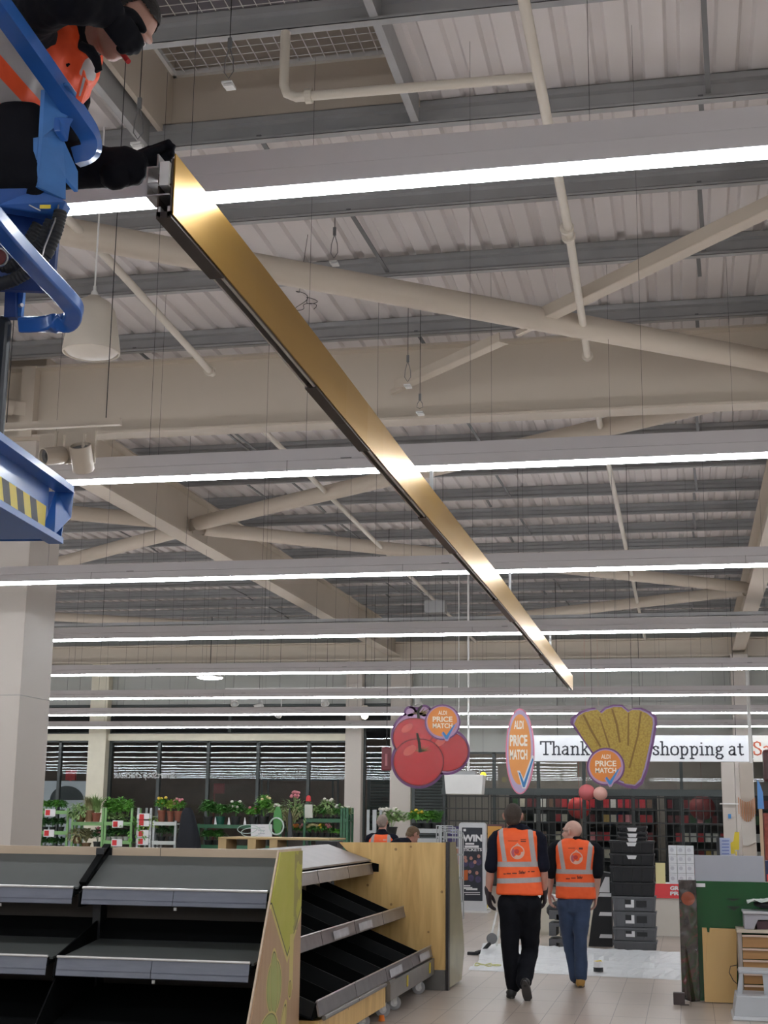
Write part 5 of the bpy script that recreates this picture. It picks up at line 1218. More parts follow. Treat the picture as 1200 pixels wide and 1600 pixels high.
px_plant(134, 1328, 1294, 26, 4, 'dried brown hydrangea heads on the rack between the green racks', kind='bushy', n=180, pot='brown', flower=None)
px_plant(152, 1326, 1292, 20, 2, 'plant with pink flowers wrapped in paper on the middle rack', flower='pink', nf=6, n=80)
# rack B
rack(112, 162, 1262, rgreen, 'light green rack carrying the grasses and dried bunches', (1286, 1330), False)
rack(163, 207, 1262, rgreen, 'light green plant rack right of the cream column', (1286, 1315))
for i, px in enumerate((170, 179, 188, 199)): px_plant(px, 1280 if i != 1 else 1284, 1244+i % 2*3, 18, 1, 'bright green leafy herb on top of the rack right of the cream column', n=150, pot_h=.05, group='bright herbs on the rack right of the column')
for i, px in enumerate((169, 178, 187, 197)): px_plant(px, 1313, 1296, 14, 2, 'small dark plant on the lower shelf right of the cream column', n=60, pot='white', group='small dark plants right of the column')
for i, px in enumerate((172, 190)): px_plant(px, 1285, 1272, 22, 3, 'pale seedlings in a tray below the bright herbs', n=80, pot_h=.02, group='pale seedling trays')
px_plant(210, 1315, 1262, 12, 1, 'tall climbing plant on the right post of the green rack', kind='spray', n=90)
# rack C (grey, empty shelves)
rack(214, 237, 1262, rgrey, 'grey metal plant rack with red price cards', (1275, 1284, 1301, 1313), True, shm=shelfw)
rack(239, 276, 1282, rgrey, 'grey metal rack carrying the flowering pots', (1286, 1316), False, shm=shelfw)
px_plant(252, 1284, 1246, 18, 1, 'terracotta pot with yellow and orange flowers', pot='terracotta', flower='yellow', nf=7, pot_h=.26)
px_plant(266, 1284, 1250, 16, 5, 'terracotta pot with lime green leaves between the flowering pots', pot='terracotta', pot_h=.24)
px_plant(278, 1284, 1248, 18, 1, 'terracotta pot with pink flowers', pot='terracotta', flower='pink', nf=9, pot_h=.24)
px_plant(233, 1300, 1266, 14, 5, 'pale green trailing plant on the grey rack', kind='spray', n=90)
px_plant(252, 1316, 1290, 18, 2, 'dark plant on the lower shelf of the grey rack, left', n=70)
px_plant(268, 1316, 1290, 18, 2, 'dark plant on the lower shelf of the grey rack, beside the coat', n=70)
# dark coat hung on a rack end
a = at(293, 1262, 30.4); c = at(293, 1328, 30.4)
mb = MB(); rg = []
prof = [(1262, 4, 2), (1266, 8, 4), (1275, 11, 6), (1295, 15, 8), (1315, 19, 9), (1345, 21, 9)]
for py, wpx, dp in prof:
    cc = at(293+(1 if py > 1280 else 0), py, 30.4); rg.append([(cc.x+wpx/70*math.cos(t)*(1+.07*math.sin(5*t)), 30.4+dp/70*math.sin(t)*(1+.1*math.sin(4*t)), cc.z) for t in [2*math.pi*k/24 for k in range(24)]])
vs = [v for r in rg for v in r]; fs = [(i*24+k, i*24+(k+1) % 24, (i+1)*24+(k+1) % 24, (i+1)*24+k) for i in range(len(rg)-1) for k in range(24)]+[tuple(range(24)), tuple((len(rg)-1)*24+k for k in range(24))]
coat = mb.add(vs, fs).build('draped_coat', mat('coat_black', (.006, .008, .014), .8), smooth='auto'); tag(coat, 'black coat draped over the rack end left of the potted plants', 'coat')
st = thing('coat_stand', 'stand beneath the black coat', 'stand', (coat.bound_box[0][0], 30.4, 0))
cc = at(294, 1330, 30.4); MB().tube([(cc.x, 30.4, 0), (cc.x, 30.4, 1.5)], .02, 8).box(cc.x-.25, cc.x+.25, 30.2, 30.6, 0, .03).build('pole', black, st)
# rack D dark green
rack(309, 440, 1287, rdgreen, 'long dark green plant rack behind the wooden pallet', (1290, 1322), False)
for (px, w_, top, lc, pot, fl, nf, lab) in ((325, 26, 1248, 0, 'black', None, 0, 'bushy plant in a black pot, leftmost on the dark green rack'), (344, 24, 1256, 0, 'green', None, 0, 'bushy plant in a dark green pot on the dark green rack'), (368, 28, 1252, 0, 'black', 'white', 5, 'plant with white flowers and a white tag on the dark green rack'), (395, 20, 1262, 1, 'black', 'pink', 4, 'plant with pale pink flowers on the dark green rack'), (412, 26, 1240, 1, 'black', 'cream', 3, 'tall leafy plant on the dark green rack'), (430, 24, 1256, 3, 'black', 'white', 6, 'pale flowering plant at the right end of the dark green rack')):
    px_plant(px, 1289, top, w_, lc, lab, pot=pot, pot_h=.19, flower=fl, nf=nf, n=240)
for i, px in enumerate((326, 340)): px_plant(px, 1321, 1296, 24, 0, 'leafy plant under the dark green rack shelf', n=120, group='plants under the dark green rack')
for i, px in enumerate((336, 357, 382)): tag(MB().prism([at(px-2, 1291, 31.03), at(px+3, 1291, 31.03), at(px+1, 1277, 31.03), at(px, 1277, 31.03)], (0, .01, 0)).build('plant_tag', pale), 'white pointed plant tag standing on the dark green rack between the pots', 'tag', 'white plant tags')
# green watering can sleeve (upright green board)
mb = MB(); flat(mb, ell_px(434, 1283, 7, 23, 28), 30.7, .03); tag(mb.build('green_oval_board', mat('board_green', (.06, .25, .06), .4)), 'narrow upright green oval board left of the cut-flower rack', 'board')
mb = MB(); pts = [at(432+11*math.cos(t), 1291+13*math.sin(t), 30.6) for t in [2*math.pi*k/24 for k in range(25)]]; mb.tube(pts, .018, 6)
tag(mb.build('hose_coil', mat('milky_hose', (.5, .6, .55), .3)), 'pale translucent hose coil hanging in front of the green oval board', 'hose')
mb = MB(); pts = [at(385+17*math.cos(t)+k_*.3, 1293+8*math.sin(t)+k_*.25, 30.975) for k_, t in enumerate([2*math.pi*k/20 for k in range(40)])]; mb.tube(pts, .009, 5)
tag(mb.build('wire_coil', mat('milky_hose', (.5, .6, .55), .3)), 'coil of pale plastic tubing left of the white notice', 'tubing')
# white notice behind pallet
o = thing('paper_notice', 'white paper notice in front of the dark green rack', 'notice', at(408, 1309, 30.5))
mb = MB(); flat(mb, [(392, 1288), (425, 1288), (425, 1309), (392, 1309)], 30.975, .01); mb.build('sheet', pale, o)
mb = MB()
for y_ in (1292, 1297, 1302): mb.prism([at(403, y_+1, 30.97), at(414, y_+1, 30.97), at(414, y_, 30.97), at(403, y_, 30.97)], (0, .004, 0))
mb.build('print_lines', inkm, o)
# rack E cut flowers
rack(474, 535, 1262, rdgreen, 'dark green cut-flower rack left of the white column', (1281, 1310), False)
rack(536, 544, 1262, rdgreen, 'narrow end bay of the cut-flower rack touching the white column', (1281,), False)
for i, px in enumerate((460, 471, 482, 493, 505, 517, 529, 540)): px_plant(px, 1280, 1257+i % 3*3, 16, 3 if i % 2 else 0, 'small leafy plant on the top shelf of the cut-flower rack', n=110, pot_h=.05, group='small plants on top of the cut-flower rack', flower='white' if i > 5 else None, nf=4)
for i, (px, fl) in enumerate(((463, 'orange'), (472, 'pink'), (482, 'cream'), (493, 'cream'), (503, 'yellow'), (513, 'pink'))): px_plant(px, 1308, 1288, 15, 0, 'bunch of %s cut flowers on the lower shelf of the cut-flower rack, %s' % (fl, 'far left' if i == 0 else ('second', 'third', 'fourth', 'fifth', 'far right')[i-1]), n=90, flower=fl, nf=12, name='flower_bunch')
px_plant(528, 1308, 1296, 18, 1, 'low green plant at the lower right of the cut-flower rack', n=90)
px_plant(461, 1284, 1234, 20, 3, 'bouquet in a clear sleeve rising behind the cut-flower rack', kind='spray', flower='pink', nf=14, n=120, name='flower_bunch')
px_plant(512, 1268, 1246, 18, 3, 'bouquet in clear wrap at the right of the cut-flower rack', kind='spray', flower='white', nf=4, n=90, name='flower_bunch')
c = at(482, 1244, 31.1); tag(MB().lathe(at(482, 1252, 31.1), [(0, 0), (.06, 0), (.05, .1), (.02, .13), (.0, .13)], 12).build('red_bag_top', redm, smooth='auto'), 'small red item standing above the white carrier on the flower rack', 'ornament')
mb = MB(); flat(mb, [(476, 1257), (488, 1257), (488, 1278), (476, 1278)], 30.95, .05); tag(mb.build('gift_bag', mat('gift_bag', (.55, .56, .50), .5)), 'small pale gift bag on the cut-flower rack', 'bag')
px_plant(452, 1312, 1256, 12, 4, 'brown dried stems left of the cut-flower rack', kind='grass', n=60, pot='black', Y=30.8)
mb = MB(); flat(mb, [(450, 1276), (452, 1262), (455, 1276), (456, 1308), (450, 1308)], 30.6, .08); tag(mb.build('folded_parasol', mat('umbrella_grey', (.05, .055, .06), .6)), 'dark folded umbrella upright left of the cut-flower rack', 'umbrella')
# racks behind the plywood gondola
Y2 = 26.5
rack(573, 588, 1265, rgrey, 'grey trolley posts left behind the worker in the orange vest', (1300,), False, Y2)
px_plant(612, 1305, 1263, 44, 3, 'large clear-wrapped bouquet behind the orange-vested worker', kind='bushy', n=300, flower='white', nf=26, Y=Y2+.8, name='flower_bunch')
rack(640, 690, 1290, rgrey, 'grey trolley with yellow flowering plants beside the poster stand', (1297, 1312), False, Y2)
px_plant(652, 1296, 1266, 24, 1, 'green plant with yellow flowers on the grey trolley', flower='yellow', nf=9, n=260, Y=Y2+.2)
px_plant(668, 1296, 1266, 22, 1, 'green plant in the middle of the grey trolley', n=220, Y=Y2+.2)
px_plant(682, 1297, 1264, 20, 0, 'dark pointed-leaf plant at the right of the grey trolley', kind='grass', n=120, Y=Y2+.2)
for k in range(3): MB
o = thing('folded_trolleys', 'cluster of grey metal trolley frames left of the poster stand', 'trolley', at(690, 1330, 26))
mb = MB()
for i in range(5):
    x = at(682+i*4, 1290, 26-.1*i).x; mb.tube([(x, 26-.1*i, .0), (x, 26-.1*i, 1.6-.03*i), (x+.3, 26-.1*i, 1.6-.03*i), (x+.3, 26-.1*i, .0)], .014, 6)
    for z in (.3, .7, 1.1, 1.4): mb.bar((x, 26-.1*i, z), (x+.3, 26-.1*i, z), .015, .03)
mb.build('frames', rgrey, o)
# wooden pallet and dark tables in front of racks
o = thing('wooden_pallet', 'pale wooden pallet standing on edge behind the foreground shelving', 'pallet', at(415, 1340, 20))
pw = mat('pallet_wood', (.55, .40, .20), .6, 0, .15, 3)
Yp = 20.0; z1 = at(415, 1309, Yp).z; z0 = z1-.26
xa, xb = at(341, 1310, Yp).x, at(515, 1312, Yp).x
MB().box(xa, xb, Yp, Yp+1.0, z1-.025, z1).build('deck_boards', pw, o); MB().box(xa, xb, Yp, Yp+.1, z0, z0+.03).build('bottom_board', pw, o)
for px in (341, 387, 421): x = at(px, 1315, Yp).x; MB().box(x, x+.12, Yp, Yp+.5, z0, z1-.02).build('block', pw, o)
t = thing('trestle_table', 'dark trestle table carrying the wooden pallet', 'table', ((xa+xb)/2, Yp+.4, 0))
MB().box(xa-.3, xb+.25, Yp-.1, Yp+1.1, z0-.06, z0).build('table_top', blackm, t)
for x in (xa-.2, xb+.15):
    for y in (Yp, Yp+1.0): MB().box(x-.03, x+.03, y-.03, y+.03, 0, z0-.06).build('leg', blackm, t)
a = at(496, 1314, 19.6); c = at(529, 1314, 19.6); tag(MB().box(a.x, c.x, 19.5, 19.88, 0, a.z).build('dark_box', blackm, bevel=.01), 'tall dark box standing at the right end of the trestle table', 'box')
# outside signs seen through the left windows
o = thing('store_hoarding', 'white curved hoarding with a dark half disc outside the far left window', 'hoarding', at(92, 1250, 38))
a = at(42, 1220, 38.5); c = at(141, 1262, 38.5)
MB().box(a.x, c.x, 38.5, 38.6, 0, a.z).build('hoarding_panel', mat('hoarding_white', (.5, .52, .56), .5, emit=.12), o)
mb = MB(); pts = [(104+26*math.cos(t), 1250-22*math.sin(t)) for t in [math.pi*k/24 for k in range(25)]]; flat(mb, pts, 38.45, .03); mb.build('dark_disc', mat('disc_dark', (.03, .04, .045), .5), o)
for px0, py0, px1, py1, lab in ((45, 1206, 57, 1220, 'red sign outside the far left window pane'), (103, 1203, 117, 1219, 'red sign outside the second window pane from the left')):
    a = at(px0, py0, 39.5); c = at(px1, py1, 39.5); tag(MB().box(a.x, c.x, 39.5, 39.6, c.z, a.z).box((a.x+c.x)/2-.03, (a.x+c.x)/2+.03, 39.5, 39.55, 0, c.z).build('outside_sign', redm), lab, 'sign')
# reflection of a sign behind the camera, drawn as reversed letters on the glass
o = thing('window_lettering', 'pale mirrored sign reflection drawn as letters on the glass above the terracotta pots', 'lettering', at(225, 1216, 35.9))
mb = text_px('SmartShop checkout', 178, 1206, 273, 1219, 35.93, .01, None, 0, True); mb.build('letters', mat('reflected_letters', (.45, .43, .42), .5), o, clean=False)
# black-framed board and red item behind glass
a = at(409, 1219, 37.2)
mb = MB()
for p, q in (((409, 1218), (528, 1219)), ((409, 1218), (409, 1381)), ((419, 1218), (419, 1381)), ((520, 1220), (520, 1381)), ((528, 1219), (528, 1381))): mb.bar(at(*p, 37.2), at(*q, 37.2), .04, .05)
tag(mb.build('shelter_frame', black), 'thin black shelter frame outside the window right of the tall leafy plant', 'frame')
a = at(334, 1224, 37); c = at(350, 1240, 37); tag(MB().box(a.x, c.x, 37, 37.05, c.z, a.z).box(a.x, a.x+.04, 37, 37.05, 0, c.z).build('red_notice', mat('notice_brown_red', (.16, .02, .02), .5)), 'dim red square notice outside behind the potted plants', 'notice')

# ================================================================= PEOPLE
def basis(fwd, up):
    f = Vector(fwd).normalized(); u = Vector(up); u = (u-f*u.dot(f)).normalized(); r = f.cross(u); return r, f, u
def ellip(mb, c, R, rad, seg=20, mi=0):
    """R = (right, forward, up)"""
    c = Vector(c); n = seg//2
    vs = [c+R[0]*rad[0]*math.sin(math.pi*j/n)*math.cos(2*math.pi*k/seg)+R[1]*rad[1]*math.sin(math.pi*j/n)*math.sin(2*math.pi*k/seg)+R[2]*rad[2]*math.cos(math.pi*j/n) for j in range(n+1) for k in range(seg)]
    mb.add(vs, [(j*seg+k, (j+1)*seg+k, (j+1)*seg+(k+1) % seg, j*seg+(k+1) % seg) for j in range(n) for k in range(seg)], mi); return mb
def limb(mb, pts, rs, side=None, seg=16):
    """smooth tapering limb; rs entries r or (a,b) with a along `side`"""
    pts = [Vector(p) for p in pts]; rs = [(r, r) if not isinstance(r, tuple) else r for r in rs]
    # catmull subdivision
    P, R = [], []
    for i in range(len(pts)-1):
        p0 = pts[max(i-1, 0)]; p1 = pts[i]; p2 = pts[i+1]; p3 = pts[min(i+2, len(pts)-1)]
        for k in range(4):
            t = k/4; P.append(.5*((2*p1)+(p2-p0)*t+(2*p0-5*p1+4*p2-p3)*t*t+(3*p1-p0-3*p2+p3)*t**3))
            R.append(tuple(rs[i][j]*(1-t)+rs[i+1][j]*t for j in (0, 1)))
    P.append(pts[-1]); R.append(rs[-1])
    t0 = (P[1]-P[0]).normalized(); s = Vector(side) if side is not None else t0.orthogonal()
    rings = []
    def ring(p, t, a, b):
        nonlocal s
        s = (s-t*s.dot(t)).normalized(); v = t.cross(s); return [p+s*a*math.cos(2*math.pi*k/seg)+v*b*math.sin(2*math.pi*k/seg) for k in range(seg)]
    m = min(R[0])
    for e in (.9, .5): rings.append(ring(P[0]-t0*m*e, t0, R[0][0]*math.sqrt(1-e*e), R[0][1]*math.sqrt(1-e*e)))
    for i, p in enumerate(P):
        t = (P[min(i+1, len(P)-1)]-P[max(i-1, 0)]).normalized(); rings.append(ring(p, t, *R[i]))
    t1 = (P[-1]-P[-2]).normalized(); m = min(R[-1])
    for e in (.5, .9): rings.append(ring(P[-1]+t1*m*e, t1, R[-1][0]*math.sqrt(1-e*e), R[-1][1]*math.sqrt(1-e*e)))
    n = len(rings); vs = [v for r in rings for v in r]
    fs = [(i*seg+k, i*seg+(k+1) % seg, (i+1)*seg+(k+1) % seg, (i+1)*seg+k) for i in range(n-1) for k in range(seg)]
    fs += [tuple(range(seg))[::-1], tuple((n-1)*seg+k for k in range(seg))]
    return mb.add(vs, fs)
def remesh(mb, name, m, parent, vox=.008, smooth=4, wrinkle=0., wscale=.12, keep=None):
    o = mb.build(name, m, None)
    r = o.modifiers.new('r', 'REMESH'); r.mode = 'VOXEL'; r.voxel_size = vox
    if smooth: s = o.modifiers.new('s', 'SMOOTH'); s.iterations = smooth; s.factor = .5
    if wrinkle:
        tx = bpy.data.textures.new('w', 'CLOUDS'); tx.noise_scale = wscale; d = o.modifiers.new('d', 'DISPLACE'); d.texture = tx; d.strength = wrinkle; d.texture_coords = 'GLOBAL'
    dg = bpy.context.evaluated_depsgraph_get(); me = bpy.data.meshes.new_from_object(o.evaluated_get(dg)); o.modifiers.clear(); old = o.data; o.data = me; bpy.data.meshes.remove(old)
    me.polygons.foreach_set('use_smooth', [True]*len(me.polygons)); me.name = name
    if keep:
        bm = bmesh.new(); bm.from_mesh(me); bmesh.ops.delete(bm, geom=[v for v in bm.verts if not keep(v.co)], context='VERTS'); bm.to_mesh(me); bm.free()
    if parent: attach(o, parent)
    return o
def hand(mb, wrist, d, side, nrm, s=1., curl=.5, r=.0088, thumb=1, fat=0.):
    """d: pointing direction, side: towards the index finger, nrm: palm side"""
    w = Vector(wrist); d = Vector(d).normalized(); sd = Vector(side); sd = (sd-d*sd.dot(d)).normalized(); n = Vector(nrm); n = (n-d*n.dot(d)-sd*n.dot(sd)).normalized()
    limb(mb, [w-d*.02*s, w+d*.03*s, w+d*.085*s], [(.028*s+fat, .020*s+fat), (.038*s+fat, .017*s+fat), (.040*s+fat, .013*s+fat)], sd)
    r += fat*.6
    for i, (off, L) in enumerate(((.030, .078), (.011, .086), (-.009, .080), (-.028, .062))):
        b = w+d*(.085-.004*abs(i-1))*s+sd*off*s; p = [b]; a = .15+curl*.25; dd = d
        for k, f in enumerate((.45, .32, .23)):
            dd = (d*math.cos(a)+n*math.sin(a)); p.append(p[-1]+dd*L*f*s); a += curl*(.9+.1*i)
        limb(mb, p, [r*s*1.05, r*s, r*s*.92, r*s*.75], sd, 10)
    b = w+d*.02*s+sd*.028*s*thumb; q = b+(d*.6+sd*thumb*.75+n*.25).normalized()*.038*s; e = q+(d*.9+sd*thumb*.25+n*.35).normalized()*.034*s; f = e+(d*.95+n*.3).normalized()*.024*s
    limb(mb, [b, q, e, f], [.013*s+fat, .012*s+fat, .0105*s+fat*.8, .008*s+fat*.7], n, 10)
def head(mb, c, fwd, up, s=1.):
    R = basis(fwd, up); r, f, u = R; c = Vector(c)
    P = lambda x, y, z: c+r*x*s+f*y*s+u*z*s
    E = lambda x, y, z, a, b, h: ellip(mb, P(x, y, z), R, (a*s, b*s, h*s))
    E(0, -.012, .025, .075, .096, .088); E(0, .02, -.03, .062, .075, .085)      # skull, face
    E(0, .055, -.085, .032, .030, .024)                                          # chin
    limb(mb, [P(-.045, -.0, -.06), P(-.03, .045, -.083), P(0, .062, -.09), P(.03, .045, -.083), P(.045, 0, -.06)], [.018*s]*5)
    limb(mb, [P(0, .085, .015), P(0, .100, -.012), P(0, .112, -.030)], [.009*s, .012*s, .015*s]); E(-.012, .098, -.032, .010, .012, .009); E(.012, .098, -.032, .010, .012, .009)
    limb(mb, [P(-.045, .073, .030), P(0, .088, .028), P(.045, .073, .030)], [.012*s]*3)     # brow
    E(0, .085, -.056, .024, .012, .006); E(0, .083, -.066, .020, .012, .007)     # lips
    E(-.035, .065, -.02, .022, .02, .02); E(.035, .065, -.02, .022, .02, .02)
    for sx in (-1, 1):
        q = [P(sx*.074, -.005, .02), P(sx*.086, -.018, .03), P(sx*.090, -.026, .01), P(sx*.086, -.018, -.015), P(sx*.076, -.004, -.028)]
        limb(mb, q, [.008*s, .008*s, .008*s, .008*s, .007*s]); E(sx*.078, -.01, 0, .006, .014, .024)
def eyes(c, fwd, up, parent, s=1.):
    R = basis(fwd, up); r, f, u = R
    for sx in (-1, 1):
        e = Vector(c)+r*sx*.031*s+f*.076*s+u*.008*s
        b = ellip(MB(), e, R, (.013*s, .011*s, .010*s)).build('eye', mat('eye_white', (.6, .57, .54), .3), parent, smooth=True); ellip(MB(), e+f*.0085*s, R, (.0055*s, .004*s, .0055*s)).build('iris', mat('iris', (.05, .03, .02), .2), b, smooth=True)
def hair(c, fwd, up, m, parent, s=1., grow=1.045, front=.35, low=-.045, vox=.006, name='hair'):
    R = basis(fwd, up); r, f, u = R; c = Vector(c); mb = MB()
    ellip(mb, c+f*(-.012)*s+u*.025*s, R, (.078*s*grow, .099*s*grow, .092*s*grow), 32)
    ellip(mb, c+f*(-.045)*s+u*(-.03)*s, R, (.064*s*grow, .052*s*grow, .055*s), 28)
    def keep(v):
        d = v-c; y = d.dot(f)/s; z = d.dot(u)/s; x = abs(d.dot(r))/s
        if y > .03 and z < .080: return False
        if y > -.02 and z < .015 : return False
        return z > low-.03*(1 if y < -.04 else 0) and not (x > .07 and z < .01 and y > -.035)
    return remesh(mb, name, m, parent, vox, 2, .003, .01, keep)
def ribbon_decal(mb, name, m, parent, bvh, gap=.0035):
    out = []
    for v in mb.v:
        h = bvh.ray_cast(Vector((v[0], v[1]-1.5, v[2])), Vector((0, 1, 0)))
        out.append((v[0], (h[0].y-gap) if h[0] else v[1], v[2]))
    mb.v = out; return mb.build(name, m, parent, clean=False)
def vest_mat(name, vs, hs, Z):
    m, nt, b = node_mat(name); o, x, y, z = objxyz(nt)
    n = nt.nodes.new('ShaderNodeTexNoise'); n.inputs['Scale'].default_value = 14; n.inputs['Detail'].default_value = 4; nt.links.new(o, n.inputs['Vector'])
    c = mixc(nt, n.outputs['Fac'], (.88, .10, .018), (.98, .15, .03)); f = None
    for xa, za, xb, zb, w_ in vs:      # slanted vertical bands between two points
        k = (xb-xa)/(zb-za); xx = mathn(nt, 'SUBTRACT', x, mathn(nt, 'MULTIPLY_ADD', z, k, xa-za*k))
        g = mathn(nt, 'MULTIPLY', mathn(nt, 'LESS_THAN', mathn(nt, 'ABSOLUTE', xx), w_/2), mathn(nt, 'GREATER_THAN', z, Z)); f = g if f is None else mathn(nt, 'MAXIMUM', f, g)
    for za, zb, k, x0 in hs:
        zz = mathn(nt, 'SUBTRACT', z, mathn(nt, 'MULTIPLY', mathn(nt, 'SUBTRACT', x, x0), k)); f = mathn(nt, 'MAXIMUM', f, band(nt, zz, za, zb))
    vo = nt.nodes.new('ShaderNodeTexVoronoi'); vo.inputs['Scale'].default_value = 160; nt.links.new(o, vo.inputs['Vector'])
    c = mixc(nt, f, c, mixc(nt, vo.outputs['Distance'], (.44, .40, .40), (.36, .33, .33)))
    nt.links.new(c, b.inputs['Base Color']); b.inputs['Roughness'].default_value = .6
    nt.links.new(mathn(nt, 'MULTIPLY', mathn(nt, 'SUBTRACT', 1, f), .10), b.inputs['Emission Strength']); b.inputs['Emission Strength'].default_value = 0
    nt.links.remove(b.inputs['Emission Strength'].links[0])
    return m
def skin_mat(name, col):
    m = mat(name, col, .5, 0, .18, 14); b = m.node_tree.nodes['Principled BSDF']; b.inputs['Subsurface Weight'].default_value = .08; b.inputs['Subsurface Radius'].default_value = (.02, .008, .004); return m
skinA = skin_mat('skin_pink', (.50, .27, .21)); skinB = skin_mat('skin_pale', (.55, .34, .28)); skinC = skin_mat('skin_ruddy', (.46, .24, .18))
hairA = mat('hair_brown', (.045, .032, .025), .8, 0, .4, 60, 0, .5); hairC = mat('hair_sandy', (.14, .09, .05), .8, 0, .4, 60, 0, .5); hairG = mat('hair_grey', (.30, .24, .21), .8, 0, .3, 60)
blackcloth = mat('cloth_black', (.007, .0075, .011), .85, 0, .3, 12, spec=.15); navycloth = mat('cloth_navy', (.008, .009, .018), .85, 0, .3, 12, spec=.15)
jeans = mat('denim', (.035, .062, .13), .75, 0, .35, 9); bootb = mat('boot_black', (.02, .02, .021), .5); boott = mat('boot_tan', (.45, .25, .06), .6, 0, .2, 10); glove = mat('glove_dark', (.035, .025, .03), .8, 0, .4, 30)
def loft_rings(rings, seg=40):
    """rings: (centre Vector, a, b, power) elliptical rings in XY"""
    mb = MB(); vs = []
    for c, a, b_, yaw in rings:
        for k in range(seg):
            t = 2*math.pi*k/seg; ct, st = math.cos(t), math.sin(t)
            x = a*math.copysign(abs(ct)**.8, ct); y = b_*math.copysign(abs(st)**.8, st)
            vs.append((c.x+x*math.cos(yaw)-y*math.sin(yaw), c.y+x*math.sin(yaw)+y*math.cos(yaw), c.z))
    n = len(rings); fs = [(i*seg+k, i*seg+(k+1) % seg, (i+1)*seg+(k+1) % seg, (i+1)*seg+k) for i in range(n-1) for k in range(seg)]+[tuple(range(seg)), tuple((n-1)*seg+k for k in range(seg))]
    return mb.add(vs, fs)
def walker(name_label, Y, px, H, legs, skin, cloth, trous, boots, hairm, facing, loc, vestspec, gloves, glasses=False, sleeve_py=(1352, 1352)):
    """H holds pixel landmarks on the plane Y; all limbs have their own depth"""
    J = lambda k: at(H[k][0], H[k][1], Y+(H[k][2] if len(H[k]) > 2 else 0))
    o = thing('person', name_label, 'person', loc)
    sc_ = H['s']
    body = MB(); hc = J('head')
    head(body, hc, facing, (0, 0, 1), sc_)
    limb(body, [J('neck'), hc+Vector((0, -.01, -.06*sc_))], [(.062, .06), .055], (1, 0, 0))
    limb(body, [J('hips')+Vector((0, 0, -.02)), J('waist'), J('chest'), J('neck')+Vector((0, 0, -.04))], [(.16, .10), (.145, .09), (.165, .105), (.08, .06)], (1, 0, 0))
    for sgn, pre, gl in ((-1, 'l', gloves[0]), (1, 'r', gloves[1])):
        sh, el, wr, hd = J(pre+'sh'), J(pre+'el'), J(pre+'wr'), J(pre+'hd')
        limb(body, [sh, (sh+el)/2, el, (el*.6+wr*.4), wr], [.055, .050, .041, .042, .029])
        limb(body, [J('chest')+Vector((0, 0, .06)), sh], [.06, .056])
        d = (hd-wr).normalized()
        hand(body, wr, d, (-sgn*.2, 1, 0), (-sgn, 0, 0), 1.0*sc_, .5)
        if gl:
            g = MB(); hand(g, wr, d, (-sgn*.2, 1, 0), (-sgn, 0, 0), 1.0*sc_, .5, fat=.005); limb(g, [wr-d*.05, wr], [.036, .034]); remesh(g, 'glove', glove, o, .006, 2)
    tr = MB(); hips = J('hips')
    limb(tr, [J('waist')+Vector((0, 0, -.03)), hips, hips+Vector((0, 0, -.07))], [(.165, .115), (.18, .13), (.16, .12)], (1, 0, 0))
    for sgn, leg in zip((-1, 1), legs):
        hp, kn, an, toe, rr = leg['hip'], leg['knee'], leg['ankle'], leg['toe'], leg.get('r', 1)
        limb(body, [hp, kn, an], [.08, .055, .038])
        limb(tr, [hp, (hp+kn)/2, kn, (kn+an)/2, an+(kn-an)*.02], [(.105*rr, .115*rr), .092*rr, .077*rr, .072*rr, .068*rr])
        # boot
        bt = MB(); f = (toe-leg['heel']); fl = f.length; fd = f.normalized(); up_ = leg['up']
        limb(bt, [an+(kn-an)*.12, an, leg['heel']+fd*.05+up_*.045], [.046, .047, .05])
        limb(bt, [leg['heel']+fd*.035+up_*.04, leg['heel']+fd*fl*.5+up_*.045, toe-fd*.045+up_*.032], [(.038, .04), (.044, .038), (.046, .028)], up_.cross(fd))
        b_ = remesh(bt, 'boot', boots, o, .007, 3)
        sd = up_.cross(fd).normalized(); so = MB(); n = 20; pts = []
        for k in range(n):
            t = 2*math.pi*k/n; pts.append(leg['heel']+fd*(fl*.5+fl*.5*math.cos(t))+sd*(.043*math.sin(t)*(1+.12*math.cos(t)))-up_*.002)
        so.prism(pts, up_*.022); so.build('sole', leg.get('sole', mat('sole_dark', (.05, .045, .04), .7)), b_)
    body_o = remesh(body, 'body', skin, o, .0075, 3)
    remesh(tr, 'trousers', trous, o, .012, 4, .022, .13)
    eyes(hc, facing, (0, 0, 1), o, sc_)
    # shirt
    sh = MB(); limb(sh, [hips+Vector((0, 0, .02)), J('waist'), J('chest'), J('chest')+Vector((0, 0, .13)), J('neck')+Vector((0, 0, -.02))], [(.172, .122), (.162, .115), (.178, .12), (.16, .10), (.07, .065)], (1, 0, 0))
    limb(sh, [J('neck')+Vector((0, 0, -.02)), J('neck')+Vector((0, 0, .015))], [(.072, .068), (.066, .063)], (1, 0, 0))
    for pre in 'lr':
        s0, e0 = J(pre+'sh'), J(pre+'el'); limb(sh, [J('chest')+Vector((0, 0, .1)), s0, (s0+e0)/2, e0+(s0-e0)*.06], [.075, .068, .070, .072])
    remesh(sh, 'shirt', cloth, o, .010, 3, .012, .09)
    # vest
    rg = [(at(x, y_, Y+dy), hw/H['pm'], dp, 0) for (y_, x, hw, dp, dy) in vestspec['rings']]
    vm = vest_mat(vestspec['name'], [(at(xa, ya, Y).x, at(xa, ya, Y).z, at(xb, yb_, Y).x, at(xb, yb_, Y).z, .048) for xa, ya, xb, yb_ in vestspec['v']],
                  [(at(H['waist'][0], y1, Y).z, at(H['waist'][0], y0, Y).z, k, at(H['waist'][0], y0, Y).x) for y0, y1, k in vestspec['h']], at(H['waist'][0], vestspec['h'][0][0], Y).z)
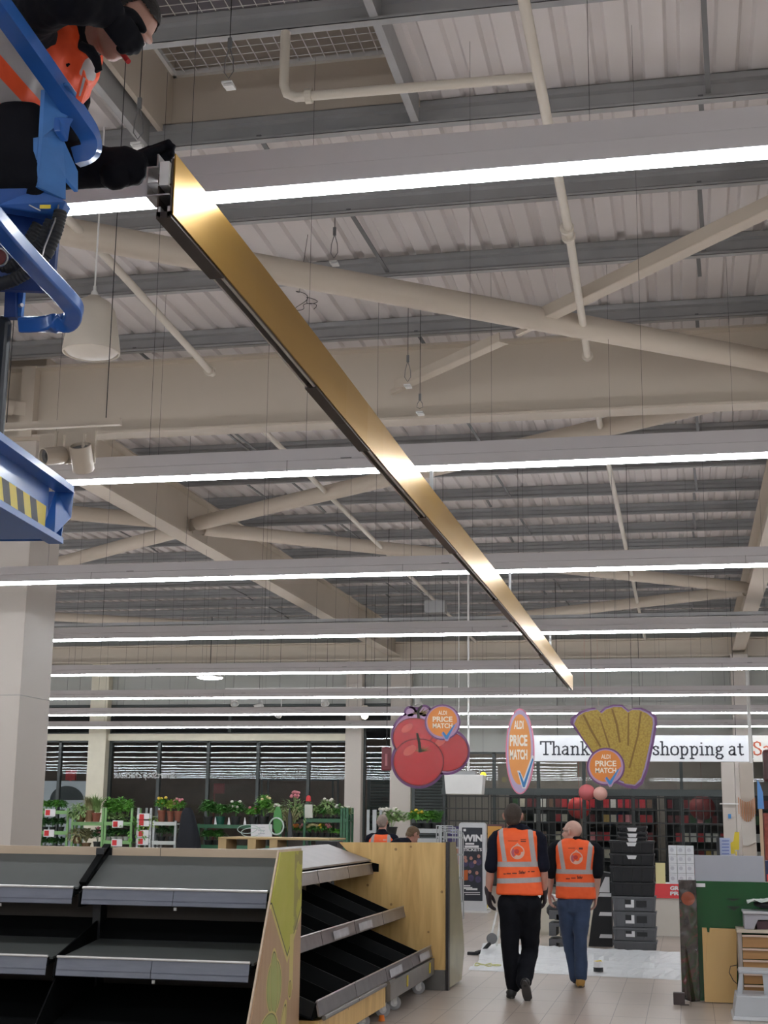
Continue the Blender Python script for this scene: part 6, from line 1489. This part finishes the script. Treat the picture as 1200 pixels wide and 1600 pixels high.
    v = remesh(loft_rings(rg), 'vest', vm, o, .010, 3, .014, .11)
    bm = bmesh.new(); bm.from_mesh(v.data); bvh = BVHTree.FromBMesh(bm); bm.free()
    lx, ly, lr = vestspec['logo']
    def pl(mb, poly): return flat2(mb, poly)
    def flat2(mb, poly): return mb.add([at(x, y_, Y-.2) if False else at(x, y_, Y) for x, y_ in poly], [tuple(range(len(poly)))])
    def ringpoly(mb, cx, cy_, r0, r1, a0, a1, n=18):
        vs = []
        for k in range(n+1):
            t = a0+(a1-a0)*k/n
            for r_ in (r0, r1): vs.append(at(cx+r_*math.cos(t), cy_+r_*math.sin(t)*1.0, Y))
        return mb.add(vs, [(2*k, 2*k+1, 2*k+3, 2*k+2) for k in range(n)])
    mb = MB(); ringpoly(mb, lx, ly, lr*.9, lr*1.05, 0, 6.283, 30); mb.add([at(lx-lr*.7, ly-lr*.7, Y), at(lx, ly-lr*1.35, Y), at(lx+lr*.7, ly-lr*.7, Y), at(lx, ly-lr*1.15, Y)], [(0, 1, 2, 3)])
    ringpoly(mb, lx+lr*.15, ly+lr*.12, lr*.38, lr*.86, -.3, 2.4, 16)
    ribbon_decal(mb, 'logo_print', mat('print_pale', (.75, .45, .36), .6), v, bvh)
    mb = MB(); ringpoly(mb, lx, ly+lr*.05, lr*.5, lr*.86, 2.3, 3.9, 10); ribbon_decal(mb, 'logo_swirl', mat('print_mauve', (.50, .12, .16), .6), v, bvh, .005)
    mb = MB(); ringpoly(mb, lx-lr*.1, ly-lr*.1, 0.3, lr*.36, 0, 6.283, 16); ribbon_decal(mb, 'logo_centre', mat('print_red', (.6, .05, .04), .6), v, bvh, .005)
    mb = MB()
    for (x0, y0, x1, y1) in vestspec['bars']:
        nx = 8; vs = []
        for k in range(nx+1):
            x = x0+(x1-x0)*k/nx; vs += [at(x, y0, Y), at(x, y1, Y)]
        mb.add(vs, [(2*k, 2*k+1, 2*k+3, 2*k+2) for k in range(nx)])
    tx0, ty0, tx1, ty1 = vestspec['text']; text_px('Safer', tx0, ty0, tx1, ty1, Y, .03, mb)
    ribbon_decal(mb, 'vest_print', mat('print_dark', (.10, .015, .01), .6), v, bvh, .004)
    if hairm: hair(hc, facing, (0, 0, 1), hairm, o, sc_)
    if glasses:
        R = basis(facing, (0, 0, 1)); r, f, u = R; mb = MB()
        for sx in (-1, 1):
            e = hc+r*sx*.031*sc_+f*.098*sc_+u*.008
            mb.tube([e+r*.022*math.cos(t)+u*.017*math.sin(t) for t in [2*math.pi*k/16 for k in range(17)]], .002, 5)
            mb.tube([e+r*sx*.022, hc+r*sx*.080*sc_+f*.05*sc_+u*.012, hc+r*sx*.082*sc_+f*(-.02)*sc_+u*.012], .0028, 5)
        mb.tube([hc+r*(-.009)+f*.1*sc_+u*.01, hc+r*.009+f*.1*sc_+u*.01], .002, 5); mb.build('glasses', black, o)
    return o
U = Vector((0, 0, 1))
# ---- first walker
Y = 14.55
A = lambda x, y_, dy=0: at(x, y_, Y+dy)
ha = atz(803, 1561, 0)
hl = Vector((A(803, 1560).x, 14.62, .0)); 
legs = [dict(hip=A(797, 1412), knee=A(797, 1482, .04), ankle=Vector((A(801, 1540).x, 14.66, .11)), heel=Vector((A(802, 1560).x-.02, 14.58, .004)), toe=Vector((A(802, 1560).x-.07, 14.86, .004)), up=U.copy(), r=1.15),
        dict(hip=A(827, 1412), knee=A(828, 1484, .16), ankle=A(818, 1535, -.08), heel=A(819, 1532, -.20), toe=A(825, 1567, -.06), up=Vector((0, .96, .28)), r=1.15, sole=mat('sole_grey', (.065, .06, .06), .7))]
walker('dark-haired man in black trousers and orange vest walking away, left of the pair', Y, 0,
       dict(s=1.12, pm=154., head=(802, 1276, .02), neck=(803, 1297), chest=(808, 1325), waist=(811, 1372), hips=(812, 1402), lsh=(776, 1308), lel=(767, 1357, -.02), lwr=(763, 1396, .03), lhd=(765, 1416, .05),
            rsh=(841, 1308), rel=(849, 1356, .0), rwr=(851, 1394, .08), rhd=(851, 1412, .10)),
       legs, skinA, navycloth, blackcloth, bootb, hairA, (.02, 1, 0), (A(810, 1560).x, Y, 0),
       dict(name='vest_first', rings=[(1398, 812, 36, .15, 0), (1394, 812, 36, .15, 0), (1375, 811, 34, .14, 0), (1350, 810, 33, .135, 0), (1325, 809, 33, .14, 0), (1307, 809, 33.5, .13, 0), (1299, 808, 32, .115, .01), (1294, 805, 20, .09, .02)],
            v=[(784, 1300, 791, 1346), (830, 1298, 836, 1346)], h=[(1346, 1354, .02), (1371, 1379, .05)], logo=(811, 1331, 10.5), bars=[(796, 1313.3, 812, 1314), (816, 1311, 824, 1312), (816, 1313.5, 824, 1315), (789, 1364, 793, 1365.5), (794, 1363.5, 801, 1365), (803, 1363, 810, 1364.5), (827, 1360.5, 830, 1362), (832, 1360.5, 837, 1362)], text=(813, 1359.5, 824, 1364.5)), (1, 1))
# ---- second walker
Y = 15.75
A = lambda x, y_, dy=0: at(x, y_, Y+dy)
legs = [dict(hip=A(884, 1412), knee=A(889, 1468, .10), ankle=A(899, 1527, .10), heel=Vector((A(899, 1535).x, 15.86, .06)), toe=Vector((A(898, 1535).x, 16.10, .004)), up=Vector((0, -.2, .98)), r=.95),
        dict(hip=A(909, 1412), knee=A(907, 1468, -.02), ankle=Vector((A(908, 1530).x, 15.78, .11)), heel=Vector((A(907, 1540).x, 15.72, .004)), toe=Vector((A(905, 1540).x, 15.99, .004)), up=U.copy(), r=.95)]
walker('bald man with glasses in blue jeans and orange vest walking away, head turned left', Y, 0,
       dict(s=1.08, pm=143., head=(894, 1300, .02), neck=(896, 1318), chest=(899, 1342), waist=(900, 1382), hips=(900, 1405), lsh=(868, 1324), lel=(860, 1366, .0), lwr=(858, 1396, .06), lhd=(860, 1412, .08),
            rsh=(931, 1326), rel=(933, 1366, -.02), rwr=(931, 1400, .04), rhd=(930, 1414, .06)),
       legs, skinB, blackcloth, jeans, boott, None, (-.86, .5, 0), (A(902, 1543).x, Y, 0),
       dict(name='vest_second', rings=[(1404, 900, 31, .14, 0), (1400, 900, 31, .14, 0), (1380, 899, 30, .135, 0), (1355, 899, 29.5, .13, 0), (1335, 899, 31, .135, 0), (1322, 899, 32, .125, 0), (1316, 898, 27, .11, .01), (1310, 896, 14, .08, .02)],
            v=[(875, 1316, 882, 1358), (924, 1318, 920, 1358)], h=[(1358, 1365, -.0), (1378, 1385, 0.0)], logo=(902, 1340, 9.5), bars=[(889, 1324.5, 900, 1325.2), (906, 1324, 912, 1327), (886, 1371.5, 892, 1373), (894, 1370.5, 901, 1372)], text=(903, 1367.5, 912, 1372.5)), (0, 0), True)
# ---- two people behind the plywood gondola
Y = 21.0
A = lambda x, y_, dy=0: at(x, y_, Y+dy)
def standing(label, Y, hx, hy, s, skin, hairm, facing, up, cloth, vest, shw, px_m, head_dy=0, bend=0):
    A = lambda x, y_, dy=0: at(x, y_, Y+dy)
    o = thing('person', label, 'person', (A(hx, hy).x, Y, 0))
    hc = A(hx, hy, head_dy); nk = hc-Vector(up)*.14*s-Vector(facing)*.02; ch = nk+Vector((bend*-.1, -bend*.12, -.22)); hp = Vector((ch.x, Y, .98)); b = MB()
    head(b, hc, facing, up, s); limb(b, [nk, hc-Vector(up)*.05], [.06, .055]); limb(b, [hp, (hp+ch)/2, ch, nk], [(.15, .1), (.14, .09), (.16, .1), (.07, .06)], (1, 0, 0))
    for sg in (-1, 1):
        sh = ch+Vector((sg*shw, 0, .12)); el = sh+Vector((sg*.05, .12, -.28)); wr = el+Vector((-sg*.05, .22, -.02)); limb(b, [sh, el, wr], [.05, .04, .028]); hand(b, wr, (0, 1, -.1), (-sg, 0, 0), (0, 0, -1), s)
        limb(b, [hp+Vector((sg*.09, 0, 0)), Vector((hp.x+sg*.1, Y, .5)), Vector((hp.x+sg*.1, Y, .06))], [.09, .06, .04])
    remesh(b, 'body', skin, o, .009, 3); eyes(hc, facing, up, o, s)
    if hairm: hair(hc, facing, up, hairm, o, s)
    c = MB(); limb(c, [hp, (hp+ch)/2, ch, ch+Vector((0, 0, .15)), nk], [(.17, .12), (.165, .115), (.18, .12), (.15, .1), (.07, .065)], (1, 0, 0))
    for sg in (-1, 1): sh = ch+Vector((sg*shw, 0, .12)); el = sh+Vector((sg*.05, .12, -.28)); wr = el+Vector((-sg*.05, .22, -.02)); limb(c, [ch+Vector((0, 0, .1)), sh, el, wr], [.07, .065, .058, .045])
    remesh(c, 'jacket', cloth, o, .012, 3, .012, .1)
    t = MB(); limb(t, [hp+Vector((0, 0, .05)), hp+Vector((0, 0, -.08))], [(.17, .12), (.16, .12)], (1, 0, 0))
    for sg in (-1, 1): limb(t, [hp+Vector((sg*.09, 0, -.03)), Vector((hp.x+sg*.1, Y, .5)), Vector((hp.x+sg*.1, Y, .1))], [.1, .08, .07])
    remesh(t, 'trousers', blackcloth, o, .014, 3, .015, .12)
    for sg in (-1, 1):
        bt = MB(); p = Vector((hp.x+sg*.1, Y, .05)); limb(bt, [p+Vector((0, -.06, 0)), p+Vector((0, .04, .0)), p+Vector((0, .17, -.01))], [(.045, .05), (.046, .045), (.045, .032)], (1, 0, 0)); remesh(bt, 'boot', bootb, o, .01, 2)
    return o, hc, nk, ch, hp
o, hc, nk, ch, hp = standing('worker with cropped greying hair and orange vest standing behind the plywood shelving', 21.0, 598, 1285, .96, skinC, hairG, (.1, 1, 0), (0, 0, 1), navycloth, True, .19, 103)
rg = [(hp+Vector((0, 0, .0)), .2, .145, 0), (ch+Vector((0, 0, -.2)), .19, .14, 0), (ch, .2, .14, 0), (ch+Vector((0, 0, .1)), .195, .13, 0), (ch+Vector((0, .01, .17)), .16, .11, 0), (ch+Vector((0, .02, .2)), .08, .07, 0)]
vm = vest_mat('vest_third', [(ch.x-.13, ch.z, ch.x-.12, ch.z+.2, .05), (ch.x+.13, ch.z, ch.x+.12, ch.z+.2, .05)], [(ch.z-.22, ch.z-.17, 0, ch.x)], ch.z-.2)
v = remesh(loft_rings(rg), 'vest', vm, o, .012, 3, .012, .1)
bm = bmesh.new(); bm.from_mesh(v.data); bvh = BVHTree.FromBMesh(bm); bm.free()
mb = MB(); vs = []
for k in range(25):
    t = 2*math.pi*k/24
    for r_ in (.055, .07): vs.append((ch.x+r_*math.cos(t), 21, ch.z-.02+r_*math.sin(t)))
mb.add(vs, [(2*k, 2*k+1, 2*k+3, 2*k+2) for k in range(24)]); mb.add([(ch.x-.1, 21, ch.z+.1), (ch.x+.02, 21, ch.z+.1), (ch.x+.02, 21, ch.z+.105), (ch.x-.1, 21, ch.z+.105)], [(0, 1, 2, 3)]); mb.add([(ch.x+.04, 21, ch.z+.09), (ch.x+.09, 21, ch.z+.09), (ch.x+.09, 21, ch.z+.115), (ch.x+.04, 21, ch.z+.115)], [(0, 1, 2, 3)])
ribbon_decal(mb, 'vest_print', mat('print_pale2', (.75, .30, .22), .6), v, bvh)
standing('stooping person with short brown hair behind the plywood shelving, head bowed', 19.6, 645, 1305, 1.0, skinC, hairC, (.5, .55, -.65), (.35, .4, .75), navycloth, True, .2, 110, 0, 1)

# ================================================================= BOOM LIFT BASKET AND WORKER
def lift():
    o = thing('boom_lift', 'bright blue boom lift basket with hazard-striped toe board at the upper left', 'boom lift', (-2.1, 3.3, 2.55))
    dY = Vector((-math.sin(math.radians(6.2)), math.cos(math.radians(6.2)), 0)); rX = Vector((dY.y, -dY.x, 0)); up = Vector((0, 0, 1))
    C = Vector((-1.70, 3.60, 2.50))           # far right lower corner of the floor
    def P(a, x, z): return C+dY*a+rX*x+up*z      # a along depth (negative = towards camera), x to the right, z up
    L = 1.15; W = 1.5
    def q(mb, a0, a1, x0, x1, z0, z1, mi=0):
        vs = [P(a, x, z) for a in (a0, a1) for x, z in ((x0, z0), (x1, z0), (x1, z1), (x0, z1))]
        return mb.add(vs, [(0, 1, 2, 3), (7, 6, 5, 4), (0, 4, 5, 1), (1, 5, 6, 2), (2, 6, 7, 3), (3, 7, 4, 0)], mi)
    fl = MB(); q(fl, -L, 0, -W, -.03, -.0, .02); fl.build('floor_plate', lift_blue, o)
    # toe board, channel section: lower lip, recessed face, upper lip
    t = MB(); q(t, -L, -.02, -.035, -.028, .0, .15); q(t, -L, .05, -.03, .02, .145, .165); q(t, -L, .01, -.03, .012, -.012, .006)
    vs = [P(a, x, z) for a, x, z in ((-.03, -.03, 0), (.05, .015, .15), (.05, -.03, .15), (-.02, -.03, .0))]
    t.prism([P(-.05, .005, .0), P(.045, .018, .07), P(.05, .02, .15), P(.04, -.03, .15), P(-.07, -.03, 0)], up*.004+dY*.004)
    t.build('toe_board', [lift_blue], o, bevel=.004)
    q(MB(), -W, 0, 0, 0, 0, 0)
    t = MB(); t.prism([P(.02, -W, 0), P(.02, .0, 0), P(.055, .0, .15), P(.055, -W, .15)], dY*.006); t.build('rear_toe_board', lift_blue, o)
    t = MB(); t.prism([P(-L, -W, 0), P(-L, .0, 0), P(-L, .0, .15), P(-L, -W, .15)], dY*.006); t.prism([P(-L, -W, 0), P(0, -W, 0), P(0, -W, .15), P(-L, -W, .15)], rX*.006); t.build('side_toe_board', lift_blue, o)
    # hazard tape : slanted blocks
    yb = MB(); kb = MB(); a = -.045; k = 0; w = .052; s = .03
    while a > -L+.05:
        m_ = (yb, kb)[k % 2]; aa, ab = a, a-w
        m_.prism([P(aa, -.0265, .018), P(ab, -.0265, .018), P(ab-s, -.0265, .085), P(aa-s if k else aa, -.0265, .085)], rX*.002); a -= w; k += 1
    yb.build('yellow_stripes', mat('hazard_yellow', (.72, .55, .03), .45), o); kb.build('black_stripes', mat('hazard_black', (.03, .03, .032), .5), o)
    # rails
    def rail(pts, name, r=.021, flatw=None, m_=lift_blue):
        mb = MB(); 
        for i in range(0): pass
        pts = [P(*p) for p in pts]
        mb.tube(pts, r, 14); return mb.build(name, m_, o, smooth='auto')
    def arc(a, x, z, ra, n=8, zdir=-1): return [(a+ra*math.sin(t), x, z+zdir*ra*(1-math.cos(t))) for t in [math.pi*k/n for k in range(n+1)]]
    return o, P, q, rail, arc, dY, rX
lo, P, q, rail, arc, dY, rX = lift()
Yr = 3.6
def J(px, py, Y): return at(px, py, Y)
# flat-bar rails follow landmarks of the real basket, each point at its own depth
def bar_path(pts, w, th, name, m_, parent=lo, side=None):
    pts = [Vector(p) for p in pts]; mb = MB(); vs = []
    # smooth
    Pp = []
    for i in range(len(pts)-1):
        p0 = pts[max(i-1, 0)]; p1 = pts[i]; p2 = pts[i+1]; p3 = pts[min(i+2, len(pts)-1)]
        for k in range(5):
            t = k/5; Pp.append(.5*((2*p1)+(p2-p0)*t+(2*p0-5*p1+4*p2-p3)*t*t+(3*p1-p0-3*p2+p3)*t**3))
    Pp.append(pts[-1])
    sd = Vector(side if side is not None else rX).normalized()
    for i, p in enumerate(Pp):
        t = (Pp[min(i+1, len(Pp)-1)]-Pp[max(i-1, 0)]).normalized(); n = t.cross(sd).normalized(); s2 = n.cross(t)
        vs += [p+s2*a*th/2+n*b*w/2 for a, b in ((-1, -1), (1, -1), (1, 1), (-1, 1))]
    n_ = len(Pp); fs = [(4*i+k, 4*i+(k+1) % 4, 4*i+4+(k+1) % 4, 4*i+4+k) for i in range(n_-1) for k in range(4)]+[(3, 2, 1, 0), (4*n_-4, 4*n_-3, 4*n_-2, 4*n_-1)]
    return mb.add(vs, fs).build(name, m_, parent, smooth='auto', bevel=.006)
r1 = bar_path([J(-60, -70, 2.95), J(6, 18, 3.12), J(80, 122, 3.38), J(122, 182, 3.52), J(140, 212, 3.58), J(141, 236, 3.60), J(118, 246, 3.60)], .050, .05, 'top_rail', lift_blue)
r1b = bar_path([J(100, 130, 3.40), J(122, 160, 3.50)], .012, .03, 'rail_clip', lift_bluel, r1)
r2 = bar_path([J(-50, 290, 2.95), J(8, 362, 3.14), J(60, 420, 3.34), J(100, 462, 3.50), J(116, 484, 3.56), J(108, 502, 3.60), J(80, 506, 3.60), J(33, 507, 3.60)], .045, .05, 'middle_rail', lift_blue)
# cranked gusset plate hanging from the top rail
g = MB(); g.prism([J(70, 140, 3.44), J(118, 172, 3.50), J(112, 184, 3.50), J(103, 190, 3.50), J(98, 215, 3.50), J(122, 268, 3.53), J(122, 300, 3.53), J(103, 278, 3.50), J(103, 312, 3.50), J(59, 292, 3.44), J(58, 215, 3.44), J(66, 214, 3.44)], rX*-.012)
g.build('gusset_plate', lift_bluel, lo, bevel=.003)
MB().prism([J(80, 183, 3.46), J(106, 185, 3.49), J(100, 196, 3.49), J(96, 222, 3.49), J(84, 205, 3.46)], rX*.02).build('latch_bracket', lift_blue, lo, bevel=.003)
MB().prism([J(-5, 294, 3.36), J(60, 293, 3.46), J(103, 314, 3.50), J(92, 338, 3.52), J(-5, 322, 3.4)], dY*.05).build('shelf_box', lift_blue, lo, bevel=.004)
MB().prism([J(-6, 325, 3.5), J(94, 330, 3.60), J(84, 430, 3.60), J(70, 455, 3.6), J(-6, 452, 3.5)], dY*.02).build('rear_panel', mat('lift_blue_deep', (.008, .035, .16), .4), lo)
MB().prism([J(62, 320, 3.46), J(74, 320, 3.46), J(74, 326, 3.46), J(62, 326, 3.46)], rX*.01).build('yellow_sticker', yellow, lo)
MB().tube([J(43, 319, 3.45), J(63, 329, 3.45)], .002, 6).build('steel_rod', steel, lo)
# upright with plate behind the middle rail
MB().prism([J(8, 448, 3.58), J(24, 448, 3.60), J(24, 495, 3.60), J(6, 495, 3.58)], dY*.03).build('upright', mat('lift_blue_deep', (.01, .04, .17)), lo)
MB().prism([J(28, 452, 3.62), J(37, 452, 3.62), J(33, 494, 3.62), J(27, 494, 3.62)], dY*.02).build('upright_plate', lift_bluel, lo)
MB().lathe(J(31, 478, 3.60), [(0, 0), (.006, 0), (.006, .012), (0, .012)], 10, axis=(1, -.6, 0)).build('bolt', steel, lo)
# black padded control box
cb = MB(); a0 = J(-8, 492, 3.50); a1 = J(34, 500, 3.62); z1 = J(30, 493, 3.6).z; z0 = P(0, 0, .05).z
pts = rrect(J(-60, 500, 3.58).x, a1.x-.02, z0, z1, .03, 3.58); cb.prism(pts, (0, .03, 0)); cb.build('control_box', mat('box_black', (.012, .016, .024), .35), lo, bevel=.012)
# hose bundle
random.seed(9)
for i, (pl, r) in enumerate((([(95, 330), (88, 360), (74, 395), (52, 420), (20, 438), (-20, 450)], .018), ([(80, 345), (66, 378), (46, 400), (14, 418), (-20, 428)], .017), ([(60, 350), (44, 378), (20, 395), (-20, 405)], .016))):
    pts = [J(x, y_, 3.50+.02*i) for x, y_ in pl]; Pp = []
    for k in range(len(pts)-1):
        for t in range(12): Pp.append(pts[k].lerp(pts[k+1], t/12))
    h = MB(); h.tube(Pp, [r*(1+.14*(j % 2)) for j in range(len(Pp))], 12); h.build('hydraulic_hose', blackm, lo, smooth='auto')
pts = [J(92, 318, 3.5), J(86, 345, 3.48), J(70, 385, 3.46), J(66, 400, 3.46)]
MB().tube(pts, .0025, 6).build('cable', steel, lo)
# dark red round gauge at the edge
MB().tube([J(-2+14*math.cos(t), 402+14*math.sin(t), 3.48) for t in [2*math.pi*k/20 for k in range(21)]], .003, 6).build('gauge_ring', steel, lo)
MB().lathe(J(-2, 402, 3.5), [(0, 0), (.024, 0)], 18, axis=(0, -1, 0)).build('gauge_face', mat('gauge_red', (.12, .01, .012), .4), lo)
# posts, far rail and boom (carry the basket)
for a_, x_ in ((-.02, -1.45), (-1.1, -1.45), (-1.1, -.03)): MB().tube([P(a_, x_, 0), P(a_, x_, 1.1)], .02, 10).build('post', lift_blue, lo)
MB().tube([P(-.02, -1.45, 1.1), P(-1.1, -1.45, 1.1), P(-1.1, -.03, 1.1)], .02, 10).build('far_rail', lift_blue, lo)
bo = MB(); bo.bar((-2.6, 3.1, 2.45), (-4.3, 2.6, .9), .16, .2).bar((-2.6, 3.1, 2.5), (-2.3, 3.1, 2.5), .2, .06); bo.build('boom', lift_blue, lo)
MB().box(-5.2, -3.6, 2.0, 3.2, .25, 1.0).build('chassis', lift_blue, lo, bevel=.03)
for x in (-4.95, -3.9):
    for y in (1.95, 3.15): MB().lathe((x, y, .25), [(0, -.08), (.2, -.08), (.25, -.04), (.25, .06), (.2, .1), (0, .1)], 24, axis=(0, 1, 0)).build('wheel', black, lo, smooth='auto')

# ---- the worker, bent forward over the rail
def worker():
    o = thing('person', 'worker in orange vest and black sleeves leaning from the blue basket, head bowed', 'person', P(-.4, -.35, .02))
    pel = J(-62, 232, 3.60); wai = J(-10, 170, 3.62); che = J(66, 105, 3.64); nek = J(122, 60, 3.62)
    hc = J(195, 38, 3.60)
    upv = (J(272, -26, 3.6)-J(195, 38, 3.6)).normalized(); fw = (J(253, 115, 3.53)-J(195, 38, 3.6)).normalized()
    R = basis(fw, upv)
    b = MB(); S = 1.0
    head(b, hc, fw, upv, 1.0)
    limb(b, [nek, hc-Vector(R[2])*.055-Vector(R[1])*.02], [.06, .055])
    limb(b, [pel, wai, che, nek], [(.16, .12), (.15, .11), (.18, .115), (.07, .07)], (0, 1, 0))
    # reaching arm (his right) : shoulder -> elbow -> hand at beam end
    rs, re_, rw = J(100, 130, 3.80), J(84, 256, 3.86), J(205, 262, 3.88)
    limb(b, [che, rs, (rs+re_)/2, re_, re_.lerp(rw, .5), rw], [.07, .06, .052, .045, .04, .03])
    hd = (J(262, 240, 3.94)-rw).normalized()
    hand(b, rw, hd, (0, -.3, 1), (.2, -1, -.6), 1.0, .6, thumb=.25)
    # raised arm (his left) crossing in front of the face
    ls, le, lw = J(48, 28, 3.42), J(108, -4, 3.28), J(168, 18, 3.38)
    limb(b, [che, ls, le, le.lerp(lw, .5), lw], [.07, .06, .045, .04, .03])
    ld = (J(206, 66, 3.44)-lw).normalized()
    # legs down to the basket floor
    for sg in (-1, 1):
        hp = pel+Vector((-.02, sg*.1, -.02)); kn = P(-.32 if sg > 0 else -.55, -.52, .48); an = P(-.32 if sg > 0 else -.55, -.55, .11)
        limb(b, [hp, kn, an], [.085, .055, .04])
    remesh(b, 'body', skin_mat('skin_worker', (.42, .235, .185)), o, .0065, 3)
    eyes(hc, fw, upv, o)
    hair(hc, fw, upv, mat('hair_black', (.012, .010, .010), .75, 0, .4, 60, 0, .5), o, 1.0, 1.04)
    # eyebrows
    # sleeves / black jersey
    c = MB(); limb(c, [wai, che, che.lerp(nek, .6), nek+(hc-nek)*.12], [(.165, .125), (.195, .13), (.13, .11), (.072, .072)], (0, 1, 0))
    limb(c, [che, rs, (rs+re_)/2, re_, re_.lerp(rw, .5), rw], [.09, .088, .082, .078, .070, .058])
    limb(c, [che, ls, le, le.lerp(lw, .5), lw], [.08, .078, .070, .062, .052])
    remesh(c, 'jersey', blackcloth, o, .009, 3, .022, .07)
    cl = MB(); cl.tube([J(128, 72, 3.46), J(140, 78, 3.44), J(150, 92, 3.44), J(154, 108, 3.45), J(150, 112, 3.46)], [.014, .016, .015, .011, .005], 10); cl.build('collar', blackcloth, o, smooth='auto')
    g = MB(); hand(g, rw, hd, (0, -.3, 1), (.2, -1, -.6), 1.0, .6, fat=.006, thumb=.25); limb(g, [rw-hd*.06, rw+hd*.02], [.052, .042]); remesh(g, 'glove', blackcloth, o, .006, 2)
    g = MB(); hand(g, lw, ld, (.3, 0, 1), (.2, .9, -.1), 1.0, .9, fat=.006); limb(g, [lw-ld*.06, lw+ld*.02], [.044, .038]); remesh(g, 'glove', blackcloth, o, .006, 2)
    # trousers
    t = MB(); limb(t, [wai+(pel-wai)*.35, pel], [(.165, .125), (.18, .14)], (0, 1, 0))
    for sg in (-1, 1):
        hp = pel+Vector((-.02, sg*.1, -.02)); kn = P(-.32 if sg > 0 else -.55, -.52, .48); an = P(-.32 if sg > 0 else -.55, -.55, .11)
        limb(t, [hp, kn, an], [.11, .085, .07]); bt = MB(); limb(bt, [an+Vector((-.06, 0, -.045)), an+Vector((.17, 0, -.05))], [(.045, .045), (.045, .035)]); remesh(bt, 'boot', bootb, o, .009, 2)
    # heavy black jacket tied at the waist, hangs over the thighs
    limb(t, [J(20, 195, 3.52), J(18, 250, 3.50), J(8, 292, 3.48)], [(.12, .07), (.14, .075), (.15, .07)], (1, 0, 0))
    remesh(t, 'trousers', blackcloth, o, .012, 3, .02, .1)
    # vest : body loft along the leaning spine, with slanted tapes
    vb = MB(); hem = J(10, 186, 3.46)
    limb(vb, [J(-18, 176, 3.62), J(2, 154, 3.60), J(36, 122, 3.62), J(72, 102, 3.63), J(104, 84, 3.63)], [(.225, .14), (.22, .145), (.215, .15), (.20, .14), (.15, .10)], (0, 1, 0))
    m, nt, bs = node_mat('vest_worker'); ox, x, y, z = objxyz(nt)
    n = nt.nodes.new('ShaderNodeTexNoise'); n.inputs['Scale'].default_value = 12; n.inputs['Detail'].default_value = 4; nt.links.new(ox, n.inputs['Vector'])
    c0 = mixc(nt, n.outputs['Fac'], (.80, .065, .012), (.95, .11, .02)); f = None
    def tape(pa, pb, w_):
        a, b2 = at(*pa, 3.4), at(*pb, 3.4); dx, dz = b2.x-a.x, b2.z-a.z; L_ = math.hypot(dx, dz); dx /= L_; dz /= L_
        # signed distance from the line in the XZ plane
        d_ = mathn(nt, 'SUBTRACT', mathn(nt, 'MULTIPLY', mathn(nt, 'SUBTRACT', x, a.x), dz), mathn(nt, 'MULTIPLY', mathn(nt, 'SUBTRACT', z, a.z), dx))
        s_ = mathn(nt, 'ADD', mathn(nt, 'MULTIPLY', mathn(nt, 'SUBTRACT', x, a.x), dx), mathn(nt, 'MULTIPLY', mathn(nt, 'SUBTRACT', z, a.z), dz))
        return mathn(nt, 'MULTIPLY', mathn(nt, 'LESS_THAN', mathn(nt, 'ABSOLUTE', d_), w_/2), band(nt, s_, 0, L_))
    for pa, pb, w_ in (((-20, 38), (58, 132), .055), ((66, 92), (116, 26), .055), ((40, 132), (68, 155), .05), ((-20, 120), (8, 150), .05)):
        g_ = tape(pa, pb, w_); f = g_ if f is None else mathn(nt, 'MAXIMUM', f, g_)
    nt.links.new(mixc(nt, f, c0, (.40, .37, .37)), bs.inputs['Base Color']); bs.inputs['Roughness'].default_value = .6
    remesh(vb, 'vest', m, o, .009, 3, .03, .09)
    v2 = MB(); v2.prism([J(118, 152, 3.44), J(130, 108, 3.42), J(136, 132, 3.42), J(127, 160, 3.44)], (0, .012, 0)); v2.build('vest_front_flap', mat('vest_orange', (.85, .10, .03), .6), o)
    MB().prism([J(123, 150, 3.435), J(130, 120, 3.415), J(133, 122, 3.415), J(127, 150, 3.435)], (0, .004, 0)).build('flap_tape', mat('vest_grey', (.38, .35, .35), .6), o)
    # red marker held between the lips
    p0 = hc+R[1]*.10-R[2]*.058; MB().tube([p0, p0+R[1]*.045+R[2]*.0], .008, 10).build('red_marker', redm, o)
worker()
